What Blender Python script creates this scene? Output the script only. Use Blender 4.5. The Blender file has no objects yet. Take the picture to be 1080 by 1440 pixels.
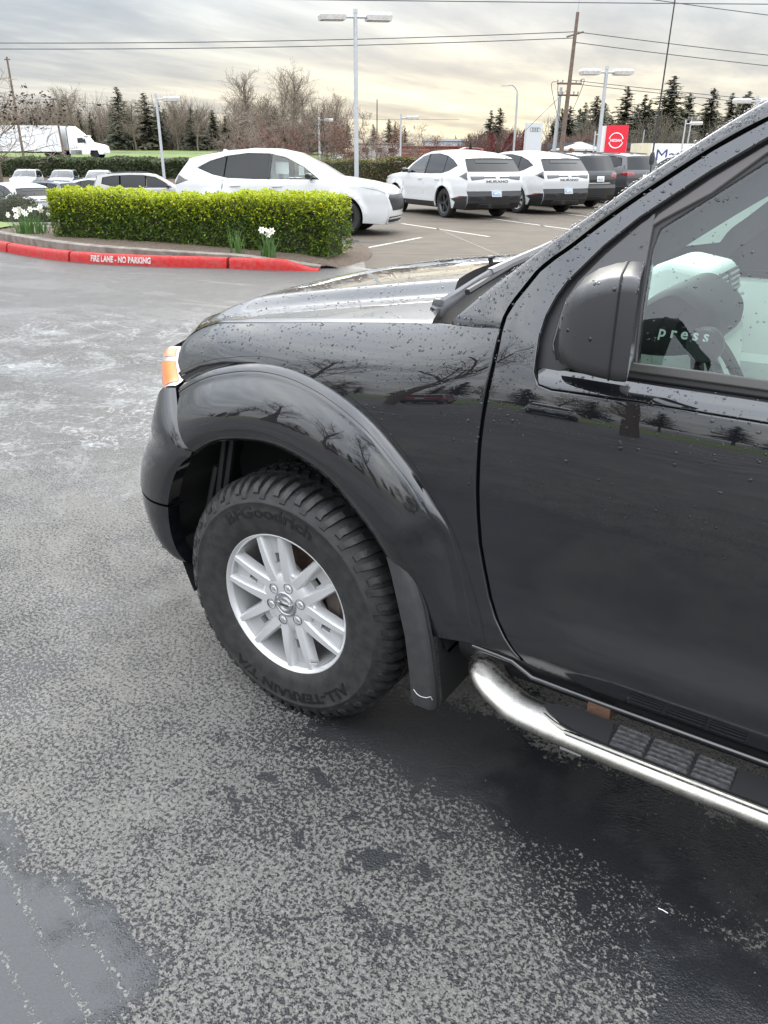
import bpy, math, random
import numpy as np
from mathutils import Vector, Matrix
from mathutils.geometry import delaunay_2d_cdt
random.seed(7); rng=np.random.default_rng(7)
SC=bpy.context.scene; COL=SC.collection
# ---------------------------------------------------------------- camera, sky, sun, exposure
CAM=(-1.2971,2.3763,1.5570); YAW,PITCH,ROLL=.9958,.4280,.0068
Fv=np.array([math.cos(YAW)*math.cos(PITCH),-math.sin(YAW)*math.cos(PITCH),-math.sin(PITCH)])
R0=np.array([-math.sin(YAW),-math.cos(YAW),0.]); U0=np.cross(R0,Fv)
Rv=math.cos(ROLL)*R0+math.sin(ROLL)*U0; Uv=-math.sin(ROLL)*R0+math.cos(ROLL)*U0
cd=bpy.data.cameras.new('camera'); cam=bpy.data.objects.new('camera',cd); COL.objects.link(cam)
m=Matrix([[Rv[i],Uv[i],-Fv[i],CAM[i]] for i in range(3)]+[[0,0,0,1]]); cam.matrix_world=m
cd.sensor_fit='VERTICAL'; cd.sensor_height=36; cd.lens=36*1097.07/1440; cd.clip_start=.05; cd.clip_end=6000
SC.camera=cam
SC.view_settings.view_transform='Standard'; SC.view_settings.look='None'; SC.view_settings.exposure=0.30; SC.view_settings.gamma=1
SC.view_settings.use_curve_mapping=False
SC.cycles.use_denoising=True; SC.cycles.max_bounces=10; SC.cycles.transparent_max_bounces=24
SC.cycles.glossy_bounces=5; SC.cycles.diffuse_bounces=3
Fh=np.array([math.cos(YAW),-math.sin(YAW)]); Rh=np.array([-math.sin(YAW),-math.cos(YAW)])
def G(d,s,z=0.):                       # ground frame of the lot: d metres ahead of where one stands, s metres to the right
    q=np.array(CAM[:2])+d*Fh+s*Rh; return (float(q[0]),float(q[1]),float(z))
SUN_EL=math.radians(27); sd=Fh*math.cos(.10)+Rh*math.sin(.10)   # low sun behind cloud, ahead of the viewer
SUN_AZ=math.atan2(sd[0],sd[1])
w=bpy.data.worlds.new('World'); SC.world=w; w.use_nodes=True
NT=w.node_tree; NT.nodes.clear()
def nd(nt,typ,**kw):
    n=nt.nodes.new(typ)
    for k,v in kw.items():
        if k=='inp':
            for a,b in v.items(): n.inputs[a].default_value=b
        else: setattr(n,k,v)
    return n
def lk(nt,a,b): nt.links.new(a,b)
def mth(nt,op,a,b=None,c=None,clamp=False):
    n=nt.nodes.new('ShaderNodeMath'); n.operation=op; n.use_clamp=clamp
    for i,v in enumerate((a,b,c)):
        if v is None: continue
        if isinstance(v,(int,float)): n.inputs[i].default_value=v
        else: nt.links.new(v,n.inputs[i])
    return n.outputs[0]
def mixc(nt,f,a,b,blend='MIX'):
    n=nt.nodes.new('ShaderNodeMix'); n.data_type='RGBA'; n.blend_type=blend
    for sck,v in ((n.inputs[0],f),(n.inputs[6],a),(n.inputs[7],b)):
        if isinstance(v,(int,float)): sck.default_value=v
        elif isinstance(v,(tuple,list)): sck.default_value=(*v[:3],1)
        else: nt.links.new(v,sck)
    return n.outputs[2]
def ramp(nt,f,stops,interp='LINEAR'):
    n=nt.nodes.new('ShaderNodeValToRGB'); n.color_ramp.interpolation=interp
    e=n.color_ramp.elements
    while len(e)>1: e.remove(e[0])
    for i,(p,c) in enumerate(stops):
        el=e[0] if i==0 else e.new(p)
        el.position=p; el.color=(*c,1) if isinstance(c,(tuple,list)) else (c,c,c,1)
    if not isinstance(f,(int,float)): nt.links.new(f,n.inputs[0])
    return n.outputs[0]
def smooth(nt,v,a,b,lo=0.,hi=1.):
    n=nt.nodes.new('ShaderNodeMapRange'); n.interpolation_type='SMOOTHSTEP'
    nt.links.new(v,n.inputs[0]); 
    for i,q in enumerate((a,b,lo,hi)): n.inputs[i+1].default_value=q
    return n.outputs[0]
def noise(nt,vec,scale,detail=4,rough=.55,dist=0.):
    n=nd(nt,'ShaderNodeTexNoise',inp={'Scale':scale,'Detail':detail,'Roughness':rough,'Distortion':dist})
    if vec is not None: nt.links.new(vec,n.inputs['Vector'])
    return n.outputs['Fac']
def build_world():
    nt=NT
    sky=nd(nt,'ShaderNodeTexSky',sky_type='NISHITA',sun_disc=False,sun_elevation=SUN_EL,sun_rotation=SUN_AZ,altitude=50,air_density=1.2,dust_density=3.0)
    tc=nd(nt,'ShaderNodeTexCoord'); sep=nd(nt,'ShaderNodeSeparateXYZ'); lk(nt,tc.outputs['Generated'],sep.inputs[0])
    z=sep.outputs[2]; zc=mth(nt,'MAXIMUM',z,0.0)
    # cloud deck seen in perspective: direction / (height + a little)
    dv=mth(nt,'ADD',zc,.07)
    cx=mth(nt,'DIVIDE',sep.outputs[0],dv); cy=mth(nt,'DIVIDE',sep.outputs[1],dv)
    cmb=nd(nt,'ShaderNodeCombineXYZ'); lk(nt,cx,cmb.inputs[0]); lk(nt,cy,cmb.inputs[1])
    mp=nd(nt,'ShaderNodeMapping'); mp.inputs['Rotation'].default_value=(0,0,YAW+.15); mp.inputs['Scale'].default_value=(1.0,.42,1); lk(nt,cmb.outputs[0],mp.inputs[0])
    n1=noise(nt,mp.outputs[0],.85,8,.58,.35); n2=noise(nt,mp.outputs[0],2.6,7,.6,.25)
    cl=mth(nt,'ADD',mth(nt,'MULTIPLY',n1,.72),mth(nt,'MULTIPLY',n2,.28))
    shade=ramp(nt,cl,[(.34,(.68,.72,.78)),(.45,(.86,.885,.92)),(.52,(1.04,1.04,1.03)),(.60,(1.28,1.26,1.20)),(.70,(1.44,1.41,1.32))])
    # overcast brightness climbs from the horizon to the zenith; grey-blue deck
    elev=ramp(nt,zc,[(0.,(.51,.50,.465)),(.05,(.52,.535,.54)),(.15,(.49,.545,.60)),(.30,(1.75,1.84,1.96)),(.5,(2.9,3.02,3.2)),(1.,(3.6,3.75,3.98))])
    # the deck ahead is thick and grey; away from the hidden sun it is thinner and brighter down to the horizon
    elev2=ramp(nt,zc,[(0.,(1.05,1.06,1.05)),(.15,(1.65,1.72,1.80)),(.30,(2.1,2.2,2.32)),(.5,(2.9,3.02,3.2)),(1.,(3.6,3.75,3.98))])
    dh=nd(nt,'ShaderNodeVectorMath',operation='DOT_PRODUCT'); lk(nt,tc.outputs['Generated'],dh.inputs[0]); dh.inputs[1].default_value=(Fh[0],Fh[1],0)
    elev=mixc(nt,smooth(nt,dh.outputs['Value'],.70,-.15),elev,elev2)
    deck=mixc(nt,1.0,elev,shade,'MULTIPLY')
    # warm glow where the low sun sits behind the deck
    sv=(sd[0]*math.cos(.12),sd[1]*math.cos(.12),math.sin(.12))
    dot=nd(nt,'ShaderNodeVectorMath',operation='DOT_PRODUCT'); lk(nt,tc.outputs['Generated'],dot.inputs[0]); dot.inputs[1].default_value=sv
    gl=mth(nt,'POWER',mth(nt,'MAXIMUM',dot.outputs['Value'],0),16.0)
    low=smooth(nt,zc,.15,.02); gl=mth(nt,'MULTIPLY',gl,low)
    br=smooth(nt,cl,.38,.60,.35,1.0)
    gl=mth(nt,'MULTIPLY',gl,br)
    warm=mixc(nt,1.0,deck,mixc(nt,gl,(0,0,0),(.46,.36,.12)),'ADD')
    # broad bright veil where the hidden sun stands
    s2=(sd[0]*math.cos(SUN_EL+.12),sd[1]*math.cos(SUN_EL+.12),math.sin(SUN_EL+.12)); d2=nd(nt,'ShaderNodeVectorMath',operation='DOT_PRODUCT'); lk(nt,tc.outputs['Generated'],d2.inputs[0]); d2.inputs[1].default_value=s2
    g2=mth(nt,'MULTIPLY',mth(nt,'POWER',mth(nt,'MAXIMUM',d2.outputs['Value'],0),5.0),smooth(nt,zc,.12,.42))
    g2=mth(nt,'MULTIPLY',g2,smooth(nt,cl,.34,.62,.55,1.15))
    warm=mixc(nt,1.0,warm,mixc(nt,g2,(0,0,0),(.95,.89,.76)),'ADD')
    warm10=mixc(nt,1.0,warm,(10,10,10),'MULTIPLY')
    fin=mixc(nt,.93,sky.outputs[0],warm10)
    bg=nd(nt,'ShaderNodeBackground',inp={'Strength':.1}); lk(nt,fin,bg.inputs[0])
    out=nd(nt,'ShaderNodeOutputWorld'); lk(nt,bg.outputs[0],out.inputs[0])
build_world()
sl=bpy.data.lights.new('sun','SUN'); sl.energy=0.9; sl.angle=math.radians(24); sl.color=(1,.93,.80)
sun=bpy.data.objects.new('sun',sl); COL.objects.link(sun)
sun.rotation_euler=Vector((sd[0]*math.cos(SUN_EL),sd[1]*math.cos(SUN_EL),math.sin(SUN_EL))).to_track_quat('Z','Y').to_euler()
sun.location=G(30,3,40)
# ---------------------------------------------------------------- materials
MAT={}
def mat(name,base=(.5,.5,.5),rough=.5,metal=0.,coat=0.,coat_rough=.03,spec=.5,bump=None,var=None,emit=None,ior=1.5):
    """principled; bump=(scale,strength,dist), var=(scale,amount,second colour)"""
    if name in MAT: return MAT[name]
    m=bpy.data.materials.new(name); m.use_nodes=True; nt=m.node_tree; b=nt.nodes['Principled BSDF']
    b.inputs['Base Color'].default_value=(*base,1); b.inputs['Roughness'].default_value=rough; b.inputs['Metallic'].default_value=metal
    b.inputs['Coat Weight'].default_value=coat; b.inputs['Coat Roughness'].default_value=coat_rough
    b.inputs['Specular IOR Level'].default_value=spec; b.inputs['IOR'].default_value=ior
    tc=nd(nt,'ShaderNodeTexCoord')
    if var:
        f=noise(nt,tc.outputs['Object'],var[0],5,.6); f=smooth(nt,f,.35,.65)
        lk(nt,mixc(nt,mth(nt,'MULTIPLY',f,var[1]),base,var[2]),b.inputs['Base Color'])
    if bump:
        f=noise(nt,tc.outputs['Object'],bump[0],3,.6); bp=nd(nt,'ShaderNodeBump',inp={'Strength':bump[1],'Distance':bump[2]}); lk(nt,f,bp.inputs['Height']); lk(nt,bp.outputs[0],b.inputs['Normal'])
    if emit: b.inputs['Emission Color'].default_value=(*emit[0],1); b.inputs['Emission Strength'].default_value=emit[1]
    MAT[name]=m; return m
def thin_glass(name,tint,boost=1.0,dirt=0.):
    m=bpy.data.materials.new(name); m.use_nodes=True; nt=m.node_tree; nt.nodes.clear()
    t=nd(nt,'ShaderNodeBsdfTransparent'); t.inputs[0].default_value=(*tint,1)
    g=nd(nt,'ShaderNodeBsdfGlossy'); g.inputs['Roughness'].default_value=.0
    fr=nd(nt,'ShaderNodeFresnel',inp={'IOR':1.52}); f=mth(nt,'MULTIPLY',fr.outputs[0],1.7*boost,clamp=True)
    mx=nd(nt,'ShaderNodeMixShader'); lk(nt,f,mx.inputs[0]); lk(nt,t.outputs[0],mx.inputs[1]); lk(nt,g.outputs[0],mx.inputs[2])
    out=nd(nt,'ShaderNodeOutputMaterial'); lk(nt,mx.outputs[0],out.inputs[0]); MAT[name]=m; return m
def paint(name,base,flake=0.,rough=.3,coat=1.):
    m=mat(name,base,.5,flake,coat,.004,.15); m.node_tree.nodes['Principled BSDF'].inputs['Coat IOR'].default_value=1.6
    nt=m.node_tree; b=nt.nodes['Principled BSDF']; tc=nd(nt,'ShaderNodeTexCoord')
    f=noise(nt,tc.outputs['Object'],2.3,4,.6); lk(nt,smooth(nt,f,.40,.80,.0,.012),b.inputs['Coat Roughness'])
    return m
M_black=paint('black_paint',(.0045,.0052,.0078),0,.32)
def black_detail():
    nt=M_black.node_tree; b=nt.nodes['Principled BSDF']; tc=nd(nt,'ShaderNodeTexCoord')
    # road film thrown up along the lower body, and a faint waviness of the sheet metal
    sp=nd(nt,'ShaderNodeSeparateXYZ'); lk(nt,tc.outputs['Object'],sp.inputs[0])
    mp=nd(nt,'ShaderNodeMapping'); mp.inputs['Scale'].default_value=(1.2,1,9); lk(nt,tc.outputs['Object'],mp.inputs[0])
    st=noise(nt,mp.outputs[0],3.0,6,.65); fine=noise(nt,tc.outputs['Object'],160,2,.6)
    b.inputs['Coat IOR'].default_value=1.78; b.inputs['Specular IOR Level'].default_value=.08
    low=smooth(nt,sp.outputs[2],1.02,.55)
    f=mth(nt,'MULTIPLY',low,smooth(nt,mth(nt,'ADD',mth(nt,'MULTIPLY',st,.8),mth(nt,'MULTIPLY',fine,.2)),.38,.70))
    lk(nt,mixc(nt,mth(nt,'MULTIPLY',f,.40),(.0032,.0038,.0060),(.016,.016,.017)),b.inputs['Base Color'])
    lk(nt,mth(nt,'ADD',mth(nt,'MULTIPLY',mth(nt,'MULTIPLY',f,low),.10),mth(nt,'MULTIPLY',smooth(nt,sp.outputs[2],1.0,.70),.075)),b.inputs['Coat Roughness'])
    w=noise(nt,tc.outputs['Object'],3.2,2,.5); bp=nd(nt,'ShaderNodeBump',inp={'Strength':.06,'Distance':.02}); lk(nt,w,bp.inputs['Height']); lk(nt,bp.outputs[0],b.inputs['Coat Normal'])
black_detail()
M_white=paint('white_paint',(.53,.535,.535)); M_pearl=paint('pearl_white_paint',(.74,.75,.73)); M_grey=paint('grey_paint',(.055,.055,.06),.3); M_silver=paint('champagne_paint',(.30,.29,.27),.5,.35)
M_ink=paint('ink_black_paint',(.010,.010,.012)); M_red=paint('red_paint',(.25,.015,.015)); M_blue=paint('blue_grey_paint',(.12,.15,.18),.3)
M_plastic=mat('black_plastic',(.012,.012,.013),.48,bump=(420,.25,.002)); M_plastic_s=mat('satin_black_plastic',(.013,.013,.014),.30,bump=(300,.08,.001))
M_rubber=mat('rubber_seal',(.010,.010,.011),.55); M_tyre=mat('tyre_rubber',(.016,.016,.0168),.62,spec=.35,bump=(260,.35,.002),var=(26,.5,(.040,.039,.037)))
M_tread=mat('tread_rubber',(.011,.011,.0115),.45,spec=.4,bump=(190,.4,.002),var=(40,.5,(.034,.033,.031))); M_letter=mat('tyre_lettering_rubber',(.006,.006,.006),.38)
M_dark=mat('dark_underbody',(.006,.006,.006),.8); M_liner=mat('wheel_liner',(.010,.010,.011),.6,bump=(40,.3,.006))
M_alloy=mat('silver_alloy',(.50,.50,.505),.30,.35,.7,.08,bump=(500,.05,.001),var=(60,.3,(.50,.50,.50))); M_alloy_d=mat('dark_alloy',(.05,.05,.055),.3,.6,.4); M_alloy_in=mat('alloy_inner',(.42,.42,.42),.38,.4)
M_rust=mat('brake_rust',(.11,.055,.035),.7,.3,var=(70,.8,(.05,.035,.03))); M_rusty=mat('rusted_steel',(.105,.062,.043),.75,.2,var=(110,.9,(.10,.045,.025)),bump=(160,.5,.003))
def stainless():
    m=mat('polished_stainless',(.41,.395,.365),.2,1.0); nt=m.node_tree; b=nt.nodes['Principled BSDF']; tc=nd(nt,'ShaderNodeTexCoord')
    f=noise(nt,tc.outputs['Object'],30,6,.7); lk(nt,smooth(nt,f,.42,.72,.20,.48),b.inputs['Roughness'])
    g=noise(nt,tc.outputs['Object'],140,4,.7); lk(nt,mixc(nt,smooth(nt,g,.60,.78,0,.55),(.41,.395,.365),(.16,.145,.12)),b.inputs['Base Color'])
    bp=nd(nt,'ShaderNodeBump',inp={'Strength':.10,'Distance':.003}); lk(nt,f,bp.inputs['Height']); lk(nt,bp.outputs[0],b.inputs['Normal']); return m
M_steel=stainless(); M_chrome=mat('chrome',(.75,.75,.76),.06,1.0); M_nut=mat('wheel_nut_chrome',(.62,.62,.62),.3,.8)
M_amber=mat('amber_lens',(.82,.20,.01),.12,0,1.,.02,bump=(180,.35,.004)); M_clear=mat('clear_lens',(.62,.63,.62),.10,.35,1.,.02,bump=(60,.25,.004)); M_redlens=mat('red_lens',(.20,.008,.010),.12,0,1.)
M_lampface=mat('lamp_lens_grey',(.35,.35,.36),.1,.5,1.)
M_glass=thin_glass('green_tinted_glass',(.76,.92,.85),.9); M_clearglass=thin_glass('clear_glass',(.82,.90,.87)); M_privacy=mat('privacy_glass',(.008,.009,.010),.03,0,0,.01,.35)
M_mirrorglass=mat('mirror_glass',(.55,.57,.58),.02,1.0)
M_trim=mat('pale_interior_trim',(.58,.60,.575),.55,bump=(600,.15,.001)); M_seat=mat('pale_seat_cloth',(.66,.68,.65),.85,bump=(500,.4,.002)); M_dash=mat('interior_dark_trim',(.020,.021,.022),.5); M_silvertrim=mat('interior_silver_trim',(.42,.44,.43),.3,.6)
M_drop=None
def water_drop():
    m=bpy.data.materials.new('water_drop'); m.use_nodes=True; nt=m.node_tree; nt.nodes.clear()
    t=nd(nt,'ShaderNodeBsdfTransparent'); t.inputs[0].default_value=(.62,.63,.65,1)
    g=nd(nt,'ShaderNodeBsdfGlossy'); g.inputs['Roughness'].default_value=.02
    fr=nd(nt,'ShaderNodeFresnel',inp={'IOR':1.55})
    mx=nd(nt,'ShaderNodeMixShader'); lk(nt,fr.outputs[0],mx.inputs[0]); lk(nt,t.outputs[0],mx.inputs[1]); lk(nt,g.outputs[0],mx.inputs[2])
    out=nd(nt,'ShaderNodeOutputMaterial'); lk(nt,mx.outputs[0],out.inputs[0]); return m
M_drop=water_drop()
# ---------------------------------------------------------------- mesh helpers
def tag(o,label=None,cat=None,group=None,kind=None):
    if label: o['label']=label
    if cat: o['category']=cat
    if group: o['group']=group
    if kind: o['kind']=kind
    return o
def empty(name,loc=(0,0,0),rz=0.,label=None,cat=None,group=None):
    o=bpy.data.objects.new(name,None); COL.objects.link(o); o.location=loc; o.rotation_euler=(0,0,rz); o.empty_display_size=.1
    return tag(o,label,cat,group)
def kids(o): return [c for c in list(bpy.data.objects) if c.parent==o]
def copy_tree(o,parent=None,loc=None,rz=None,tree=None):
    c=o.copy(); COL.objects.link(c)
    if parent is not None: c.parent=parent
    if loc is not None: c.location=loc
    if rz is not None: c.rotation_euler=(0,0,rz)
    for ch in o.children: copy_tree(ch,c)
    return c
class MB:
    def __init__(s): s.V=[]; s.F=[]; s.n=0
    def add(s,V,F):
        s.V.extend([tuple(map(float,v)) for v in V]); s.F.extend([tuple(int(i)+s.n for i in f) for f in F]); s.n=len(s.V); return s
    def box(s,c,sz,rot=None,taper=1.):
        x,y,z=[q/2 for q in sz]; v=[]
        for k,t in ((-1,1.),(1,taper)):
            for a,b in ((-1,-1),(1,-1),(1,1),(-1,1)): v.append((a*x*t,b*y*t,k*z))
        v=np.array(v)
        if rot is not None: v=v@np.array(rot).T
        return s.add(v+np.array(c),[(3,2,1,0),(4,5,6,7),(0,1,5,4),(1,2,6,5),(2,3,7,6),(3,0,4,7)])
    def tube(s,path,r,n=8,cap=True,sx=1.,up=(0,0,1)):
        P=np.array(path,float); m=len(P); r=np.broadcast_to(np.array(r,float),(m,)); V=[];F=[]
        a=np.linspace(0,2*np.pi,n,endpoint=False); pu=None
        for i in range(m):
            t=P[min(i+1,m-1)]-P[max(i-1,0)]; t=t/(np.linalg.norm(t)+1e-12)
            u=np.array(up,float) if pu is None else pu
            if abs(t@u)>.98: u=np.array((1.,0,0)) if abs(t[0])<.9 else np.array((0,1.,0))
            u=u-t*(t@u); u/=np.linalg.norm(u); pu=u; b=np.cross(t,u)
            V+= [P[i]+r[i]*(np.cos(k)*b*sx+np.sin(k)*u) for k in a]
        for i in range(m-1):
            for k in range(n): F.append((i*n+k,i*n+(k+1)%n,(i+1)*n+(k+1)%n,(i+1)*n+k))
        if cap: F.append(tuple(range(n))[::-1]); F.append(tuple(range((m-1)*n,m*n)))
        return s.add(V,F)
    def grid(s,P,cu=False,cv=False,flip=False):
        P=np.asarray(P,float); a,b=P.shape[:2]; F=[]
        for i in range(a if cu else a-1):
            for j in range(b if cv else b-1):
                q=(i*b+j,((i+1)%a)*b+j,((i+1)%a)*b+(j+1)%b,i*b+(j+1)%b); F.append(q[::-1] if flip else q)
        return s.add(P.reshape(-1,3),F)
    def lathe(s,prof,n=48,axis='y',c=(0,0,0),a0=0.,a1=2*math.pi):
        """prof: (r, h); axis y: circle in xz"""
        full=abs(a1-a0-2*math.pi)<1e-6; A=np.linspace(a0,a1,n,endpoint=not full)
        P=np.zeros((len(prof),len(A),3))
        for i,(r,h) in enumerate(prof):
            if axis=='y': P[i]=np.stack([r*np.cos(A),np.full(len(A),h),r*np.sin(A)],1)
            elif axis=='z': P[i]=np.stack([r*np.cos(A),r*np.sin(A),np.full(len(A),h)],1)
            else: P[i]=np.stack([np.full(len(A),h),r*np.cos(A),r*np.sin(A)],1)
        return s.grid(P+np.array(c),cv=full,flip=(axis!='y'))
    def prism(s,poly,f0,f1):
        """poly 2D; f0,f1 map (u,v)->3D for the two faces"""
        n=len(poly); V=[f0(*q) for q in poly]+[f1(*q) for q in poly]
        F=[tuple(range(n))[::-1],tuple(range(n,2*n))]+[(i,(i+1)%n,n+(i+1)%n,n+i) for i in range(n)]
        return s.add(V,F)
    def build(s,name,material,parent=None,smooth=True,sharp=38,kind=None,label=None):
        return mesh_obj(name,s.V,s.F,material,parent,smooth,sharp,None,kind,label)
def mesh_data(name,V,F,material,smooth=True,sharp=38,normals=None):
    me=bpy.data.meshes.new(name); me.from_pydata([tuple(map(float,v)) for v in V],[],F); me.materials.append(material)
    me.polygons.foreach_set('use_smooth',[bool(smooth)]*len(me.polygons)); me.update()
    if smooth and normals is None and sharp: me.set_sharp_from_angle(angle=math.radians(sharp))
    if normals is not None: me.normals_split_custom_set_from_vertices([tuple(map(float,q)) for q in normals])
    return me
def mesh_obj(name,V,F,material,parent=None,smooth=True,sharp=38,normals=None,kind=None,label=None):
    o=bpy.data.objects.new(name,mesh_data(name,V,F,material,smooth,sharp,normals)); COL.objects.link(o)
    if parent is not None: o.parent=parent
    return tag(o,label,None,None,kind)
def data_obj(name,me,parent=None,loc=(0,0,0),rot=(0,0,0),scale=1.):
    o=bpy.data.objects.new(name,me); COL.objects.link(o); o.location=loc; o.rotation_euler=rot; o.scale=(scale,)*3 if not isinstance(scale,(tuple,list)) else scale
    if parent is not None: o.parent=parent
    return o
def inpoly(P,poly):
    P=np.asarray(P);x,y=P[:,0],P[:,1];ins=np.zeros(len(P),bool);poly=np.asarray(poly);j=len(poly)-1
    for i in range(len(poly)):
        xi,yi=poly[i];xj,yj=poly[j]
        c=((yi>y)!=(yj>y))&(x<(xj-xi)*(y-yi)/((yj-yi) if yj!=yi else 1e-12)+xi); ins^=c; j=i
    return ins
def pdist(P,poly):
    P=np.asarray(P,float);poly=np.asarray(poly,float);A=poly;B=np.roll(poly,-1,0);d=np.full(len(P),1e9)
    for a,b in zip(A,B):
        ab=b-a;t=np.clip(((P-a)@ab)/max(ab@ab,1e-12),0,1);d=np.minimum(d,np.linalg.norm(P-(a+t[:,None]*ab),axis=1))
    return d
def dens(poly,step,closed=True):
    out=[];n=len(poly)
    for i in range(n if closed else n-1):
        a=np.array(poly[i],float);b=np.array(poly[(i+1)%n],float);k=max(1,int(np.ceil(np.linalg.norm(b-a)/step)))
        for j in range(k): out.append(a+(b-a)*j/k)
    if not closed: out.append(np.array(poly[-1],float))
    return np.array(out)
def crom(pts,n=6,closed=False):
    P=np.array(pts,float);m=len(P);out=[]
    for i in range(m if closed else m-1):
        if closed: p0,p1,p2,p3=P[i-1],P[i],P[(i+1)%m],P[(i+2)%m]
        else: p0,p1,p2,p3=P[max(i-1,0)],P[i],P[i+1],P[min(i+2,m-1)]
        for k in range(n):
            t=k/n; out.append(.5*((2*p1)+(-p0+p2)*t+(2*p0-5*p1+4*p2-p3)*t*t+(-p0+3*p1-3*p2+p3)*t**3))
    if not closed: out.append(P[-1])
    return np.array(out)
def area(p): x,y=p[:,0],p[:,1]; return .5*np.sum(x*np.roll(y,-1)-y*np.roll(x,-1))
def panel(outline,surf,nrm,step=.03,edge=.005,drop=.004,skirt=.018,off=0.,holes=(),mirror=False):
    """sheet-metal panel cut from a surface: rolled edges, return flange, analytic normals"""
    rings=[];loops=[dens(outline,step)]+[dens(h,step) for h in holes]
    V2=[];kind=[];E=[];ins_loops=[];ring_idx=[]
    for li,L in enumerate(loops):
        if (area(L)<0)!=(li>0): L=L[::-1]
        t=np.roll(L,-1,0)-np.roll(L,1,0); t/=np.linalg.norm(t,axis=1,keepdims=True)+1e-12; nin=np.stack([-t[:,1],t[:,0]],1)
        I=L+nin*edge; i0=len(V2); V2+=list(L); kind+=[1]*len(L); i1=len(V2); V2+=list(I); kind+=[0]*len(I)
        n=len(L)
        for k in range(n): E.append((i0+k,i0+(k+1)%n)); E.append((i1+k,i1+(k+1)%n))
        loops[li]=L; ins_loops.append(I); ring_idx.append((i0,i1,n))
    lo=loops[0].min(0);hi=loops[0].max(0)
    gx,gy=np.meshgrid(np.arange(lo[0],hi[0],step),np.arange(lo[1],hi[1],step)); gp=np.stack([gx.ravel(),gy.ravel()],1)
    k=inpoly(gp,ins_loops[0])
    for I in ins_loops[1:]: k&=~inpoly(gp,I)
    gp=gp[k]
    for I in ins_loops:
        if len(gp): gp=gp[pdist(gp,I)>step*.45]
    V2+=list(gp); kind+=[0]*len(gp)
    vo,_,fo,ov,_,_=delaunay_2d_cdt([Vector((float(a),float(b))) for a,b in V2],E,[],0,1e-6)
    vo=np.array([(v.x,v.y) for v in vo]); kd=np.array([kind[o[0]] if o else 0 for o in ov])
    fo=[tuple(f) for f in fo]; cen=np.array([vo[list(f)].mean(0) for f in fo])
    ok=inpoly(cen,loops[0])
    for L in loops[1:]: ok&=~inpoly(cen,L)
    fo=[f for f,q in zip(fo,ok) if q]
    S=surf(vo[:,0],vo[:,1]);N=nrm(vo[:,0],vo[:,1])
    P=S+N*(off-drop*kd)[:,None]
    for i,f in enumerate(fo):
        a,b,c=P[f[0]],P[f[1]],P[f[2]]
        if np.cross(b-a,c-a)@N[f[0]]<0: fo[i]=f[::-1]
    V=list(P);NN=N.copy();Nl=[];F=list(fo)
    inv={}
    for j,o in enumerate(ov):
        for q in o: inv[q]=j
    for (i0,i1,n) in ring_idx:
        a=[inv[i0+k] for k in range(n)]; b=[inv[i1+k] for k in range(n)]
        out=P[a]-P[b]; out/=np.linalg.norm(out,axis=1,keepdims=True)+1e-12
        NN[a]=N[a]*.7+out*.7
        s0=len(V); V+=list(S[a]+N[a]*(off-skirt)); Nl+=list(out)
        for k in range(n):
            q=(a[k],a[(k+1)%n],s0+(k+1)%n,s0+k)
            e=np.cross(np.array(V[q[1]])-V[q[0]],np.array(V[q[2]])-V[q[0]])
            F.append(q if e@out[k]>0 else q[::-1])
    NN=np.vstack([NN]+([np.array(Nl)] if Nl else [])); NN/=np.linalg.norm(NN,axis=1,keepdims=True)+1e-12
    V=np.array(V)
    return V,F,NN
def text_mesh(s,size,depth=0.,bold=0.):
    """letters as a mesh in the xy plane, centred; returns verts, faces"""
    cu=bpy.data.curves.new('letters','FONT'); cu.body=s; cu.size=size; cu.extrude=depth; cu.align_x='CENTER'; cu.align_y='CENTER'; cu.offset=bold; cu.resolution_u=3
    o=bpy.data.objects.new('letters',cu); COL.objects.link(o); bpy.context.view_layer.update()
    dg=bpy.context.evaluated_depsgraph_get(); me=o.evaluated_get(dg).to_mesh()
    V=np.array([tuple(v.co) for v in me.vertices]) if len(me.vertices) else np.zeros((0,3)); F=[tuple(p.vertices) for p in me.polygons]
    o.evaluated_get(dg).to_mesh_clear(); COL.objects.unlink(o); bpy.data.objects.remove(o); bpy.data.curves.remove(cu)
    return V,F

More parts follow.
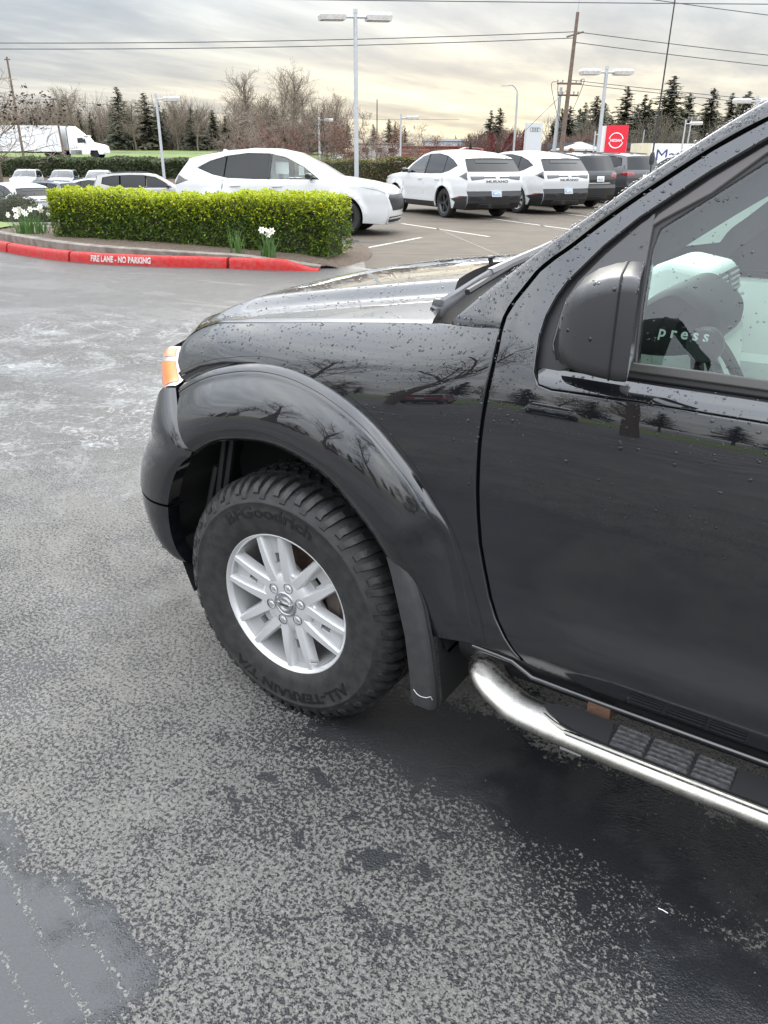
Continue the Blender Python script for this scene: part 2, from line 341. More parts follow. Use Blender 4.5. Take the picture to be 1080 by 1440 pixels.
# ---------------------------------------------------------------- ground
def sst(x,a,b):
    t=np.clip((np.asarray(x,float)-a)/(b-a),0,1); return t*t*(3-2*t)
def hgt(d,s):
    d=np.asarray(d,float);s=np.asarray(s,float)
    L=1-sst(s,-9,-3)
    left=np.interp(d,[-1e4,17,24,30,45,69,75,84,92,97,107,113,125,300,1e4],[0,0,-.50,-.85,-1.7,-1.22,-.3,.4,.85,1.08,1.10,1.75,2.1,2.6,3.5])
    right=np.interp(d,[-1e4,60,90,110,160,1e4],[0,0,.7,1.1,1.6,3])
    return left*L+right*(1-L)
def asphalt_mat():
    m=bpy.data.materials.new('wet_asphalt'); m.use_nodes=True; nt=m.node_tree; b=nt.nodes['Principled BSDF']
    tc=nd(nt,'ShaderNodeTexCoord'); P=tc.outputs['Object']; sp=nd(nt,'ShaderNodeSeparateXYZ'); lk(nt,P,sp.inputs[0]); X,Y=sp.outputs[0],sp.outputs[1]
    A=lambda a,b_: mth(nt,'ADD',a,b_)
    M_=lambda a,b_: mth(nt,'MULTIPLY',a,b_)
    S_=lambda a,b_: mth(nt,'SUBTRACT',a,b_)
    n1=noise(nt,P,92,4,.60,.25); n1b=noise(nt,P,205,3,.6); big=noise(nt,P,.9,4,.6,.4); mid=noise(nt,P,5.5,5,.65,.3); grain=noise(nt,P,430,2,.7); cen=S_(mid,.5)
    vor=nd(nt,'ShaderNodeTexVoronoi',inp={'Scale':210.0}); lk(nt,P,vor.inputs['Vector'])
    # where the truck has dripped: a band along its side, from the front wheel back
    yy=A(Y,M_(cen,-.40))
    drip=M_(M_(smooth(nt,yy,.985,.87),smooth(nt,yy,.56,.68)),smooth(nt,X,-.02,-.22)); drip=M_(drip,smooth(nt,X,-1.65,-.85,.45,1.0))
    px=A(X,M_(cen,.3)); patch=M_(M_(smooth(nt,px,-1.15,-1.23),smooth(nt,px,-1.43,-1.36)),M_(smooth(nt,Y,.96,1.03),smooth(nt,Y,1.34,1.24)))
    drip=A(drip,M_(patch,.8))
    under=M_(smooth(nt,yy,.70,.55),smooth(nt,X,1.0,.6))
    # standing film: shallow puddles, and a run of tyre-marked film near the viewer
    mp=nd(nt,'ShaderNodeMapping'); mp.inputs['Rotation'].default_value=(0,0,.5); mp.inputs['Scale'].default_value=(.6,1.3,1); lk(nt,P,mp.inputs[0])
    film=smooth(nt,A(noise(nt,mp.outputs[0],1.1,5,.6,.5),M_(cen,.22)),.50,.60)
    fx=A(X,M_(cen,.45)); near=M_(M_(smooth(nt,A(Y,M_(cen,.5)),1.62,1.80),smooth(nt,Y,2.75,2.35)),M_(smooth(nt,fx,-.40,-.18),smooth(nt,fx,1.5,.9)))
    st=mth(nt,'SINE',M_(A(A(Y,M_(X,.26)),M_(cen,.02)),78.0)); streak=M_(smooth(nt,st,.60,1.0),smooth(nt,n1,.44,.60))
    film=mth(nt,'MAXIMUM',film,M_(near,S_(1.0,M_(streak,.55))))
    sel=A(A(M_(n1,.64),M_(n1b,.36)),M_(S_(big,.5),.16)); sel=A(sel,M_(cen,.17)); sel=S_(sel,M_(M_(smooth(nt,noise(nt,P,10.5,3,.55,.4),.585,.66),smooth(nt,Y,1.75,1.15)),M_(smooth(nt,X,.35,-.15),.11)))
    sel=S_(sel,M_(drip,.17)); sel=S_(sel,M_(film,.05)); sel=S_(sel,M_(M_(near,S_(1.0,streak)),.16)); sel=A(sel,M_(under,.10))
    sel=S_(sel,M_(M_(smooth(nt,A(Y,M_(cen,.3)),1.62,.95),smooth(nt,X,.30,-.35)),.030)); dry=smooth(nt,sel,.448,.522)
    cs=nd(nt,'ShaderNodeSeparateColor'); lk(nt,vor.outputs['Color'],cs.inputs[0]); gr=A(M_(grain,.45),M_(cs.outputs[0],.55)); dc=mixc(nt,gr,(.070,.066,.060),(.230,.219,.200)); wc=mixc(nt,n1b,(.009,.0095,.011),(.026,.027,.029))
    col=mixc(nt,dry,wc,dc)
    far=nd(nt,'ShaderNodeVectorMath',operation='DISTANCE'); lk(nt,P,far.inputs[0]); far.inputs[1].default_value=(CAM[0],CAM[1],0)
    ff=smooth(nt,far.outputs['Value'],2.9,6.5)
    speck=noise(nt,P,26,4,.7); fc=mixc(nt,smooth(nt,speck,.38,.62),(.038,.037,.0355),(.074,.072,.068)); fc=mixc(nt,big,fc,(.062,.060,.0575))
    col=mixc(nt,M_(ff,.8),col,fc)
    # pale thin lines and mottling ahead of the bumper
    rn=noise(nt,P,.75,5,.62,.6); ridge=smooth(nt,mth(nt,'ABSOLUTE',S_(rn,.5)),.010,.0); rn2=noise(nt,P,1.7,5,.66,.9); ridge2=smooth(nt,mth(nt,'ABSOLUTE',S_(rn2,.47)),.012,.0)
    zone=nd(nt,'ShaderNodeVectorMath',operation='DISTANCE'); lk(nt,P,zone.inputs[0]); zone.inputs[1].default_value=(4.2,-1.3,0); zm=smooth(nt,zone.outputs['Value'],3.6,1.6)
    run=M_(M_(A(M_(ridge,.45),M_(ridge2,.30)),zm),smooth(nt,speck,.34,.58)); pale_mottle=M_(M_(smooth(nt,A(rn2,M_(S_(speck,.5),.5)),.48,.70),zm),.42)
    run=mth(nt,'MINIMUM',A(run,pale_mottle),.85)
    col=mixc(nt,run,col,(.34,.345,.34))
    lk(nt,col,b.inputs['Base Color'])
    rg=A(A(M_(dry,.38),.13),M_(grain,.08)); rg=S_(rg,M_(film,.05)); rg=A(rg,M_(ff,.16))
    lk(nt,mth(nt,'MAXIMUM',rg,.08),b.inputs['Roughness']); lk(nt,A(A(.26,M_(S_(1.0,dry),.16)),M_(near,.26)),b.inputs['Specular IOR Level'])
    h=A(A(M_(vor.outputs['Distance'],-.6),M_(n1b,.9)),M_(n1,.9))
    bp=nd(nt,'ShaderNodeBump',inp={'Distance':.0055}); lk(nt,S_(.80,M_(film,.50)),bp.inputs['Strength']); lk(nt,h,bp.inputs['Height']); lk(nt,bp.outputs[0],b.inputs['Normal'])
    return m
M_asphalt=asphalt_mat()
def sheet(name,dd,ss,mt,dz=0.,hf=hgt,kind='structure',label=None):
    D,S=np.meshgrid(dd,ss,indexing='ij'); H=hf(D,S)+dz
    C0=np.array(CAM[:2]); P=np.zeros((*D.shape,3)); P[...,:2]=C0+D[...,None]*Fh+S[...,None]*Rh; P[...,2]=H
    o=MB().grid(P,flip=True).build(name,mt,None,True,0); return tag(o,label,None,None,kind)
t=np.linspace(-1,1,121); axis=np.sinh(t*6.2)/np.sinh(6.2)*2600
dd=np.sort(np.concatenate([axis+0,np.array([17,20.5,24,27,30,37,45,57,69,72,75,79,84,88,92,97,107,110,113,119])])); ss=np.sort(np.concatenate([axis,np.linspace(-9,-3,9)]))
sheet('asphalt_ground',dd,ss,M_asphalt,label='wet grey asphalt of the car lot')
M_lot=mat('tan_asphalt',(.068,.053,.037),.9,var=(1.3,.6,(.096,.078,.057)),bump=(120,.5,.004))
def poly_sheet(name,pts,z,mt,kind='structure',step=2.0,zf=None):
    V=[G(d,s,z+(0 if zf is None else float(zf(d,s)))) for d,s in pts]
    return tag(mesh_obj(name,V,[tuple(range(len(V)))],mt,None,False),None,None,None,kind)
C0=np.array(CAM[:2])
def rib(name,a,b,wid,z,mt,kind='structure'):     # flat strip a->b on the ground
    a=np.array(a,float);b=np.array(b,float);t=(b-a)/np.linalg.norm(b-a);n=np.array([-t[1],t[0]])*wid/2
    return poly_sheet(name,[a-n,b-n,b+n,a+n][::-1],z,mt,kind)
o=poly_sheet('display_lot_pavement',[(12.35,-.3),(11.3,9),(9,40),(58,60),(58,-2.2),(17.6,-2.6),(16.6,-.55)],.004,M_lot)
if o.data.polygons[0].normal.z<0: o.data.flip_normals()
M_seam=mat('tar_seam',(.05,.045,.04),.6); M_line=mat('worn_white_paint',(.42,.40,.36),.7,var=(22,.9,(.20,.18,.155)))
for a,b,wd in [((14.4,-.4),(13.6,6),.05),((16.2,-.5),(15.6,8),.045),((19.5,-1),(18.2,12),.05),((12.6,2.2),(19.6,1.2),.04),((13.,5),(24.,3.4),.04),((22.,0),(20,14),.05)]:
    o=rib('tar_seam',a,b,wd,.008,M_seam)
    if o.data.polygons[0].normal.z<0: o.data.flip_normals()
for a,b in [((15.2,-.35),(17.3,.75)),((17.6,2.2),(21.,.4)),((19.0,4.6),(23.4,2.7)),((21,6.8),(25.8,5.2))]:
    o=rib('parking_stall_line',a,b,.10,.008,M_line)
    if o.data.polygons[0].normal.z<0: o.data.flip_normals()
# ---------------------------------------------------------------- island with red kerb
def offs(P,w):
    P=np.array(P,float);t=np.gradient(P,axis=0);t/=np.linalg.norm(t,axis=1,keepdims=True);n=np.stack([t[:,1],-t[:,0]],1);return P+n*w
kf=crom([(19.5,-11.6),(16.6,-9.0),(14.33,-6.77),(13.44,-5.80),(12.92,-5.05),(12.62,-4.42),(12.38,-3.5),(12.2,-2.4),(12.08,-1.9),(11.97,-1.0)],8)
M_redk=mat('red_kerb_paint',(.37,.010,.010),.6,var=(17,.9,(.30,.05,.045)),bump=(90,.5,.004),spec=.2); M_conc=mat('stained_concrete',(.20,.175,.15),.85,var=(5,.9,(.10,.085,.07)),bump=(60,.6,.006))
M_mulch=mat('bark_mulch',(.070,.048,.033),.95,var=(38,.9,(.15,.11,.078)),bump=(70,1.,.03)); M_letterw=mat('stencil_white_paint',(.80,.77,.75),.65,var=(55,.5,(.66,.42,.40)))
def worn_kerb():
    nt=M_redk.node_tree; b=nt.nodes['Principled BSDF']; tc=nd(nt,'ShaderNodeTexCoord'); src=b.inputs['Base Color'].links[0].from_socket
    f=noise(nt,tc.outputs['Object'],9,6,.75); g=noise(nt,tc.outputs['Object'],2.2,3,.6); k=smooth(nt,mth(nt,'ADD',f,mth(nt,'MULTIPLY',mth(nt,'SUBTRACT',g,.5),.5)),.66,.72)
    c=mixc(nt,mth(nt,'MULTIPLY',k,.8),src,(.22,.17,.15)); sc_=noise(nt,tc.outputs['Object'],4.,5,.7); c=mixc(nt,mth(nt,'MULTIPLY',smooth(nt,sc_,.56,.72),.55),c,(.09,.03,.03)); lk(nt,c,b.inputs['Base Color'])
worn_kerb()
side=1 if offs(kf,.2)[40][0]>kf[40][0] else -1
kerb=empty('red_kerb',G(12.3,-3,0)); tag(kerb,None,None,None,'structure'); kerb['label']='red painted kerb with white fire lane lettering round the planting island'
def rel(P,o): return np.array(P)-np.array(o.location)
cuts=[0]+[int(np.argmin(np.linalg.norm(kf-np.array(q),axis=1))) for q in [(16.6,-9.0),(14.1,-6.5),(12.92,-5.10),(12.2,-2.38)]]+[len(kf)-1]
for a,b in zip(cuts[:-1],cuts[1:]):
    K=dens(kf[a:b+1],.08,False); L=np.concatenate([[0],np.cumsum(np.linalg.norm(np.diff(K,axis=0),axis=1))]); 
    if a>0: K=K[L>.003]
    tp=np.clip((np.linalg.norm(K-kf[-1],axis=1))/.55,0.18,1)   # drops at the ramp end
    prof=[(0,-.02),(0.012,.055),(.02,.105),(.035,.135),(.06,.148),(.15,.150),(.16,.135),(.16,-.02)]
    rows=[np.concatenate([offs(K,side*u),(tp*v if v>0 else np.full(len(K),v))[:,None]],1) for u,v in prof]
    P=np.array([[G(*q) for q in r] for r in rows])
    mb=MB().grid(P-np.array(kerb.location),flip=side<0); 
    for e in (0,-1): mb.add(P[:,e]-np.array(kerb.location),[tuple(range(len(prof)))])
    mb.build('kerb_segment',M_redk,kerb,True,50)
# lettering on the kerb face
V,F=text_mesh('FIRE LANE - NO PARKING',.125,.001,.0055)
arc=np.concatenate([[0],np.cumsum(np.linalg.norm(np.diff(kf,axis=0),axis=1))]); mid=arc[int(np.argmin(np.linalg.norm(kf-np.array((12.47,-4.06)),axis=1)))]
wx=V[:,0].max()-V[:,0].min(); sc=1.06/wx
pos=mid+V[:,0]*sc; kd=np.stack([np.interp(pos,arc,kf[:,i]) for i in range(2)],1)
nrm=offs(kf,1.)-kf; nn=np.stack([np.interp(pos,arc,nrm[:,i]) for i in range(2)],1)*side
z=.076+V[:,1]*.95; q=kd+nn*(np.interp(z,[0,.055,.105,.135],[.0,.012,.02,.035])-.005)[:,None]
P=np.array([G(a,b,c) for (a,b),c in zip(q,z)])-np.array(kerb.location)
mesh_obj('stencil_lettering',P,F,M_letterw,kerb,False)
# raised stained concrete border behind the kerb, and the mulch bed
bf=offs(kf,side*.20); idx=np.linspace(0,len(bf)-1,60).astype(int); bf=bf[idx]
bh=np.interp(np.linspace(0,1,60),[0,.3,.6,.9,1],[.27,.27,.235,.15,.05])
bb=offs(bf,side*.16)
P=np.array([[G(*q,.02) for q in bf],[G(*(q),h-.012) for q,h in zip(bf,bh)],[G(*(q+ (r-q)*.1),h) for q,r,h in zip(bf,bb,bh)],[G(*q,h) for q,h in zip(bb,bh)],[G(*q,.05) for q in bb]])
o=MB().grid(P,flip=side<0).build('island_border',M_conc,None,True,50); tag(o,'stained raised concrete border behind the red kerb',None,None,'structure')
back=crom([(19.5,-10.2),(18.2,-8.2),(17.2,-6),(16.6,-3.5),(15.9,-1.4),(15.2,-.5),(14.2,-.25),(13.1,-.35),(12.3,-.7)],10); back=back[np.linspace(0,len(back)-1,60).astype(int)]
rows=[]; bk_h=np.interp(np.linspace(0,1,60),[0,.5,.75,.9,1],[.12,.12,.06,.012,.012])
for k in np.linspace(0,1,26):
    r=bb*(1-k)+back*k; hh=bh*(1-k)+ bk_h*k
    rows.append([G(*q,h-.02+ .03*math.sin(math.pi*min(1,k*1.0))*(1 if 0<k<1 else 0)+rng.normal(0,.008)) for q,h in zip(r,hh)])
o=MB().grid(np.array(rows),flip=side<0).build('mulch_bed',M_mulch,None,True,0); tag(o,'brown bark mulch bed under the clipped hedge',None,None,'structure')
bk=dens(back[:30],.1,False)
P=np.array([[G(*q,z) for q in offs(bk,-side*u)] for u,z in [(0,.12),(-.02,.145),(-.13,.145),(-.15,.12),(-.15,-.9)]]); o=MB().grid(P,flip=side>0).build('grey_kerb',M_conc,None,True,50); tag(o,'grey concrete kerb along the back of the island',None,None,'structure')

_D=np.radians
# side skin of the pickup: theta(x,w) = lean of the panel, w = arc length from the sill (z=.44)
ST=[ # x, knots w, theta deg, y at w=.36
(-3.2,[0,.03,.09,.145,.20,.28,.42,.56,.64,.70,.78,.90,1.2,1.42],[-28,-12,0,14,4,-3,-1,4,8,13,21,25,28,50],.905),
(-.95,[0,.03,.09,.145,.20,.28,.42,.56,.64,.70,.78,.90,1.2,1.42],[-28,-12,0,14,4,-3,-1,4,8,13,21,25,28,50],.905),
(-.64,[0,.03,.09,.16,.26,.42,.56,.64,.70,.78,.90,1.3],[-18,-7,3,2,-2,-1,4,8,13,21,25,28],.903),
(-.40,[0,.03,.09,.16,.26,.42,.52,.60,.66,.72,.77,.87],[-8,-4,0,0,-2,-1,3,8,14,25,47,85],.900),
(-.05,[0,.03,.09,.16,.26,.40,.47,.555,.615,.675,.73,.83],[-8,-4,0,0,-2,-1,3,8,14,25,47,85],.888),
(.25,[0,.03,.09,.16,.26,.38,.44,.52,.58,.645,.695,.79],[-8,-4,0,0,-2,-1,3,8,14,25,47,85],.862),
(.45,[0,.03,.09,.16,.26,.34,.39,.47,.53,.59,.64,.74],[-8,-4,0,0,-2,-1,3,9,17,30,52,85],.825),
(.65,[0,.03,.09,.16,.26,.30,.34,.40,.45,.50,.55,.65],[-8,-4,0,0,-2,0,4,11,20,34,55,88],.765),
]
NW=261; WMAX=1.42
WG=np.linspace(0,WMAX,NW)
def _smooth(a,n):
    k=np.hanning(n+2)[1:-1];k/=k.sum()
    return np.convolve(np.pad(a,(n//2,n//2),mode='edge'),k,'valid')
def _tab():
    xs=np.array([s[0] for s in ST]); Y=[];Z=[]
    for s in ST:
        th=_smooth(np.interp(WG,s[1],s[2]),15); t=_D(th); h=WG[1]-WG[0]
        y=np.concatenate([[0],np.cumsum(-np.sin((t[1:]+t[:-1])/2)*h)])
        z=.44+np.concatenate([[0],np.cumsum(np.cos((t[1:]+t[:-1])/2)*h)])
        y+=s[3]-np.interp(.36,WG,y); Y.append(y);Z.append(z)
    Y=np.array(Y);Z=np.array(Z)
    # cubic-ish resample along x
    XG=np.linspace(-3.2,.65,386)
    def rs(A):
        B=np.empty((len(XG),NW))
        for j in range(NW):
            B[:,j]=_pchip(xs,A[:,j],XG)
        return B
    return XG,rs(Y),rs(Z)
def _pchip(x,y,q):
    h=np.diff(x);d=np.diff(y)/h;m=np.zeros(len(x));m[0]=d[0];m[-1]=d[-1]
    for i in range(1,len(x)-1):
        if d[i-1]*d[i]>0:
            w1=2*h[i]+h[i-1];w2=h[i]+2*h[i-1];m[i]=(w1+w2)/(w1/d[i-1]+w2/d[i])
    i=np.clip(np.searchsorted(x,q)-1,0,len(x)-2);t=(q-x[i])/h[i]
    return (y[i]*(1+2*t)*(1-t)**2+m[i]*h[i]*t*(1-t)**2+y[i+1]*t*t*(3-2*t)+m[i+1]*h[i]*t*t*(t-1))
XG,TY,TZ=_tab()
def skin(x,w):
    x=np.asarray(x,float);w=np.asarray(w,float)
    fx=np.clip((x-XG[0])/(XG[1]-XG[0]),0,len(XG)-1.001);fw=np.clip(w/(WG[1]-WG[0]),0,NW-1.001)
    i=fx.astype(int);j=fw.astype(int);a=fx-i;b=fw-j
    g=lambda T:T[i,j]*(1-a)*(1-b)+T[i+1,j]*a*(1-b)+T[i,j+1]*(1-a)*b+T[i+1,j+1]*a*b
    return np.stack([x,g(TY),g(TZ)],-1)
def skin_n(x,w):
    e=.018
    du=skin(x+.03,w)-skin(x-.03,w);dv=skin(x,w+e)-skin(x,w-e)
    n=np.cross(dv,du);n/=np.linalg.norm(n,axis=-1,keepdims=True)
    return np.where(n[...,1:2]<0,-n,n)

# ---------------------------------------------------------------- the black pickup
truck=empty('pickup_truck',(0,0,0),0,'close black crew cab pickup truck beaded with rain, chrome step and silver wheel','pickup truck')
def srf(off=0.):
    return (lambda x,w: skin(x,w)+skin_n(x,w)*off) if not callable(off) else (lambda x,w: skin(x,w)+skin_n(x,w)*off(x,w)[...,None])
def fdn(sf):
    def f(x,w):
        e=.006; a=sf(x+e,w)-sf(x-e,w); b=sf(x,w+e)-sf(x,w-e); n=np.cross(b,a); n/=np.linalg.norm(n,axis=-1,keepdims=True)+1e-12
        return np.where(n[...,1:2]<0,-n,n)
    return f
DROPS=[]        # (positions, normals) where rain beads sit
def body(name,outline,mt,off=0.,holes=(),step=.025,parent=None,mirror=False,skirt=.018,edge=.005,drop=.004,sf=None,nf=None):
    V,F,N=panel(outline,sf or skin,nf or skin_n,step,edge,drop,skirt,off,holes)
    o=mesh_obj(name,V,F,mt,truck if parent is None else parent,True,0,N)
    if mirror:
        V2=V*np.array([1,-1,1]); N2=N*np.array([1,-1,1]); mesh_obj(name,V2,[f[::-1] for f in F],mt,truck if parent is None else parent,True,0,N2)
    return o
gap_up=[(-.5978,.7966),(-.6001,.8261),(-.613,.8582),(-.632,.8896),(-.6515,.9244),(-.6794,.9543),(-.703,.9751),(-.7627,1.0355),(-.8197,1.0888),(-.9288,1.1826),(-1.0119,1.2413),(-1.10,1.285),(-1.22,1.322),(-1.36,1.345),(-1.70,1.36)]
gap_dn=[(-.5978,.7966),(-.5977,.7495),(-.5953,.704),(-.5919,.6533),(-.5889,.5983),(-.5874,.5468),(-.5885,.4926),(-.5907,.4332),(-.5958,.3724),(-.6048,.3014),(-.619,.2395),(-.6388,.1691),(-.6603,.1188),(-.6892,.0751),(-.7138,.0464),(-.7426,.0242)]
fl_out=[(.4463,.5372),(.3434,.5832),(.2338,.6132),(.1045,.6313),(-.012,.6323),(-.1074,.6219),(-.2172,.5909),(-.3154,.5445),(-.3894,.4893),(-.4485,.4311),(-.4907,.3758),(-.5214,.315),(-.551,.235),(-.577,.13),(-.595,.0146)]
hood_gap=[(-.4694,.7989),(-.4271,.8008),(-.3128,.791),(-.1862,.7778),(-.073,.7644),(.0474,.7477),(.2084,.7254),(.33,.712),(.42,.690),(.475,.655),(.497,.62),(.49,.588),(.476,.557)]
gd=[(x+.0025,w) for x,w in gap_dn]
fl_in=[(x*(1-.014/max(.5,math.hypot(x,w+.07)))-(.0 if w>.25 else -.0),(w+.07)*(1-.014/max(.5,math.hypot(x,w+.07)))-.07) if w>.3 else (x+.014,w) for x,w in fl_out]
o=body('front_fender',hood_gap+fl_in+[(-.672,.0276),(-.735,.024)]+gd[::-1][1:]+[(-.5362,.7953)],M_black,mirror=True)
# door skin with its window frame
gd=[(x-.0045,w) for x,w in gap_dn]; gu=[(x-.003,w-.003) for x,w in gap_up]
frame_in=[(-.7068,.6926),(-.694,.7184),(-.6927,.7401),(-.6889,.7906),(-.6935,.8351),(-.7062,.8759),(-.7211,.9065),(-.7764,.9834),(-.8314,1.0436),(-.9399,1.1387),(-1.0217,1.2014),(-1.12,1.255),(-1.25,1.288),(-1.40,1.30),(-1.61,1.30)]
sill=[(-1.70,.012),(-1.2,.0095),(-.95,.0075),(-.80,.014),(-.748,.0235)]
body('front_door',gu[::-1]+gd[1:]+sill[::-1],M_black,holes=[frame_in+[(-1.63,1.27),(-1.63,.6915),(-1.30,.6925),(-1.0485,.6924),(-.9171,.6933),(-.8182,.6907),(-.736,.6871)]],mirror=True)
# rear of the cab and bed, beyond the picture
body('rear_door',[(-1.706,.012),(-1.706,1.36),(-2.3,1.355),(-2.72,1.25),(-2.72,.02)],M_black,holes=[[(-1.80,.70),(-1.80,1.30),(-2.3,1.28),(-2.62,1.18),(-2.62,.70)]],step=.08,mirror=True)
for sy in (1,-1):
    mb=MB(); P=[]
    for x in np.linspace(-2.74,-4.28,20):
        P.append([(x,sy*y,z) for y,z in [(.87,.50),(.905,.62),(.91,.8),(.90,1.0),(.875,1.16),(.86,1.20),(.80,1.20),(.80,.75)]])
    P=np.array(P); cx=-3.2; 
    for r in P:
        for k in range(8):
            dx,dz=r[k][0]-cx,r[k][2]-.37
            q=math.hypot(dx,dz)
            if q<.47 and k<4: r[k][2]=.37+math.sqrt(max(.47**2-dx*dx,0))
    mb.grid(P,flip=sy<0); mb.build('bed_side',M_black,truck,True,50)
MB().box((-4.27,0,.85),(.06,1.6,.70)).build('tailgate',M_black,truck); MB().box((-3.5,0,.72),(1.5,1.6,.06)).build('bed_floor',M_plastic,truck); MB().box((-2.74,0,1.0),(.04,1.62,1.0)).build('cab_back',M_black,truck)
# --- window surround
body('window_seal',[(x+ (.012 if w>.75 else .006),w+ (.010 if x<-.75 and w>.9 else 0)) for x,w in frame_in]+[(-1.66,1.31),(-1.66,.70),(-1.2,.735),(-.76,.735),(-.715,.71)],M_rubber,off=-.020,holes=[[(-.8908,.7649),(-.8758,.8793),(-.8654,.9914),(-.8717,1.0313),(-.948,1.0961),(-1.0272,1.165),(-1.12,1.212),(-1.25,1.243),(-1.42,1.255),(-1.60,1.255),(-1.60,.7650)]],step=.03,mirror=True)
def shelf_off(x,w): return -.030*sst(w,.690,.748)**1.1
shs=srf(shelf_off)
body('belt_shelf',[(-.7072,.6935),(-.6945,.7186),(-.6932,.7395),(-.700,.7490),(-.7236,.7480),(-.7576,.7470),(-.8905,.7480),(-1.0335,.7475),(-1.62,.7475),(-1.62,.6925),(-1.30,.6935),(-1.0485,.6934),(-.9171,.6943),(-.8182,.6917),(-.736,.6881)],M_black,sf=shs,nf=fdn(shs),step=.012,edge=.002,drop=.0008,mirror=True)
body('belt_moulding',[(-.7485,.7485),(-.8905,.7485),(-1.62,.7480),(-1.62,.7690),(-1.1248,.7690),(-1.0279,.7695),(-.8869,.7675),(-.75,.757)],mat('belt_moulding_grey',(.05,.048,.046),.42),off=-.013,step=.02,mirror=True,edge=.004,drop=.003)
body('frame_trim',[(-.8405,1.0205),(-.8704,1.0465),(-.9475,1.1015),(-1.0259,1.1808),(-1.12,1.222),(-1.25,1.252),(-1.42,1.265),(-1.59,1.265),(-1.59,1.285),(-1.40,1.285),(-1.25,1.274),(-1.12,1.243),(-1.0204,1.1965),(-.9387,1.1305),(-.8603,1.0580)],mat('grey_frame_trim',(.060,.052,.052),.45,bump=(400,.15,.001)),off=-.013,mirror=True,edge=.003,drop=.002)
sail=[(-.8853,.7627),(-.7587,.757),(-.7290,.757),(-.7166,.7660),(-.7127,.7805),(-.7149,.8259),(-.7188,.8713),(-.7356,.9119),(-.7766,.9707),(-.831,1.036),(-.8555,1.0585),(-.8604,.9899),(-.8684,.8896)]
body('sail_panel',sail,mat('sail_plastic',(.040,.039,.040),.40,bump=(500,.2,.001)),off=-.010,mirror=True,edge=.004,drop=.004)
gl=[(-.8908,.7600),(-.8758,.8793),(-.8654,.9914),(-.8717,1.0353),(-.948,1.1001),(-1.0272,1.169),(-1.12,1.216),(-1.25,1.247),(-1.42,1.259),(-1.604,1.259),(-1.604,.7600)]
body('door_glass',gl,M_glass,off=-.024,step=.05,edge=.001,drop=0,skirt=.0245,mirror=True)
body('rear_door_glass',[(-1.79,.69),(-1.79,1.31),(-2.3,1.29),(-2.63,1.19),(-2.63,.69)],M_glass,off=-.014,step=.1,edge=.001,drop=0,skirt=.0145,mirror=True)
# --- flare over the front wheel
PH=[52,58,67,75,81,91,99.5,108.3,117.2,125,131.8,137.4,143.3,152,164,172]
RR=[.712,.705,.698,.694,.694,.693,.69,.686,.68,.67,.663,.656,.650,.629,.616,.618]
OW=[.042,.034,.026,.020,.018,.015,.013,.012,.012,.011,.011,.011,.010,.018,.03,.03]
PL=[20,37.7,51.4,62.4,75.3,88.4,101.9,113.3,124.5,135.2,144.4,156,172]; RL=[.495,.513,.514,.510,.500,.496,.490,.485,.471,.465,.460,.460,.468]; YL=[.905,.905,.915,.920,.925,.930,.938,.943,.945,.945,.941,.916,.902]
def zskin(x,z):          # skin y at height z
    w=z-.44
    for _ in range(8): w=w-(skin(x,w)[2]-z)
    return skin(x,w)
def flare(sy=1):
    ph=np.concatenate([np.linspace(52.6,143,60),np.linspace(144.5,171,16)]); rows=[]
    for a in ph:
        c,s=math.cos(math.radians(a)),math.sin(math.radians(a))
        rr=float(_pchip(np.array(PH,float),np.array(RR),np.array([a]))[0]); ow=np.interp(a,PH,OW); rl=float(_pchip(np.array(PL,float),np.array(RL),np.array([a]))[0]); yl=float(_pchip(np.array(PL,float),np.array(YL),np.array([a]))[0])
        fade=1-.94*float(sst(a,137.5,145.0)); dep=.024*fade
        def ys(r): return zskin(r*c,.37+r*s)[1]
        col=[]
        yo=ys(rr+ow)
        col.append((rr+ow,yo+.0006)); col.append((rr+ow*.75,yo-.001*fade+.0004)); col.append((rr+ow*.30,ys(rr+ow*.3)-.012*fade)); col.append((rr+ow*.10,ys(rr)-.013*fade)); col.append((rr+.001,ys(rr)-.005*fade))
        col+=[(rr-.001,ys(rr)+.006*fade),(rr-.006,ys(rr)+.0125*fade),(rr-.012,ys(rr)+.0178*fade),(rr-.016,ys(rr)+.0200*fade),(rr-.018,ys(rr)+.0190*fade),(rr-.020,ys(rr)+.0202*fade),(rr-.023,ys(rr)+dep-.001*fade)]
        y0=ys(rr)+dep; r0=rr-.027; bulge=float(np.interp(a,[52,75,95,115,140,150,172],[.026,.022,.019,.018,.014,.006,.002]))
        for t in np.linspace(0,1,17):
            y=y0+(yl-y0)*t+bulge*4*t*(1-t)-.014*max(0,(t-.74)/.26)**2
            col.append((r0+(rl-r0)*t,y))
        ylip=col[-1][1]
        col+=[(rl-.003,ylip-.006),(rl-.004,ylip-.02),(rl+.002,ylip-.085)]
        rows.append([(r*c,sy*y,.37+r*s) for r,y in col])
    return MB().grid(np.array(rows),flip=sy<0).build('wheel_flare',M_black,truck,True,55)
flare(1); flare(-1)
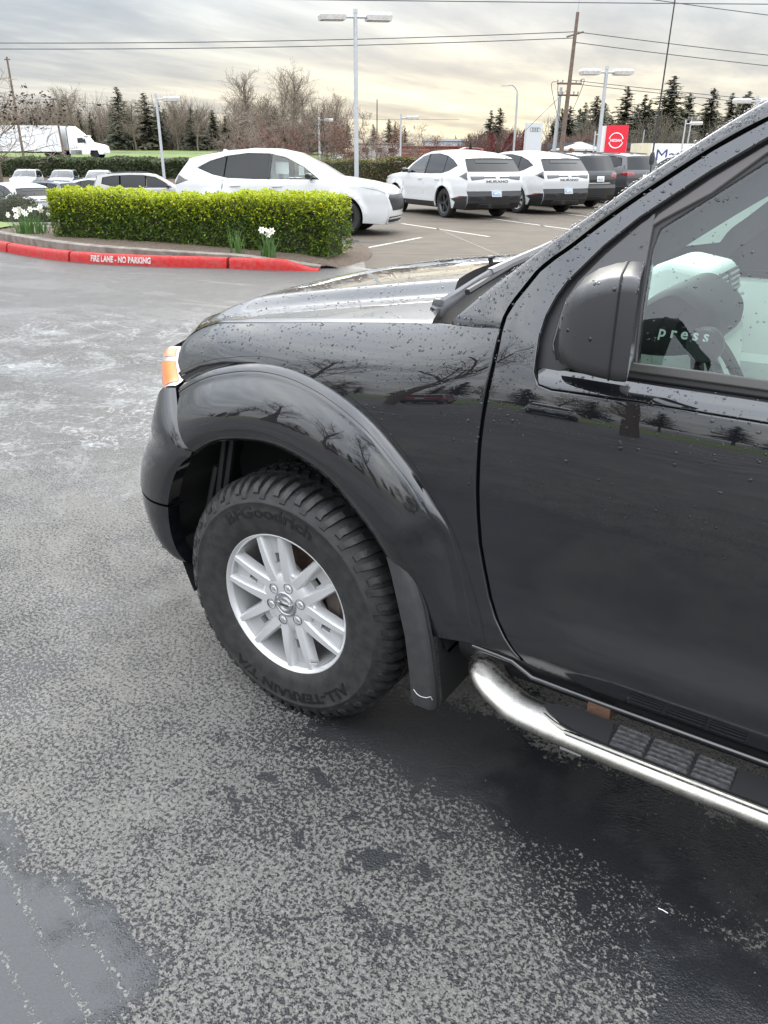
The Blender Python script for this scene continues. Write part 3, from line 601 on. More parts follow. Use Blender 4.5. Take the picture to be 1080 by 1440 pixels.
# --- bumper cover, lower valance, headlights
def plan(x0,y0,xf,s,n=2.15):     # s 0..1 from the arch round to the nose
    t=s*math.pi/2
    return x0+(xf-x0)*math.sin(t)**(2/n), y0*math.cos(t)**(2/n)-.012*max(0,1-s/.13)**2
ARCH=[(.444,.838,.930),(.405,.872,.872),(.360,.898,.820),(.322,.912,.775),(.365,.914,.735),(.402,.914,.690),(.432,.912,.635),(.455,.910,.575)]
XF=[.80,.835,.86,.875,.885,.892,.90,.90]; ZF=[.80,.78,.76,.73,.70,.665,.63,.585]
ARCH2=[(.456,.909,.566),(.462,.907,.52),(.462,.904,.47),(.452,.900,.42),(.436,.893,.388),(.428,.880,.368),(.424,.855,.358)]
XF2=[.897,.893,.88,.86,.835,.815,.80]; ZF2=[.575,.54,.505,.475,.455,.44,.43]
def wrap(A,XFs,ZFs,sy,n=2.15):
    P=[]
    for (x,y,z),xf,zf in zip(A,XFs,ZFs):
        r=[]
        for s in np.concatenate([[0],np.linspace(.02,1,40)]):
            a,b=plan(x,y,xf,s,n); r.append((a,sy*b,z+(zf-z)*float(sst(s,0,.42))))
        P.append(r)
    return np.array(P)
def fillet(P,sy):      # return lips top and bottom and at the arch
    a=P[:1]*np.array([.985,.97,1]);b=P[-1:]*np.array([.985,.97,1]); a[...,2]-=.004; b[...,2]+=.004
    P=np.concatenate([a,P,b]); e=P[:,:1].copy(); e[...,1]-=sy*.05; e[...,0]+=.004
    return np.concatenate([e,P],1)
for sy in (1,-1):
    a=crom(np.array(ARCH),3); xf=np.interp(np.linspace(0,7,len(a)),range(8),XF); zf=np.interp(np.linspace(0,7,len(a)),range(8),ZF)
    MB().grid(fillet(wrap(a,xf,zf,sy),sy),flip=sy>0).build('bumper_cover',M_black,truck,True,60)
    a=crom(np.array(ARCH2),3); xf=np.interp(np.linspace(0,6,len(a)),range(7),XF2); zf=np.interp(np.linspace(0,6,len(a)),range(7),ZF2)
    MB().grid(fillet(wrap(a,xf,zf,sy),sy),flip=sy>0).build('lower_valance',M_black,truck,True,60)
    HA=[(.497,.752,1.030),(.490,.768,1.010),(.478,.781,.988),(.460,.796,.966),(.436,.813,.950),(.447,.834,.936)]
    HX=[.80,.82,.83,.835,.84,.835]; HZ=[.985,.970,.94,.89,.83,.80]
    a=crom(np.array(HA),4); k=np.linspace(0,5,len(a)); P=wrap(a,np.interp(k,range(6),HX),np.interp(k,range(6),HZ),sy,2.0)
    lamp=MB().grid(P[:,:30],flip=sy>0).build('headlight',M_clear,truck,True,40)
    MB().grid((P[7:18,1:9]-np.array((0,0,0)))*1+np.array((.0015,sy*.0025,.0005)),flip=sy>0).build('turn_signal',M_amber,lamp,True,40)
    MB().grid((P[1:6,1:7])+np.array((.0015,sy*.0025,.0005)),flip=sy>0).build('turn_signal',mat('amber_reflector',(.75,.26,.12),.15,.1,1.),lamp,True,40)
    MB().grid(P[19:21,1:7]+np.array((.0015,sy*.0025,.0005)),flip=sy>0).build('turn_signal',MAT['amber_reflector'],lamp,True,40)
# grille
for sy in (1,-1): MB().box((.46,sy*.62,.885),(.18,.20,.17)).build('lamp_housing',M_dark,truck)
MB().box((.78,0,.87),(.05,.66,.18)).build('grille',M_plastic_s,truck)
for y in np.linspace(-.28,.28,8): MB().box((.808,y,.88),(.012,.018,.17)).build('grille_bar',M_chrome,truck)
MB().box((.80,0,.94),(.03,.50,.03)).build('grille_surround',M_chrome,truck)
# --- hood
hx=np.array([q[0] for q in hood_gap[:11]]);hg=skin(hx,np.array([q[1] for q in hood_gap[:11]]))
HX=np.concatenate([hx,[.6,.7,.8,.88]]); HZ_=np.concatenate([hg[:,2],[.985,.965,.95,.93]]); HY_=hg[:,1]
def hoodz(x,y):
    ax=abs(y); zc_=np.interp(x,[-.47,-.313,-.186,-.073,.047,.208,.33,.42,.5,.6,.7,.8,.88],[1.220,1.202,1.188,1.175,1.161,1.14,1.122,1.103,1.083,1.055,1.022,.985,.95]); zs_=np.interp(x,HX,HZ_); zg=zs_+(zc_-zs_)*(1-sst(ax,.45,.74))
    yg=np.interp(x,hx,HY_)
    t=np.clip(ax/.79,0,1)
    crown=.035*(1-t**2.2)
    ed=.50+.16*np.clip((x+.1)/.6,-.4,1)
    dome=.030*(1-sst(ax,ed-.035,ed+.045))*sst(x,.62,.30)
    return zg+crown+dome-.004*sst(ax,yg-.012,yg)
def hood_back(y): return -.43+.22*max(0,1-(abs(y)/.80)**1.6)+.02
def hood_front(y): return .865-.365*(min(abs(y),.79)/.79)**2.4
P=[]
ys=np.unique(np.concatenate([np.linspace(0,.40,14),np.linspace(.40,.72,34),np.linspace(.72,1,14)*1.0])); ys=ys/ys.max()
for s in np.linspace(0,1,70):
    r=[]
    for k in np.concatenate([-ys[::-1][:-1],ys]):
        # k = share of the half width at that x; solve by stepping
        yy=k*.79
        x0,x1=hood_back(yy),hood_front(yy); x=x0+(x1-x0)*s
        yg=float(np.interp(x,hx,HY_))-.004
        y=k*yg if abs(k)>.5 else k*yg
        z=float(hoodz(x,y)); z-=.060*(1-abs(k)**6)*max(0,(s-.90)/.10)**2
        r.append((x,y,z))
    P.append(r)
P=np.array(P); HOODP=P
e0=P[:, :1].copy(); e0[...,2]-=.02; e0[...,1]+=.003; e1=P[:,-1:].copy(); e1[...,2]-=.02; e1[...,1]-=.003
Q=np.concatenate([e0,P,e1],1); b0=Q[:1].copy(); b0[...,2]-=.03; b0[...,0]+=.002; f1=Q[-1:].copy(); f1[...,2]-=.03; f1[...,0]-=.01
MB().grid(np.concatenate([b0,Q,f1]),flip=False).build('hood',M_black,truck,True,50)
# cowl, wiper pocket, engine bay
P=[]
for y in np.linspace(-.80,.80,41):
    a=hood_back(y); b=a-.16-.02*(1-(abs(y)/.8)**2); z=1.200+.03*(1-(y/.8)**2)
    P.append([(a+.02,y,z-.012),(a-.03,y,z-.028),(b+.03,y,z+.012),(b-.04,y,z+.055)])
MB().grid(np.array(P)).build('cowl_panel',mat('cowl_plastic',(.012,.012,.012),.8,spec=.2),truck,True,50)
MB().box((.02,0,.82),(.85,1.16,.50)).build('engine_bay',M_dark,truck); MB().box((-1.7,0,.52),(5.0,1.0,.20)).build('chassis',M_dark,truck)
MB().box((-1.65,0,.56),(2.15,1.66,.14)).build('cab_floor',M_dark,truck)
# --- windscreen pillar
silh=np.array([(-.464,.818,1.222),(-.497,.812,1.254),(-.543,.803,1.295),(-.606,.791,1.348),(-.668,.776,1.399),(-.756,.742,1.470),(-.813,.718,1.517),(-.922,.675,1.598),(-1.004,.641,1.653),(-1.10,.605,1.700),(-1.22,.575,1.728),(-1.40,.55,1.745),(-1.70,.53,1.760)])
gu3=skin(np.array([q[0] for q in gap_up]),np.array([q[1] for q in gap_up]))
base=skin(np.array([-.4694,-.5362,-.5978]),np.array([.8005,.7972,.7985]))
def respace(P,n):
    P=np.asarray(P,float);L=np.concatenate([[0],np.cumsum(np.linalg.norm(np.diff(P,axis=0),axis=1))]);t=np.linspace(0,L[-1],n); return np.stack([np.interp(t,L,P[:,i]) for i in range(3)],1)
A=respace(crom(silh,6),60); B=respace(np.concatenate([crom(gu3,4)]),60); B[:,0]+=.0025
for sy in (1,-1):
    P=[]
    for i in range(60):
        a,b=A[i],B[i]; r=[]; n=np.array((.25,.75,.6)); n/=np.linalg.norm(n)
        for t in np.linspace(0,1,9):
            q=a+(b-a)*t+n*.0035*4*t*(1-t)*min(1,i/6+.25); r.append(q)
        r=[a+np.array((-.004,-.045,-.010)),a+np.array((.002,-.008,.001))]+r+[b+np.array((0,-.02,-.004))]
        P.append([(q[0],sy*q[1],q[2]) for q in r])
    P=np.array(P); lead=P[:1].copy(); lead[...,2]-=.03; P=np.concatenate([lead,P])
    MB().grid(P,flip=sy<0).build('windscreen_pillar',M_black,truck,True,45)
# windscreen and roof
P=[]
AW=respace(crom(silh[:10],6),24)-np.array((0,.045,.006))
for i in range(24):
    a=AW[i]; P.append([(a[0]+.15*math.cos(math.pi*k/2)**1.7*(1-i/40),k*(a[1]-.012),a[2]-.012) for k in np.linspace(-1,1,25)])
MB().grid(np.array(P)).build('windscreen',M_clearglass,truck,True,0)
P=[]
for x,y,z in [(-1.10,.575,1.700),(-1.22,.555,1.730),(-1.40,.54,1.748),(-1.70,.53,1.762),(-2.2,.53,1.755),(-2.55,.54,1.72),(-2.72,.56,1.65)]:
    P.append([(x+.10*(1-k*k)*(x>-1.3),k*y,z+.025*(1-k*k)) for k in np.linspace(-1,1,25)])
MB().grid(np.array(P)).build('roof',M_black,truck,True,0)
for sy in (1,-1):
    MB().grid(np.array([[(x,sy*y,z) for x,y,z in r] for r in [[(-1.7,.53,1.762),(-1.7,.62,1.735),(-1.7,.66,1.70)],[(-2.2,.53,1.755),(-2.2,.62,1.73),(-2.2,.66,1.69)],[(-2.72,.56,1.65),(-2.72,.66,1.62),(-2.72,.70,1.60)]]]),flip=sy<0).build('roof_rail',M_black,truck)
MB().grid(np.array([[(-2.72,k,1.64) ,(-2.76,k,1.2)] for k in np.linspace(-.6,.6,9)])).build('back_glass',M_glass,truck)
MB().grid(np.array([[(x,k*.53,1.70-.05*(x<-2.5)) for k in np.linspace(-1,1,5)] for x in (-1.2,-2.0,-2.7)]),flip=True).build('headliner',M_trim,truck)
# wiper in its pocket
wp=empty('wiper'); wp.parent=truck
MB().tube([(-.335,.665,1.205),(-.345,.645,1.222),(-.36,.60,1.240),(-.372,.52,1.266),(-.385,.46,1.285)],[.020,.019,.016,.012,.010],8,sx=.8).build('wiper_arm',mat('wiper_grey',(.085,.085,.09),.4),wp)
MB().tube([(-.383,.47,1.284),(-.372,.30,1.296),(-.33,.02,1.300),(-.28,-.20,1.300)],[.012,.011,.010,.007],6).build('wiper_arm',MAT['wiper_grey'],wp)
MB().tube([(-.398,.62,1.255),(-.385,.35,1.288),(-.34,.0,1.292),(-.30,-.18,1.292)],.008,6).build('wiper_blade',M_rubber,wp)
MB().lathe([(0,.016),(.010,.016),(.015,.010),(.017,0)],14,'z',(-.338,.655,1.222)).build('wiper_cap',M_plastic_s,wp)
MB().tube([(-.19,.06,1.252),(-.185,.06,1.270),(-.20,.062,1.274)],[.008,.009,.005],10).build('washer_nozzle',M_plastic_s,truck)
# --- door mirror
mir=empty('door_mirror'); mir.parent=truck
def rrect(c,hy,hz,r,n=6):
    o=[]
    for k,(a,b) in enumerate(((1,1),(-1,1),(-1,-1),(1,-1))):
        for t in np.linspace(0,1,n): 
            an=math.pi/2*(k+t); o.append((c[0]+a*(hy-r)+r*math.cos(an),c[1]+b*(hz-r)+r*math.sin(an)))
    return o
P=[]
for x,cy,cz,hy,hz,r in [(-.918,1.052,1.312,.100,.074,.020),(-.934,1.053,1.312,.105,.080,.022),(-.931,1.053,1.312,.108,.082,.023),(-.915,1.052,1.312,.109,.083,.024),(-.885,1.050,1.310,.108,.080,.025),(-.855,1.047,1.305,.105,.074,.027),(-.832,1.042,1.298,.099,.065,.032),(-.816,1.034,1.290,.086,.050,.034),(-.808,1.025,1.284,.062,.034,.028)]:
    P.append([(x+ .030*(y-1.05)/.12*(-1),y,z) for y,z in rrect((cy,cz),hy,hz,r)])
mb=MB().grid(np.array(P),cv=True,flip=True); mb.add(P[-1],[tuple(range(len(P[-1])))]); mb.build('mirror_housing',mat('mirror_cap_plastic',(.030,.030,.032),.36,bump=(330,.12,.001)),mir,True,50)
MB().add([(-.919+.030*(y-1.05)/.12*(-1)+.004,y,z) for y,z in rrect((1.052,1.312),.097,.071,.02)],[tuple(range(24))[::-1]]).build('mirror_glass',M_mirrorglass,mir,False)
P=[]
for y,x0,x1,z0,z1 in [(.865,-.86,-.735,1.185,1.27),(.90,-.86,-.745,1.190,1.255),(.94,-.87,-.770,1.200,1.248),(.99,-.88,-.79,1.210,1.250),(1.05,-.88,-.81,1.222,1.255)]:
    P.append([(x0,y,z1),(x0-.006,y,(z0+z1)/2),(x0,y,z0),(x1,y,z0),(x1+.008,y,(z0+z1)/2),(x1,y,z1)])
mb=MB().grid(np.array(P),cv=True); mb.add(P[-1],[tuple(range(6))]); mb.build('mirror_foot',M_plastic_s,mir,True,40)
P=[(-.905+.030*(y-1.052)/.12*(-1),y,z) for y,z in rrect((1.052,1.312),.1093,.0833,.024)]; MB().tube(P+[P[0]],.0014,5,False).build('housing_seam',M_dark,mir)
for o in list(mir.children): mesh_obj(o.name.split('.')[0],np.array([v.co for v in o.data.vertices])*np.array([1,-1,1]),[tuple(p.vertices)[::-1] for p in o.data.polygons],o.data.materials[0],mir,True,50)
# --- wheel
wheel=empty('front_wheel',(0,0,0)); wheel.parent=truck; wheel.location=(0,0,.373)
def squash(v):
    x,y,z=v; lim=-.3715
    if z<lim+.02: b=max(0,(lim+.02-z)); z=max(z,lim) if z<lim else z; y=y+ (.25*b if y>.785 else -.25*b)
    return (x,y,z)
def make_wheel(w):
    R=.385
    prof=[(.226,.895),(.222,.906),(.232,.914),(.250,.9205),(.262,.9215),(.275,.9245),(.300,.926),(.318,.9235),(.321,.9255),(.325,.9255),(.328,.922),(.345,.913),(.356,.903),(.3665,.888),(.372,.870),(.373,.84),(.374,.785),(.373,.72),(.3665,.682),(.345,.655),(.30,.645),(.24,.66)]
    tb=MB().lathe(prof,96,'y'); tb.V=[squash(v) for v in tb.V]; tyre=tb.build('tyre',M_tyre,w,True,60)
    # tread: shoulder lugs, two rows of interlocking blocks, centre rows
    mb=MB()
    def block(a0,a1,h0,h1,skew,r0,r1,ch=.004):
        # block between lateral positions h0..h1 (y) and angles a0..a1
        V=[]
        for rr,e in ((r0,0.),(r1,ch)):
            for (a,h) in ((a0,h0),(a1,h0),(a1+skew,h1),(a0+skew,h1)):
                a_=a+(e/R if a in (a0,) or a==a0 else -e/R); 
                r_=rr(h) if callable(rr) else rr
                V.append((r_*math.cos(a_),h,r_*math.sin(a_)))
        return V
    N=60; da=2*math.pi/N
    def lug(a,wd,pts):      # pts: (r,y,skew) path across the shoulder; raised rib with width wd
        rows=[]
        for (r,y,sk,hh) in pts:
            A0=a+sk-wd/2;A1=a+sk+wd/2
            rows.append([((r-.016)*math.cos(A0),y-.0,(r-.016)*math.sin(A0)),((r+hh)*math.cos(A0+.10*wd),y+hh*.5,(r+hh)*math.sin(A0+.10*wd)),((r+hh)*math.cos(A1-.10*wd),y+hh*.5,(r+hh)*math.sin(A1-.10*wd)),((r-.016)*math.cos(A1),y,(r-.016)*math.sin(A1))])
        mb.grid(np.array(rows),flip=True); mb.add(rows[0],[(3,2,1,0)]); mb.add(rows[-1],[(0,1,2,3)])
    for i in range(N):
        a=i*da; L=.006 if i%2 else .0
        wd=da*(.66 if i%2 else .58)
        (lug(a,wd*.92,[(.346,.9125,.004,.0042),(.356,.9035,.0,.0065)] +[(.3645,.893,.012,.0080),(.3735,.868,.02,.0105),(.3745,.838,.034,.0105)]) if i%2 else None); i%2 or lug(a,wd*1.06,[(.331,.9185,-.026,.0045),(.343,.9135,-.024,.0048),(.352,.9075,-.012,.0055),(.3645,.893,.0,.0075),(.3735,.868,.014,.0105),(.3745,.838,.040,.0105)])
        lug(a+da*.3,wd*.98,[(.3745,.829,.00,.0105),(.3745,.812,.045,.0105),(.3745,.797,.02,.0105)])
        lug(a+da*.1,wd*.98,[(.3745,.788,.03,.0105),(.3745,.770,.00,.0105),(.3745,.757,.03,.0105)])
        lug(a+da*.6,wd*.98,[(.3745,.748,.02,.0105),(.3745,.733,.045,.0105),(.3745,.716,.00,.0105)])
        lug(a+da*.5,wd,[(.3745,.707,-.03,.0105),(.3735,.683,.0,.0105),(.3645,.662,.0,.0075),(.352,.652,.012,.0055)])
    mb.V=[squash(v) for v in mb.V]; mb.build('tread_blocks',M_tread,tyre,True,25,kind='stuff')
    # raised sidewall lettering
    def arc_text(s,rad,a_mid,size,flip,stretch=1.):
        V,F=text_mesh(s,size,.0011,.0012)
        V[:,0]*=stretch
        out=[]
        for x,y,z in V:
            if not flip: an=a_mid+ (x/rad); r=rad+y
            else: an=a_mid-(x/rad); r=rad-y
            yy=np.interp(r,[.25,.262,.275,.30,.318],[.9205,.9215,.9245,.926,.9235])
            out.append((r*math.cos(an),yy+z+.0006,r*math.sin(an)))
        mesh_obj('sidewall_lettering',out,F,M_letter,tyre,False)
    # car x runs forward (left in view): letters read clockwise seen from outside
    arc_text('BFGoodrich',.2935,math.radians(84),.046,False,1.45)
    arc_text('ALL-TERRAIN T/A',.2935,math.radians(-97),.044,False,1.35)
    # rim
    MB().lathe([(.190,.69),(.197,.76),(.1985,.845),(.2045,.875),(.2085,.893)],72,'y').build('barrel',M_alloy_in,w,True,45)
    rim=MB().lathe([(.196,.70),(.205,.80),(.205,.862),(.207,.885),(.213,.902),(.2205,.9075),(.2245,.906),(.2255,.899),(.224,.89)],96,'y').build('rim',M_alloy,w,True,45)
    sp=MB()
    def bar(p0,p1,w0,w1,y0,y1,th=.030,ch=.006):
        p0=np.array(p0);p1=np.array(p1);t=p1-p0;L=np.linalg.norm(t);t/=L;n=np.array([-t[1],t[0]]);rows=[]
        for k in np.linspace(0,1,5):
            q=p0+t*L*k;wd=(w0+(w1-w0)*k)/2;y=y0+(y1-y0)*k+.004*math.sin(math.pi*k)
            r=[(q-n*(wd+.004),y-th),(q-n*wd,y-ch),(q-n*(wd-ch*.7),y),(q+n*(wd-ch*.7),y),(q+n*wd,y-ch),(q+n*(wd+.004),y-th)]
            rows.append([(a[0],yy,a[1]) for a,yy in r])
        sp.grid(np.array(rows),flip=True)
    c_=lambda r,a:(r*math.cos(math.radians(a)),r*math.sin(math.radians(a)))
    web=MB()
    for k in range(6):
        a=17+60*k
        bar(c_(.062,a-24),c_(.214,a-11.0),.036,.0215,.893,.901); bar(c_(.062,a+24),c_(.214,a+11.0),.036,.0215,.893,.901)
        # recessed web between the twin bars, with its slot
        for (r0,r1,e,yy) in ((.055,.128,15,.880),(.158,.209,10,.8785)):
            q=[c_(r0,a-e*1.3),c_(r1,a-e),c_(r1,a+e),c_(r0,a+e*1.3)]
            web.prism(q,lambda u,v:(u,yy-.02,v),lambda u,v:(u,yy,v))
        for sg in (-1,1):
            q=[c_(.128,a+sg*13),c_(.158,a+sg*10.5),c_(.158,a+sg*4.2),c_(.128,a+sg*4.6)]
            web.prism(q if sg<0 else q[::-1],lambda u,v:(u,.855,v),lambda u,v:(u,.8792,v))
        # V gusset between neighbouring pairs
        b=a+30
        bar(c_(.110,b-17.5),c_(.088,b),.022,.030,.889,.888,.026); bar(c_(.110,b+17.5),c_(.088,b),.022,.030,.889,.888,.026)
        q=[c_(.060,b-20),c_(.118,b-15.5),c_(.100,b),c_(.118,b+15.5),c_(.060,b+20)]
        web.prism(q,lambda u,v:(u,.850,v),lambda u,v:(u,.877,v))
    sp.build('spoke',M_alloy,rim,True,30); web.build('spoke_web',M_alloy_in,rim,True,30)
    MB().lathe([(.092,.850),(.096,.872),(.092,.8875),(.082,.8935),(.060,.8960),(.040,.8965),(.036,.893)],48,'y').build('hub',M_alloy,rim,True,35)
    for k in range(6):
        a=math.radians(43+60*k); c=(.057*math.cos(a),0,.057*math.sin(a))
        MB().lathe([(.0160,.8975),(.0152,.8982),(.0135,.8905),(.0005,.8885)],20,'y',c).build('nut_recess',M_alloy_d,rim,True,30)
        MB().lathe([(.0095,.885),(.0095,.895),(.0075,.8975),(.004,.8985),(.0005,.8985)],6,'y',c).build('lug_nut',M_nut,rim,True,20)
    cap=MB().lathe([(.040,.888),(.040,.8985),(.037,.901),(.033,.9005),(.031,.8985),(.0005,.9000)],40,'y').build('centre_cap',mat('cap_grey',(.33,.33,.34),.3,.7,.5),rim,True,35)
    MB().lathe([(.0225,.8990),(.0225,.9030),(.0185,.9030),(.0185,.8990)],32,'y').build('emblem_ring',M_chrome,cap,True,30)
    MB().box((0,.9020,0),(.054,.004,.011)).build('emblem_bar',M_chrome,cap)
    V,F=text_mesh('NISSAN',.0095,.0004,.0002); mesh_obj('emblem_letters',[(-x,.9044+z,y) for x,y,z in V],[f[::-1] for f in F],M_dash,cap,False)
    MB().lathe([(.0005,.80),(.145,.80),(.152,.796),(.152,.776),(.148,.772)],48,'y').build('brake_disc',M_rust,w,True,30)
    MB().lathe([(.0,.812),(.075,.812),(.080,.806),(.08,.78)],32,'y').build('disc_hat',M_rusty,w,True,30)
    P=MB()
    for a0,a1 in ((120,205),):
        rows=[]
        for a in np.linspace(a0,a1,10):
            c,s=math.cos(math.radians(a)),math.sin(math.radians(a)); rows.append([(r*c,y,r*s) for r,y in ((.10,.77),(.10,.835),(.115,.845),(.155,.845),(.168,.83),(.168,.77))])
        P.grid(np.array(rows)); P.add(rows[0],[tuple(range(6))]); P.add(rows[-1],[tuple(range(6))[::-1]])
    P.build('brake_caliper',mat('caliper_iron',(.16,.13,.115),.6,.5),w,True,30)
    MB().lathe([(.0005,.72),(.20,.72)],32,'y').build('wheel_back',M_dark,w,False)
    a=math.radians(-122); MB().tube([(.197*math.cos(a),.893,.197*math.sin(a)),(.186*math.cos(a),.915,.186*math.sin(a))],[.005,.004],8).build('valve_stem',M_nut,rim)
make_wheel(wheel)
def dup_wheel(x,side):
    w=copy_tree(wheel,truck,(x,0,.373),math.pi if side<0 else 0)
dup_wheel(0,-1); dup_wheel(-3.2,1); dup_wheel(-3.2,-1)
# wheel house
for sy in (1,-1):
    P=[]
    for a in np.linspace(-8,198,46):
        c,s=math.cos(math.radians(a)),math.sin(math.radians(a)); rr=.522+ .010*math.sin(a*.35)
        P.append([(rr*c,sy*y,max(.40,.385+rr*s)) for y in (.880,.83,.75,.60,.45)])
    MB().grid(np.array(P),flip=sy>0).build('wheel_liner',M_liner,truck,True,40)
    MB().box((0,sy*.47,.62),(1.0,.03,.66)).build('inner_fender',M_dark,truck)
for k,(x,z0,z1) in enumerate([(.30,.62,.86),(.345,.55,.80),(.39,.52,.70)]): MB().tube([(x,.80,z0),(x-.06,.80,z1)],.010,6).build('liner_rib',M_liner,truck)
MB().tube([(0,.62,.46),(-.02,.56,.95)],[.05,.055],14).build('strut',M_plastic,truck)
MB().grid(np.array([[(.475,y,.43),(.455,y,.36),(.425,y,.285),(.415,y,.265)] for y in (.865,.80,.65,.5)])).build('splash_guard',M_dark,truck,True,0)
# --- mud flap
mf=empty('mud_flap'); mf.parent=truck
M_flap=mat('mud_flap_plastic',(.022,.023,.024),.6,bump=(260,.4,.002),var=(30,.5,(.036,.036,.035)))
P=[]
for z,x0,x1,y in [(.652,-.365,-.412,.935),(.605,-.382,-.442,.937),(.54,-.400,-.468,.938),(.44,-.426,-.492,.938),(.34,-.440,-.508,.937),(.262,-.448,-.518,.936),(.240,-.452,-.516,.934)]:
    P.append([(x0,y-.05,z),(x0-.001,y-.006,z),(x0-.006,y,z),(x1+.012,y,z),(x1+.001,y-.008,z),(x1-.006,y-.03,z),(x1-.006,y-.018,z),(x1-.007,y-.028,z)])
mb=MB().grid(np.array(P),flip=True); mb.add([P[0][i] for i in range(8)],[tuple(range(8))]); mb.add([P[-1][i] for i in range(8)],[tuple(range(8))[::-1]]); mb.build('flap_sheet',M_flap,mf,True,40)
MB().tube([(-.460,.9375,.290),(-.472,.9400,.282),(-.484,.9405,.279),(-.500,.9395,.281),(-.512,.9360,.287),(-.515,.933,.276)],.0008,5).build('plastic_thread',mat('white_thread',(.6,.6,.6),.5),mf)
MB().add([(-.44,.895,.62),(-.50,.895,.45),(-.525,.895,.245),(-.525,.66,.245),(-.50,.66,.45),(-.44,.66,.62)],[(0,1,4,5),(1,2,3,4)]).build('flap_back',M_dark,mf,False)
# --- side step: stainless tube with a tread pad let into it
step=empty('side_step'); step.parent=truck
path=crom([(-.62,.74,.410),(-.625,.82,.410),(-.640,.880,.408),(-.672,.925,.402),(-.73,.955,.391),(-.80,.966,.381),(-1.05,.969,.376),(-1.5,.969,.375),(-2.3,.969,.375),(-2.55,.955,.375),(-2.72,.89,.39),(-2.80,.78,.40)],8)
MB().tube(path,.0285,28,True,1.72).build('step_tube',M_steel,step,True,50)
def pad(x0,x1,y0,y1,z): return MB().box(((x0+x1)/2,(y0+y1)/2,z),(x1-x0,y1-y0,.012))
zt=.4065
pts=[(-.815,.957),(-.84,.976),(-.88,.993),(-.92,1.001),(-.985,1.004),(-.975,.926),(-.90,.924),(-.84,.938)]
mb=MB(); n=len(pts); mb.prism(pts,lambda u,v:(u,v,zt-.03),lambda u,v:(u,v,zt+.003)); mb.build('step_pad',M_plastic,step,True,30)
pad(-1.235,-.9805,.926,1.004,zt-.006).build('step_pad',M_plastic_s,step); pad(-2.4,-1.2355,.926,1.004,zt-.003).build('step_pad',M_plastic,step)
M_rib=mat('worn_step_rib',(.035,.035,.036),.35,var=(90,.8,(.09,.09,.09)))
for j in range(5):
    y=.934+.0155*j
    for a,b in ((-1.058,-.986),(-1.151,-1.063),(-1.234,-1.156)): MB().box(((a+b)/2,y,zt+.002),(b-a,.0075,.006),taper=.9).build('step_rib',M_rib,step)
ring=[(-.805,.957),(-.832,.980),(-.875,.998),(-.93,1.0075),(-1.02,1.0105),(-2.4,1.0105)]
MB().tube([(x,y,zt-.004) for x,y in crom(ring,5)],.0045,6).build('pad_lip',M_steel,step)
MB().box((-.930,.868,.398),(.052,.07,.05)).build('step_bracket',M_rusty,step); MB().box((-.932,.82,.43),(.06,.10,.06)).build('step_bracket',M_dark,step)
MB().box((-.90,.972,.330),(.05,.012,.012)).build('step_bolt',M_nut,step); MB().box((-.872,.970,.328),(.006,.006,.022)).build('step_bolt',M_plastic,step); MB().box((-.93,.970,.328),(.006,.006,.022)).build('step_bolt',M_plastic,step)
for sy in (-1,):
    q=path.copy(); q[:,1]*=-1; MB().tube(q,.0285,16,True,1.72).build('step_tube',M_steel,step,True,50)
# rocker: bright lower lip of the door opening and the dark sill under it
q=[]
for x in np.linspace(-.60,-2.7,40):
    s=skin(x,.0); q.append((x,s[1]-.004,s[2]-.016 if x<-.74 else .452+ .004*(x+.6)/.14))
MB().tube(q,.0075,10).build('rocker_lip',mat('rocker_lip_black',(.012,.012,.013),.12,0,1.),truck,True,60)
P=[]
for x in np.linspace(-.56,-2.7,20): P.append([(x,.892,.462),(x,.885,.425),(x,.85,.375),(x,.76,.345),(x,.60,.345)])
MB().grid(np.array(P),flip=True).build('rocker_panel',M_plastic_s,truck,True,30)
# dark structure behind the shut lines
for sy in (1,-1):
    body_pts=np.linspace(.0,.80,14); P=[]
    for x in (-.56,-.60,-.64,-.70,-.76): P.append([tuple(skin(x,w)*np.array([1,sy,1])-np.array([0,sy*.022,0])) for w in body_pts])
    MB().grid(np.array(P),flip=sy>0).build('hinge_pillar',M_dark,truck,True,0)
    P=[]
    for x in np.linspace(-.5,.45,14): 
        w=float(np.interp(-x,[-q[0] for q in hood_gap[:9]][::-1][::-1],[q[1] for q in hood_gap[:9]])) if False else float(np.interp(x,[q[0] for q in hood_gap[:9]],[q[1] for q in hood_gap[:9]]))
        s=skin(x,w); P.append([(x,sy*(s[1]+.03),s[2]-.05),(x,sy*s[1],s[2]-.022),(x,sy*(s[1]-.08),s[2]-.02),(x,sy*(s[1]-.09),s[2]-.2)])
    MB().grid(np.array(P),flip=sy<0).build('fender_rail',M_dark,truck,True,0)
    P=[[(a[0]-.002,sy*(a[1]-.024),a[2]-.016),(b[0]-.03,sy*(b[1]-.030),b[2]-.02),(b[0]-.10,sy*(b[1]-.035),b[2]-.09)] for a,b in zip(A,B)]
    MB().grid(np.array(P),flip=sy<0).build('pillar_core',M_dark,truck,True,0)
# --- aerial on the far wing
MB().tube([(-.415,-.74,1.18),(-.425,-.745,1.26)],[.014,.010],10).build('aerial_base',M_plastic,truck)
MB().tube([(-.425,-.745,1.25),(-.418,-.745,1.55),(-.425,-.745,2.25)],[.0034,.003,.002],6).build('aerial_mast',M_plastic_s,truck); MB().lathe([(.007,1.535),(.009,1.545),(.009,1.565),(.006,1.575)],10,'z',(-.418,-.745,0)).build('aerial_collar',M_plastic,truck)

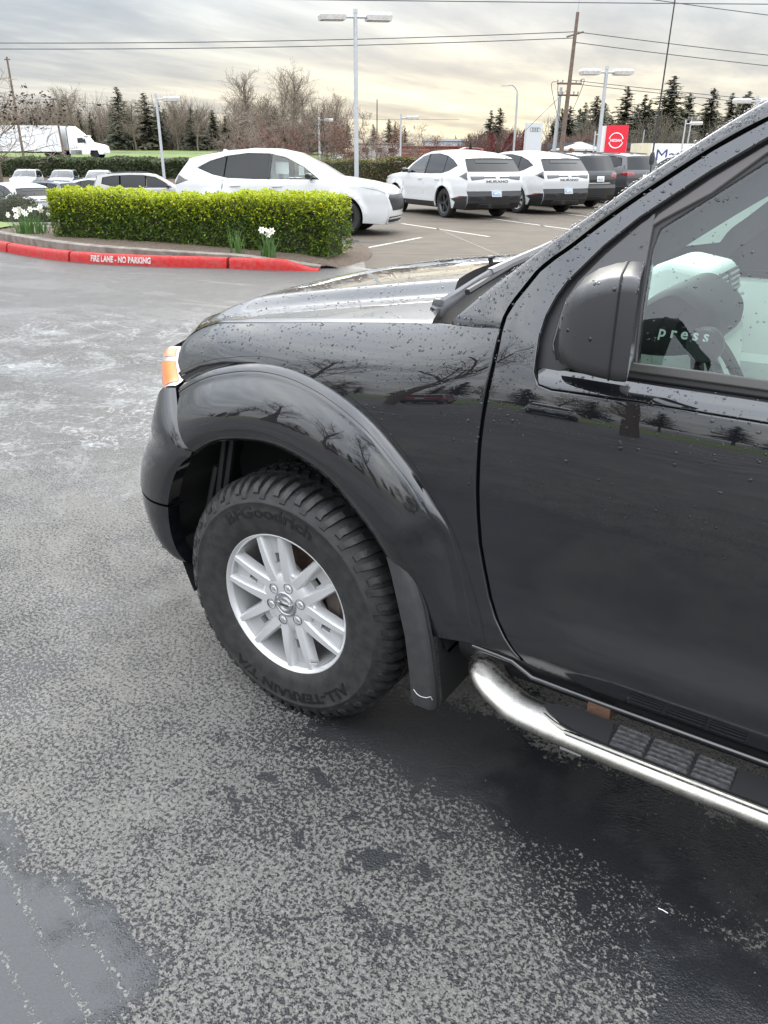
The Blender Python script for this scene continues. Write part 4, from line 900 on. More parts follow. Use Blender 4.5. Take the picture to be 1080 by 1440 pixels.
# --- cabin
cab=empty('cabin_interior'); cab.parent=truck
P=[]
for y in np.linspace(-.80,.80,33):
    cl=.035*math.exp(-((y-.38)/.17)**2)
    P.append([(-.36,y,1.15),(-.46,y,1.168),(-.58,y,1.180+cl*.8),(-.66,y,1.180+cl),(-.705,y,1.165+cl*.9),(-.725,y,1.135+cl*.4),(-.735,y,1.08),(-.74,y,.98),(-.71,y,.90),(-.66,y,.80),(-.58,y,.55)])
MB().grid(np.array(P)).build('dashboard',M_trim,cab,True,50)
mb=MB()
mb.prism([(-.60,.88),(-.60,1.24),(-.74,1.305),(-.86,1.285),(-.92,1.05),(-.94,.78),(-.60,.70)],lambda u,v:(u,-.21,v),lambda u,v:(u,.12,v)); cs=mb.build('centre_stack',M_trim,cab,True,30); bv=cs.modifiers.new('soft edges','BEVEL'); bv.width=.022; bv.segments=4; bv.limit_method='ANGLE'
def onstack(y0,y1,t0,t1,o): # face from (-.78,1.235) to (-.82,1.0)
    a=np.array((-.86,1.285));b=np.array((-.92,1.05)); n=np.array((-.97,.245)); p=a+(b-a)*t0+n*o;q=a+(b-a)*t1+n*o
    return [(p[0],y0,p[1]),(p[0],y1,p[1]),(q[0],y1,q[1]),(q[0],y0,q[1])]
for y0,y1 in ((-.19,-.055),(-.035,.10)):
    MB().add(onstack(y0,y1,.06,.32,.004)+onstack(y0,y1,.06,.32,-.01),[(0,1,2,3),(0,4,5,1),(1,5,6,2),(2,6,7,3),(3,7,4,0)]).build('air_vent',M_dash,cab,False)
    mb=MB()
    for t in (.10,.16,.22,.28): mb.add(onstack(y0+.008,y1-.008,t,t+.022,.008)+onstack(y0+.008,y1-.008,t,t+.022,.0),[(0,1,2,3),(0,4,5,1),(1,5,6,2),(2,6,7,3),(3,7,4,0)])
    mb.build('vent_slat',M_silvertrim,cab,False,kind='stuff')
MB().add(onstack(-.19,.10,.40,.80,.005)+onstack(-.19,.10,.40,.80,-.01),[(0,1,2,3),(0,4,5,1),(1,5,6,2),(2,6,7,3),(3,7,4,0)]).build('radio_panel',M_silvertrim,cab,False)
MB().add(onstack(-.15,.06,.46,.70,.008)+onstack(-.15,.06,.46,.70,.0),[(0,1,2,3),(0,4,5,1),(1,5,6,2),(2,6,7,3),(3,7,4,0)]).build('radio_screen',M_dash,cab,False)
P=[]
bn=crom([(-.80,1.255),(-.835,1.283),(-.87,1.298),(-.90,1.290),(-.955,1.252),(-.972,1.215),(-.962,1.175),(-.92,1.152),(-.84,1.140),(-.78,1.15),(-.77,1.21)],3,True)  # instrument hood enlarged and blackened to stand for the mirror's dark reflection
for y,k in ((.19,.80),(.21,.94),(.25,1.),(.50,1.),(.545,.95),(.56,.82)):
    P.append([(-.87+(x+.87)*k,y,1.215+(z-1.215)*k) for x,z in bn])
mb=MB().grid(np.array(P),cv=True,flip=True); mb.add(P[0],[tuple(range(len(bn)))]); mb.add(P[-1],[tuple(range(len(bn)))[::-1]]); mb.build('reflection_shaped_hood',mat('binnacle_reflection_black',(.008,.009,.009),.6,spec=.2),cab,True,50)
MB().lathe([(.0005,.575),(.034,.575),(.040,.565),(.040,.55)],20,'y',(-.955,0,1.185)).build('column_switch',M_dash,cab,True,30)
for y in (.63,.70):
    MB().box((-.79,y,1.165),(.02,.06,.075)).build('air_vent',M_dash,cab)
    for k in range(4): MB().box((-.802,y,1.138+.018*k),(.006,.052,.005)).build('vent_slat',M_silvertrim,cab)
c=np.array((-1.0,.38,1.005)); ax=np.array((-.88,0,.47)); u=np.array((0,1,0.)); v=np.cross(ax,u)
ring=[c+.185*(math.cos(t)*u+math.sin(t)*v) for t in np.linspace(0,2*math.pi,37)]
sw=MB().tube(ring,.015,8,False).build('steering_wheel',M_dash,cab)
MB().lathe([(.0,.02),(.06,.018),(.07,0),(.06,-.03)],20,'x').build('horn_pad',M_dash,sw).location=tuple(c)
for a in (0,math.pi,-math.pi/2): MB().tube([c,c+.18*(math.cos(a)*u+math.sin(a)*v)],[.022,.012],6).build('wheel_spoke',M_dash,sw)
MB().tube([c,c+np.array((.30,0,-.14))],.035,10).build('steering_column',M_trim,sw)
for y in (.38,-.38):
    st=empty('seat'); st.parent=cab
    def cushion(name,secs):
        P=[]
        for (x,z,hw,th,tx,tz) in secs:
            r=[]
            for a in np.linspace(0,2*math.pi,20,endpoint=False):
                cc,ss=math.cos(a),math.sin(a); e=.55
                r.append((x+tx*th*math.copysign(abs(ss)**e,ss),y+hw*math.copysign(abs(cc)**e,cc),z+tz*th*math.copysign(abs(ss)**e,ss)))
            P.append(r)
        mb=MB().grid(np.array(P),cv=True); mb.add(P[0],[tuple(range(20))[::-1]]); mb.add(P[-1],[tuple(range(20))]); mb.build(name,M_seat,st,True,60)
    cushion('seat_base',[(-1.02,.74,.20,.05,0,1),(-1.08,.77,.25,.08,0,1),(-1.35,.75,.26,.09,0,1),(-1.55,.73,.25,.09,0,1)])
    cushion('backrest',[(-1.50,.80,.24,.08,1,0),(-1.56,1.0,.26,.09,1,0),(-1.63,1.22,.25,.08,1,0),(-1.67,1.34,.20,.06,1,0),(-1.675,1.37,.12,.03,1,0)])
    cushion('headrest',[(-1.665,1.39,.10,.03,1,0),(-1.665,1.42,.13,.055,1,0),(-1.675,1.52,.13,.055,1,0),(-1.68,1.56,.09,.03,1,0)])
for sy in (1,-1):
    MB().grid(np.array([[(x,sy*y,z) for y,z in ((.845,1.165),(.80,1.15),(.79,1.08),(.78,.9),(.73,.88),(.73,.82),(.80,.78),(.80,.5))] for x in np.linspace(-.68,-1.64,12)]),flip=sy>0).build('door_trim',M_trim,cab,True,40)
    a=[(q[0]-.02,sy*(q[1]-.045),q[2]-.03) for q in A[4:]]; b=[(q[0]-.07,sy*(q[1]-.045),q[2]-.025) for q in B[4:]]
    MB().grid(np.array([a,b]),flip=sy<0).build('pillar_trim',M_trim,cab,True,0)
MB().box((-1.65,0,1.0),(.03,1.5,.9)).build('rear_bulkhead',M_seat,cab)
MB().box((-1.0,0,.66),(.8,.26,.22)).build('centre_console',M_trim,cab)
# --- painted reflection: word of a mirrored sign, laid flat behind the side glass
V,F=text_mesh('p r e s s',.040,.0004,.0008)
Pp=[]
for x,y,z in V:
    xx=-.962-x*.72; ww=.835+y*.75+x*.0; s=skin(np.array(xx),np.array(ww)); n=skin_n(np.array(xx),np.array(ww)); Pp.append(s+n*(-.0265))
mesh_obj('reflection_lettering',Pp,[f for f in F],mat('painted_reflection_pale',(.62,.66,.66),.5),truck,False)
# --- rain beads on the body
def dome(n=6):
    a=np.linspace(0,2*np.pi,n,endpoint=False); V=[(math.cos(t),math.sin(t),0) for t in a]+[(.72*math.cos(t+.4),.72*math.sin(t+.4),.36) for t in a]+[(0,0,.5)]
    F=[(i,(i+1)%n,n+(i+1)%n,n+i) for i in range(n)]+[(n+i,n+(i+1)%n,2*n) for i in range(n)]; return np.array(V),F
DV,DF=dome()
def beads(name,pts,nrms,mn,mx,down=None):
    VV=[];FF=[];k=0
    for p_,n_ in zip(pts,nrms):
        r=mn+(mx-mn)*rng.random()**3.2; n_=n_/np.linalg.norm(n_)
        u=np.cross(n_,(.3,.9,.2)); u/=np.linalg.norm(u); v=np.cross(n_,u); sx=1+rng.random()*.5
        a=rng.random()*6.28; uu=u*math.cos(a)+v*math.sin(a); vv=np.cross(n_,uu)
        VV.append(p_+r*(DV[:,:1]*sx*uu+DV[:,1:2]*vv)+r*DV[:,2:]*n_*.9); FF+=[tuple(i+k for i in f) for f in DF]; k+=len(DV)
    mesh_obj(name,np.concatenate(VV),FF,M_drop,truck,True,0,None,'stuff')
def on_skin(n,xr,wr,fn=None,off=0.):
    x=rng.uniform(*xr,n*3);w=rng.uniform(*wr,n*3); k=np.ones(len(x),bool) if fn is None else fn(x,w); x,w=x[k][:n],w[k][:n]; N=skin_n(x,w); return skin(x,w)+N*off,N
fo=np.array(hood_gap+fl_out+[(-.672,.0276)]+gap_dn[::-1][1:]); fi=np.array(frame_in+[(-1.63,1.29),(-1.63,.6915),(-1.0485,.6924),(-.736,.6871)])
S_=[]; 
p1=on_skin(1000,(-.6,.5),(.40,.80),lambda x,w: inpoly(np.stack([x,w],1),fo)&(rng.random(len(x))<.15+.85*sst(w,.50,.72)))
p2=on_skin(520,(-1.45,-.59),(.42,.70),lambda x,w:(x<-.60)&(rng.random(len(x))<.12+.88*sst(w,.55,.69)))
dr=np.array(gu[::-1][3:]+gd[1:6]+[(-.70,.55),(-.70,.69)]+frame_in[1:13])
p3=on_skin(1000,(-1.30,-.59),(.55,1.35),lambda x,w: inpoly(np.stack([x,w],1),np.array(gu[:13]+frame_in[:13][::-1]+[(-.70,.6),(-.594,.6)])))
p4=on_skin(140,(-1.30,-.70),(.69,.745)); p4=(shs(np.clip(-1.3+.6*rng.random(170),-1.3,-.71),(w4:=rng.uniform(.693,.745,170))),None); x4=p4[0][:,0]; p4=(p4[0],fdn(shs)(x4,w4))
glp=np.array(gl); p5=on_skin(330,(-1.35,-.86),(.76,1.24),lambda x,w: inpoly(np.stack([x,w],1),glp),-.0238)
slp=np.array(sail); p6=on_skin(60,(-.89,-.71),(.76,1.06),lambda x,w: inpoly(np.stack([x,w],1),slp),-.0095)
for q in (p1,p2,p3,p4,p5,p6): S_.append(q)
# hood and pillar
hp=[];hn=[]
for _ in range(4200):
    i=rng.uniform(1,68);j=rng.uniform(1,HOODP.shape[1]-2);a,b=int(i),int(j);f,g=i-a,j-b
    q=HOODP[a,b]*(1-f)*(1-g)+HOODP[a+1,b]*f*(1-g)+HOODP[a,b+1]*(1-f)*g+HOODP[a+1,b+1]*f*g
    n=np.cross(HOODP[a,b+1]-HOODP[a,b],HOODP[a+1,b]-HOODP[a,b]); n=n if n[2]>0 else -n; hp.append(q);hn.append(n)
S_.append((np.array(hp),np.array(hn)))
pp=[];pn=[]
for _ in range(800):
    i=rng.uniform(0,46);t=rng.uniform(.04,.96);a=int(i);f=i-a; qa=A[a]*(1-f)+A[a+1]*f; qb=B[a]*(1-f)+B[a+1]*f; n=np.array((.25,.75,.6)); n/=np.linalg.norm(n)
    pp.append(qa+(qb-qa)*t+n*.016*4*t*(1-t)*min(1,i/6+.25)); pn.append(n)
S_.append((np.array(pp),np.array(pn)))
# flare face
fl=[o for o in truck.children if o.name=='wheel_flare'][0]; vs=np.array([v.co for v in fl.data.vertices]); ns=np.array([v.normal for v in fl.data.vertices])
k=np.where((ns[:,2]>.12)&(ns[:,1]>0))[0]; k=rng.choice(k,420); S_.append((vs[k]+np.array([1,0,0])*rng.normal(0,.004,(420,1)),ns[k]))
ho=[o for o in mir.children if o.name=='mirror_housing'][0]; vs=np.array([v.co for v in ho.data.vertices]); ns=np.array([v.normal for v in ho.data.vertices]); fs=[p for p in ho.data.polygons if p.normal.z>-.2 and p.normal.y>-.3]
mp_=[];mn_=[]
for _ in range(90):
    f=fs[rng.integers(len(fs))]; wts=rng.dirichlet(np.ones(len(f.vertices))); mp_.append(sum(w_*np.array(ho.data.vertices[i].co) for w_,i in zip(wts,f.vertices))); mn_.append(np.array(f.normal))
S_.append((np.array(mp_),np.array(mn_)))
beads('rain_beads',np.concatenate([q[0] for q in S_]),np.concatenate([q[1] for q in S_]),.0009,.0036)

# ---------------------------------------------------------------- cars on the lot
def small_wheel_meshes(R,rw,wd,mt_rim,nsp,key):
    t=MB().lathe([(rw*.97,wd*.42),(rw*1.03,wd*.5),(R*.90,wd*.52),(R*.975,wd*.42),(R,wd*.30),(R,-wd*.30),(R*.975,-wd*.42),(R*.88,-wd*.5),(rw,-wd*.5)],40,'y')
    tm=mesh_data('tyre',t.V,t.F,M_tyre)
    r=MB().lathe([(rw*.80,-wd*.2),(rw*.84,wd*.30),(rw*.93,wd*.45),(rw*1.0,wd*.47),(rw*1.0,wd*.40)],36,'y')
    for k in range(nsp):
        for e in (-.10,.10):
            a=2*math.pi*k/nsp; a0=a+e*2.4;a1=a+e; w0=.030*R/.37
            p0=np.array((.14*rw*math.cos(a0),.14*rw*math.sin(a0)));p1=np.array((.93*rw*math.cos(a1),.93*rw*math.sin(a1))); q=(p1-p0)/np.linalg.norm(p1-p0);n=np.array((-q[1],q[0]))*w0*.5
            poly=[p0-n,p1-n*.8,p1+n*.8,p0+n]; r.prism([tuple(v) for v in poly],lambda u,v:(u,wd*.26,v),lambda u,v:(u,wd*.38,v))
    r.lathe([(.0005,wd*.40),(.18*rw,wd*.39),(.22*rw,wd*.30)],16,'y')
    rm=mesh_data('rim',r.V,r.F,mt_rim)
    d=MB().lathe([(.0005,-wd*.02),(.82*rw,-wd*.02)],24,'y'); dm=mesh_data('brake_disc',d.V,d.F,M_dark)
    return tm,rm,dm
def make_car(name,label,cat,S,paint_m,group=None,rim=None,clear_front=True,badge=None,plate=None,dark_rear=None):
    """S: dict of profile data; car faces +x, wheels on z=0"""
    root=empty(name,(0,0,0),0,label,cat,group)
    O=S['out']; W=S['W']; belt=S['belt']; tum=S.get('tum',.42); fx,rx=O[0][0],O[-1][0]; xf=max(p[0] for p in O); xr=min(p[0] for p in O)
    def Y(x,z):
        x=np.asarray(x,float);z=np.asarray(z,float)
        y=W-.15*np.clip((x-(xf-.85))/.85,0,1.1)**2.2-.11*np.clip(((xr+.8)-x)/.8,0,1.1)**2.2
        y=y-.07*np.clip((.55-z)/.35,0,1)**2
        y=y+.014*np.exp(-((z-.80)/.14)**2)
        for wx in S['wx']: y=y+.045*np.exp(-((np.hypot(x-wx,z-S['R'])-S['R']*1.18)/.07)**2)
        return y-tum*np.clip(z-belt,0,1)**1.12-.03*np.clip((z-belt+.12)/.12,0,1)**2
    sf=lambda u,w: np.stack([u,Y(u,w),w],-1); sn=fdn(sf)
    out=[tuple(p) for p in dens(O,.10,False)]
    R=S['R'];Ra=R*1.16
    bot=[];zb=O[-1][1]
    for wx in sorted(S['wx']):
        a0=math.asin(max(-.9,(zb-R)/Ra)); 
        bot+=[(wx+Ra*math.cos(a),R+Ra*math.sin(a)) for a in np.linspace(math.pi-a0,a0,18)]
    side_poly=out+bot
    def side(nm,poly,mt,off=0.,holes=(),step=.09,skirt=.03,edge=.008,drop=.004,par=None,lr=(1,-1)):
        V,F,N=panel(poly,sf,sn,step,edge,drop,skirt,off,holes); os=[]
        for s_ in lr:
            os.append(mesh_obj(nm,V*np.array([1,s_,1]),F if s_>0 else [f[::-1] for f in F],mt,par or root,True,0,N*np.array([1,s_,1])))
        return os
    side('body_side',side_poly,paint_m,holes=[h for h in S['dlo']],skirt=.05)
    for poly in S['dlo']: pass
    for poly,kindg in S['glass']: side('side_window',poly,M_clearglass if (kindg=='f' and clear_front) else M_privacy,-.008,step=.15,edge=.002,drop=0,skirt=.012)
    for poly in S.get('blk',[]): side('black_trim',poly,M_plastic,.006,step=.10,edge=.006,drop=.003,skirt=.02)
    for poly in S.get('gaps',[]):
        side('door_gap',poly,M_dark,.0015,step=.3,edge=.001,drop=.0,skirt=.004)
    # wrap-over surfaces
    o=np.array(O,float); Ls=np.concatenate([[0],np.cumsum(np.linalg.norm(np.diff(o,axis=0),axis=1))])
    bk=S['bulge']; 
    def band(i0,i1,nm,mt,ncol=17,off=0.):
        n=max(3,int((Ls[i1]-Ls[i0])/.09)); ts=np.unique(np.concatenate([np.linspace(Ls[i0],Ls[i1],n),Ls[i0:i1+1]])); P=[]
        for t_ in ts:
            x=np.interp(t_,Ls,o[:,0]);z=np.interp(t_,Ls,o[:,1]);y=float(Y(x,z))-.003; bx=np.interp(t_,Ls[[b[0] for b in bk]],[b[1] for b in bk]); bz=np.interp(t_,Ls[[b[0] for b in bk]],[b[2] for b in bk])
            P.append([(x+bx*(1-k*k),k*y,z+bz*(1-abs(k)**2.4)) for k in np.linspace(-1,1,ncol)])
        return MB().grid(np.array(P),flip=True).build(nm,mt,root,True,28)
    for nm,i0,i1,mk in S['bands']: band(i0,i1,nm,{'p':paint_m,'g':M_clearglass,'d':M_privacy,'b':M_plastic,'s':M_plastic_s}[mk])
    # rear and front faces as functions of (y,z)
    def face(front):
        i0,i1=S['front_idx'] if front else S['rear_idx']; seg=o[i0:i1+1]; 
        if not front: seg=seg[::-1]
        ls=Ls[i0:i1+1] if front else Ls[i0:i1+1][::-1]
        order=np.argsort(seg[:,1]); zz=seg[order,1]; xx=seg[order,0]; ll=ls[order]
        def f(u,w):
            u=np.asarray(u,float);w=np.asarray(w,float); x=np.interp(w,zz,xx); t_=np.interp(w,zz,ll); bx=np.interp(t_,Ls[[b[0] for b in bk]],[b[1] for b in bk]); k=u/np.maximum(Y(x,w)-.003,.1)
            return np.stack([x+bx*(1-k*k),u,w],-1)
        def n(u,w):
            e=.01;a=f(u+e,w)-f(u-e,w);b=f(u,w+e)-f(u,w-e);q=np.cross(a,b);q/=np.linalg.norm(q,axis=-1,keepdims=True)+1e-12
            return np.where((q[...,0:1]>0)==front,q,-q)
        return f,n
    FR=face(True);RE=face(False)
    def patch(nm,which,poly,mt,off=.006,par=None,sym=False,step=.07):
        f,n=FR if which=='f' else RE; V,F,N=panel(poly,f,n,step,.004,.002,.012,off)
        r=mesh_obj(nm,V,F,mt,par or root,True,0,N)
        if sym: mesh_obj(nm,V*np.array([1,-1,1]),[q[::-1] for q in F],mt,par or root,True,0,N*np.array([1,-1,1]))
        return r
    for nm,which,poly,mt,sym,off in S.get('patch',[]): patch(nm,which,poly,MAT[mt] if isinstance(mt,str) else mt,off,None,sym)
    for nm,poly,mt,off in S.get('sidepatch',[]): side(nm,poly,MAT[mt] if isinstance(mt,str) else mt,off,step=.1,edge=.004,drop=.002,skirt=.015)
    if badge:
        s_,zc,size=badge; V,F=text_mesh(s_,size,.003,.002); ch=V.copy(); ch[:,0]*=S.get('badge_w',1.9); f,n=RE
        P=f(-ch[:,0],zc+ch[:,1])+n(-ch[:,0],zc+ch[:,1])*(.008+ch[:,2:3]); mesh_obj('rear_badge',P,F,M_ink if False else M_grey,root,False)
    if plate:
        zc,colr=plate; patch('number_plate','r',[(-.16,zc-.08),(.16,zc-.08),(.16,zc+.08),(-.16,zc+.08)],mat(colr,(.55,.60,.66) if 'blue' in colr else (.7,.7,.7),.5),.016,step=.2)
        patch('plate_print','r',[(-.11,zc-.035),(.11,zc-.035),(.11,zc+.025),(-.11,zc+.025)],mat('plate_blue_print',(.10,.16,.30),.5,var=(35,1.,(.60,.65,.70))),.0175+.012,step=.2)
    tm,rm,dm=S['wheel']
    for wx in S['wx']:
        for s_ in (1,-1):
            w=empty('wheel'); w.parent=root; w.location=(wx,s_*(W-.135),R)
            if s_<0: w.rotation_euler=(0,0,math.pi)
            data_obj('tyre',tm,w); data_obj('rim',rm if rim is None else rim,w); data_obj('brake_disc',dm,w)
            a=np.linspace(0,math.pi,16); P=np.array([[(wx+Ra*math.cos(t)*1.02,s_*yy,R+Ra*math.sin(t)*1.02) for yy in (W-.02,W-.30)] for t in a]); MB().grid(P,flip=s_>0).build('arch_liner',M_dark,root,True,0)
    MB().box((0,0,(.26+belt-.25)/2+.06),(xf-xr-1.0,2*(W-.36),belt-.25-.30)).build('underbody',M_dark,root)
    MB().box(((xf+xr)/2,0,.30),(xf-xr-.5,2*(W-.22),.12)).build('floor_pan',M_dark,root)
    mx=S['mirror']
    for s_ in (1,-1):
        P=[]
        for t,q in ((0,.4),(.15,.8),(.5,1.),(.85,.95),(1,.7)):
            P.append([(mx[0]+.05*math.cos(a)*q*1.5-.02*t,s_*(mx[1]+.03+.20*t),mx[1+1]+.065*math.sin(a)*q) for a in np.linspace(0,2*math.pi,14,endpoint=False)])
        mb=MB().grid(np.array(P),cv=True,flip=s_<0); mb.add(P[-1],[tuple(range(14))]); mb.add(P[0],[tuple(range(14))]); mb.box((mx[0],s_*(mx[1]-.02),mx[2]-.05),(.06,.14,.03)); mb.build('door_mirror',M_plastic_s if S.get('dark_mirror',True) else paint_m,root,True,50)
    for hx_ in S.get('handles',[]):
        V,F,N=panel([(hx_-.11,belt-.155),(hx_+.11,belt-.148),(hx_+.11,belt-.122),(hx_-.11,belt-.128)],sf,sn,.08,.006,.006,.03,.026)
        for s_ in (1,-1): mesh_obj('door_handle',V*np.array([1,s_,1]),F if s_>0 else [f[::-1] for f in F],paint_m,root,True,0,N*np.array([1,s_,1]))
    if S.get('fin'): MB().prism([(S['fin'][0]+.14,0),(S['fin'][0]-.02,.065),(S['fin'][0]-.06,.065),(S['fin'][0]-.08,0)],lambda u,v:(u,-.025*(1-v*9),S['fin'][1]+v),lambda u,v:(u,.025*(1-v*9),S['fin'][1]+v)).build('roof_fin',paint_m,root)
    if S.get('rails'):
        for s_ in (1,-1): MB().tube([(x,s_*(float(Y(x,z))-.04),z+.06) for x,z in S['rails']],.018,6).build('roof_rail',M_plastic_s,root)
    # seats glimpsed through clear glass
    if clear_front:
        for y in (.36,-.36):
            MB().box((S['seat'],y,belt+.08),(.16,.42,.60)).build('seat',M_trim,root); MB().box((S['seat']-.02,y,belt+.45),(.09,.22,.18)).build('headrest',M_trim,root)
        MB().box((S['seat']+.95,0,belt-.03),(.5,1.3,.12)).build('dashboard',M_dash,root)
    return root
# the big crossover (three of them)
OUT=[(2.30,.24),(2.38,.36),(2.41,.56),(2.395,.74),(2.33,.90),(2.20,.985),(1.75,1.065),(1.30,1.115),(1.02,1.15),(.62,1.385),(.16,1.60),(-.25,1.685),(-.75,1.705),(-1.3,1.665),(-1.8,1.585),(-2.14,1.515),(-2.15,1.475),(-2.40,1.19),(-2.475,1.08),(-2.50,.92),(-2.46,.72),(-2.50,.60),(-2.48,.42),(-2.36,.27)]
dlo=[(.90,1.125),(.55,1.365),(.12,1.555),(-.25,1.625),(-.75,1.635),(-1.25,1.575),(-1.62,1.475),(-1.93,1.335),(-1.55,1.20),(-1.20,1.135),(-.6,1.12)]
Rw=.385
wm_dark=small_wheel_meshes(Rw,.262,.24,M_alloy_d,5,'a'); wm_alloy=small_wheel_meshes(Rw,.262,.24,M_alloy,7,'b')
M_strip=mat('tail_strip_dark',(.045,.04,.04),.15,.2,1.); M_lamp=mat('tail_lamp_smoked',(.10,.045,.045),.1,.2,1.)
CROSS=dict(out=OUT,W=.965,belt=1.12,R=Rw,wx=[1.42,-1.41],dlo=[dlo],
 glass=[([(.86,1.13),(.55,1.352),(.14,1.535),(-.20,1.61),(-.215,1.13)],'f'),([(-.275,1.13),(-.265,1.612),(-.75,1.622),(-1.22,1.565),(-1.27,1.14),(-.8,1.13)],'r'),([(-1.30,1.145),(-1.255,1.555),(-1.60,1.465),(-1.90,1.335),(-1.54,1.208)],'r')],
 blk=[[(.98,.27),(.94,.41),(-.93,.41),(-.97,.27)],[(-1.86,.52),(-2.0,.44),(-1.9,.27),(-2.36,.27),(-2.47,.42),(-2.49,.60),(-2.2,.60)],[(-.275,1.125),(-.255,1.618),(-.195,1.618),(-.215,1.125)]],
 gaps=[[(.98,.40),(.975,1.12),(.961,1.12),(.966,.40)],[(-.245,.38),(-.24,1.11),(-.254,1.11),(-.259,.38)],[(-1.30,1.10),(-1.32,.90),(-1.15,.74),(-1.162,.735),(-1.334,.90),(-1.314,1.10)],[(-1.15,.742),(-1.14,.40),(-1.152,.40),(-1.162,.735)]],
 bands=[('front_bumper',0,4,'p'),('bonnet',4,8,'p'),('windscreen',8,10,'g'),('roof',10,15,'p'),('spoiler_edge',15,16,'s'),('rear_window',16,17,'d'),('tailgate',17,20,'p'),('rear_bumper',20,23,'b')],
 bulge=[(0,.13,0),(3,.12,0),(5,.10,.01),(7,.06,.05),(8,.12,.04),(10,.05,.05),(12,0,.035),(15,-.05,.02),(16,-.07,.0),(18,-.10,0),(21,-.11,0),(23,-.08,0)],
 front_idx=(0,5),rear_idx=(16,23),wheel=wm_dark,mirror=(.72,.93,1.19),handles=[-.05,-1.02],fin=(-1.55,1.645),seat=-.35,
 patch=[('grille','f',[(-.62,.52),(.62,.52),(.80,.78),(.70,.84),(-.70,.84),(-.80,.78)],'satin_black_plastic',False,.006),('lower_grille','f',[(-.66,.24),(.66,.24),(.74,.40),(-.74,.40)],'black_plastic',False,.006),
  ('headlight','f',[(.34,.865),(.66,.845),(.76,.875),(.70,.905),(.36,.90)],'lamp_lens_grey',True,.008),('bumper_lip','f',[(-.72,.245),(.72,.245),(.74,.275),(-.74,.275)],'silver_alloy',False,.014),
  ('light_strip','r',[(-.60,1.035),(.60,1.035),(.60,1.075),(-.60,1.075)],M_strip,False,.006),('tail_lamp','r',[(.40,1.02),(.76,.985),(.80,1.085),(.40,1.085)],M_strip,True,.009),
  ('bumper_vent','r',[(.42,.50),(.78,.50),(.80,.63),(.46,.60)],'satin_black_plastic',True,.008),('skid_plate','r',[(-.55,.30),(.55,.30),(.48,.40),(-.48,.40)],'dark_alloy',False,.008),('rear_emblem','r',[(.055*math.cos(t),1.055+.05*math.sin(t)) for t in np.linspace(0,2*math.pi,12,endpoint=False)],'chrome',False,.012),
  ('upper_spoiler','r',[(-.52,1.40),(.52,1.40),(.50,1.472),(-.50,1.472)],'satin_black_plastic',False,.012)],
 sidepatch=[('tail_lamp',[(-2.44,1.075),(-2.38,1.19),(-2.20,1.10),(-2.12,1.085),(-2.42,1.0),(-2.48,.99)],M_strip,.005),('headlight',[(2.16,.955),(1.80,.995),(2.20,.915),(2.34,.86),(2.33,.895)],'lamp_lens_grey',.005),('side_reflector',[(-2.05,.52),(-2.30,.57),(-2.31,.60),(-2.06,.555)],'red_lens',.010)])
MAT['tail_strip_dark']=M_strip
def heading(dd_,ds_):
    v=dd_*Fh+ds_*Rh; return math.atan2(v[1],v[0])
def put(o,d,s,dd_,ds_,off=(0,0),z=None):
    x,y,_=G(d,s); a=heading(dd_,ds_); z=float(hgt(d,s)) if z is None else z
    o.location=(x+math.cos(a)*off[0]-math.sin(a)*off[1],y+math.sin(a)*off[0]+math.cos(a)*off[1],z); o.rotation_euler=(0,0,a); return o
GA='white crossovers parked on the display lot'
c2=make_car('crossover','white crossover seen from behind, the one nearest the truck bonnet','car',CROSS,M_white,GA,badge=('MURANO',.955,.085),plate=(.66,'plate_pale_blue'))
put(c2,23.31,1.70,.895,-.446,(1.41,-.83))
c3=copy_tree(c2); c3['label']='white crossover seen from behind, standing beside the first black car'; put(c3,25.4,4.05,.86,-.50,(1.41,-.83))
for w in c3.children:
    if w.name.startswith('wheel'):
        for r in w.children:
            if r.name.startswith('rim'): r.data=wm_alloy[1]
c1=copy_tree(c2); c1.scale=(.97,.97,.98); c1['label']='white crossover parked side on behind the clipped hedge, dark door mirror'; put(c1,18.75,-2.12,-.20,.98,(0.05,0))
MB().box((.28,-.20,1.32),(.02,.34,.26)).build('window_sticker',mat('sticker_paper',(.75,.76,.74),.7),c1); MB().box((-.05,-.55,1.34),(.30,.015,.24)).build('window_sticker',MAT['sticker_paper'],c1)
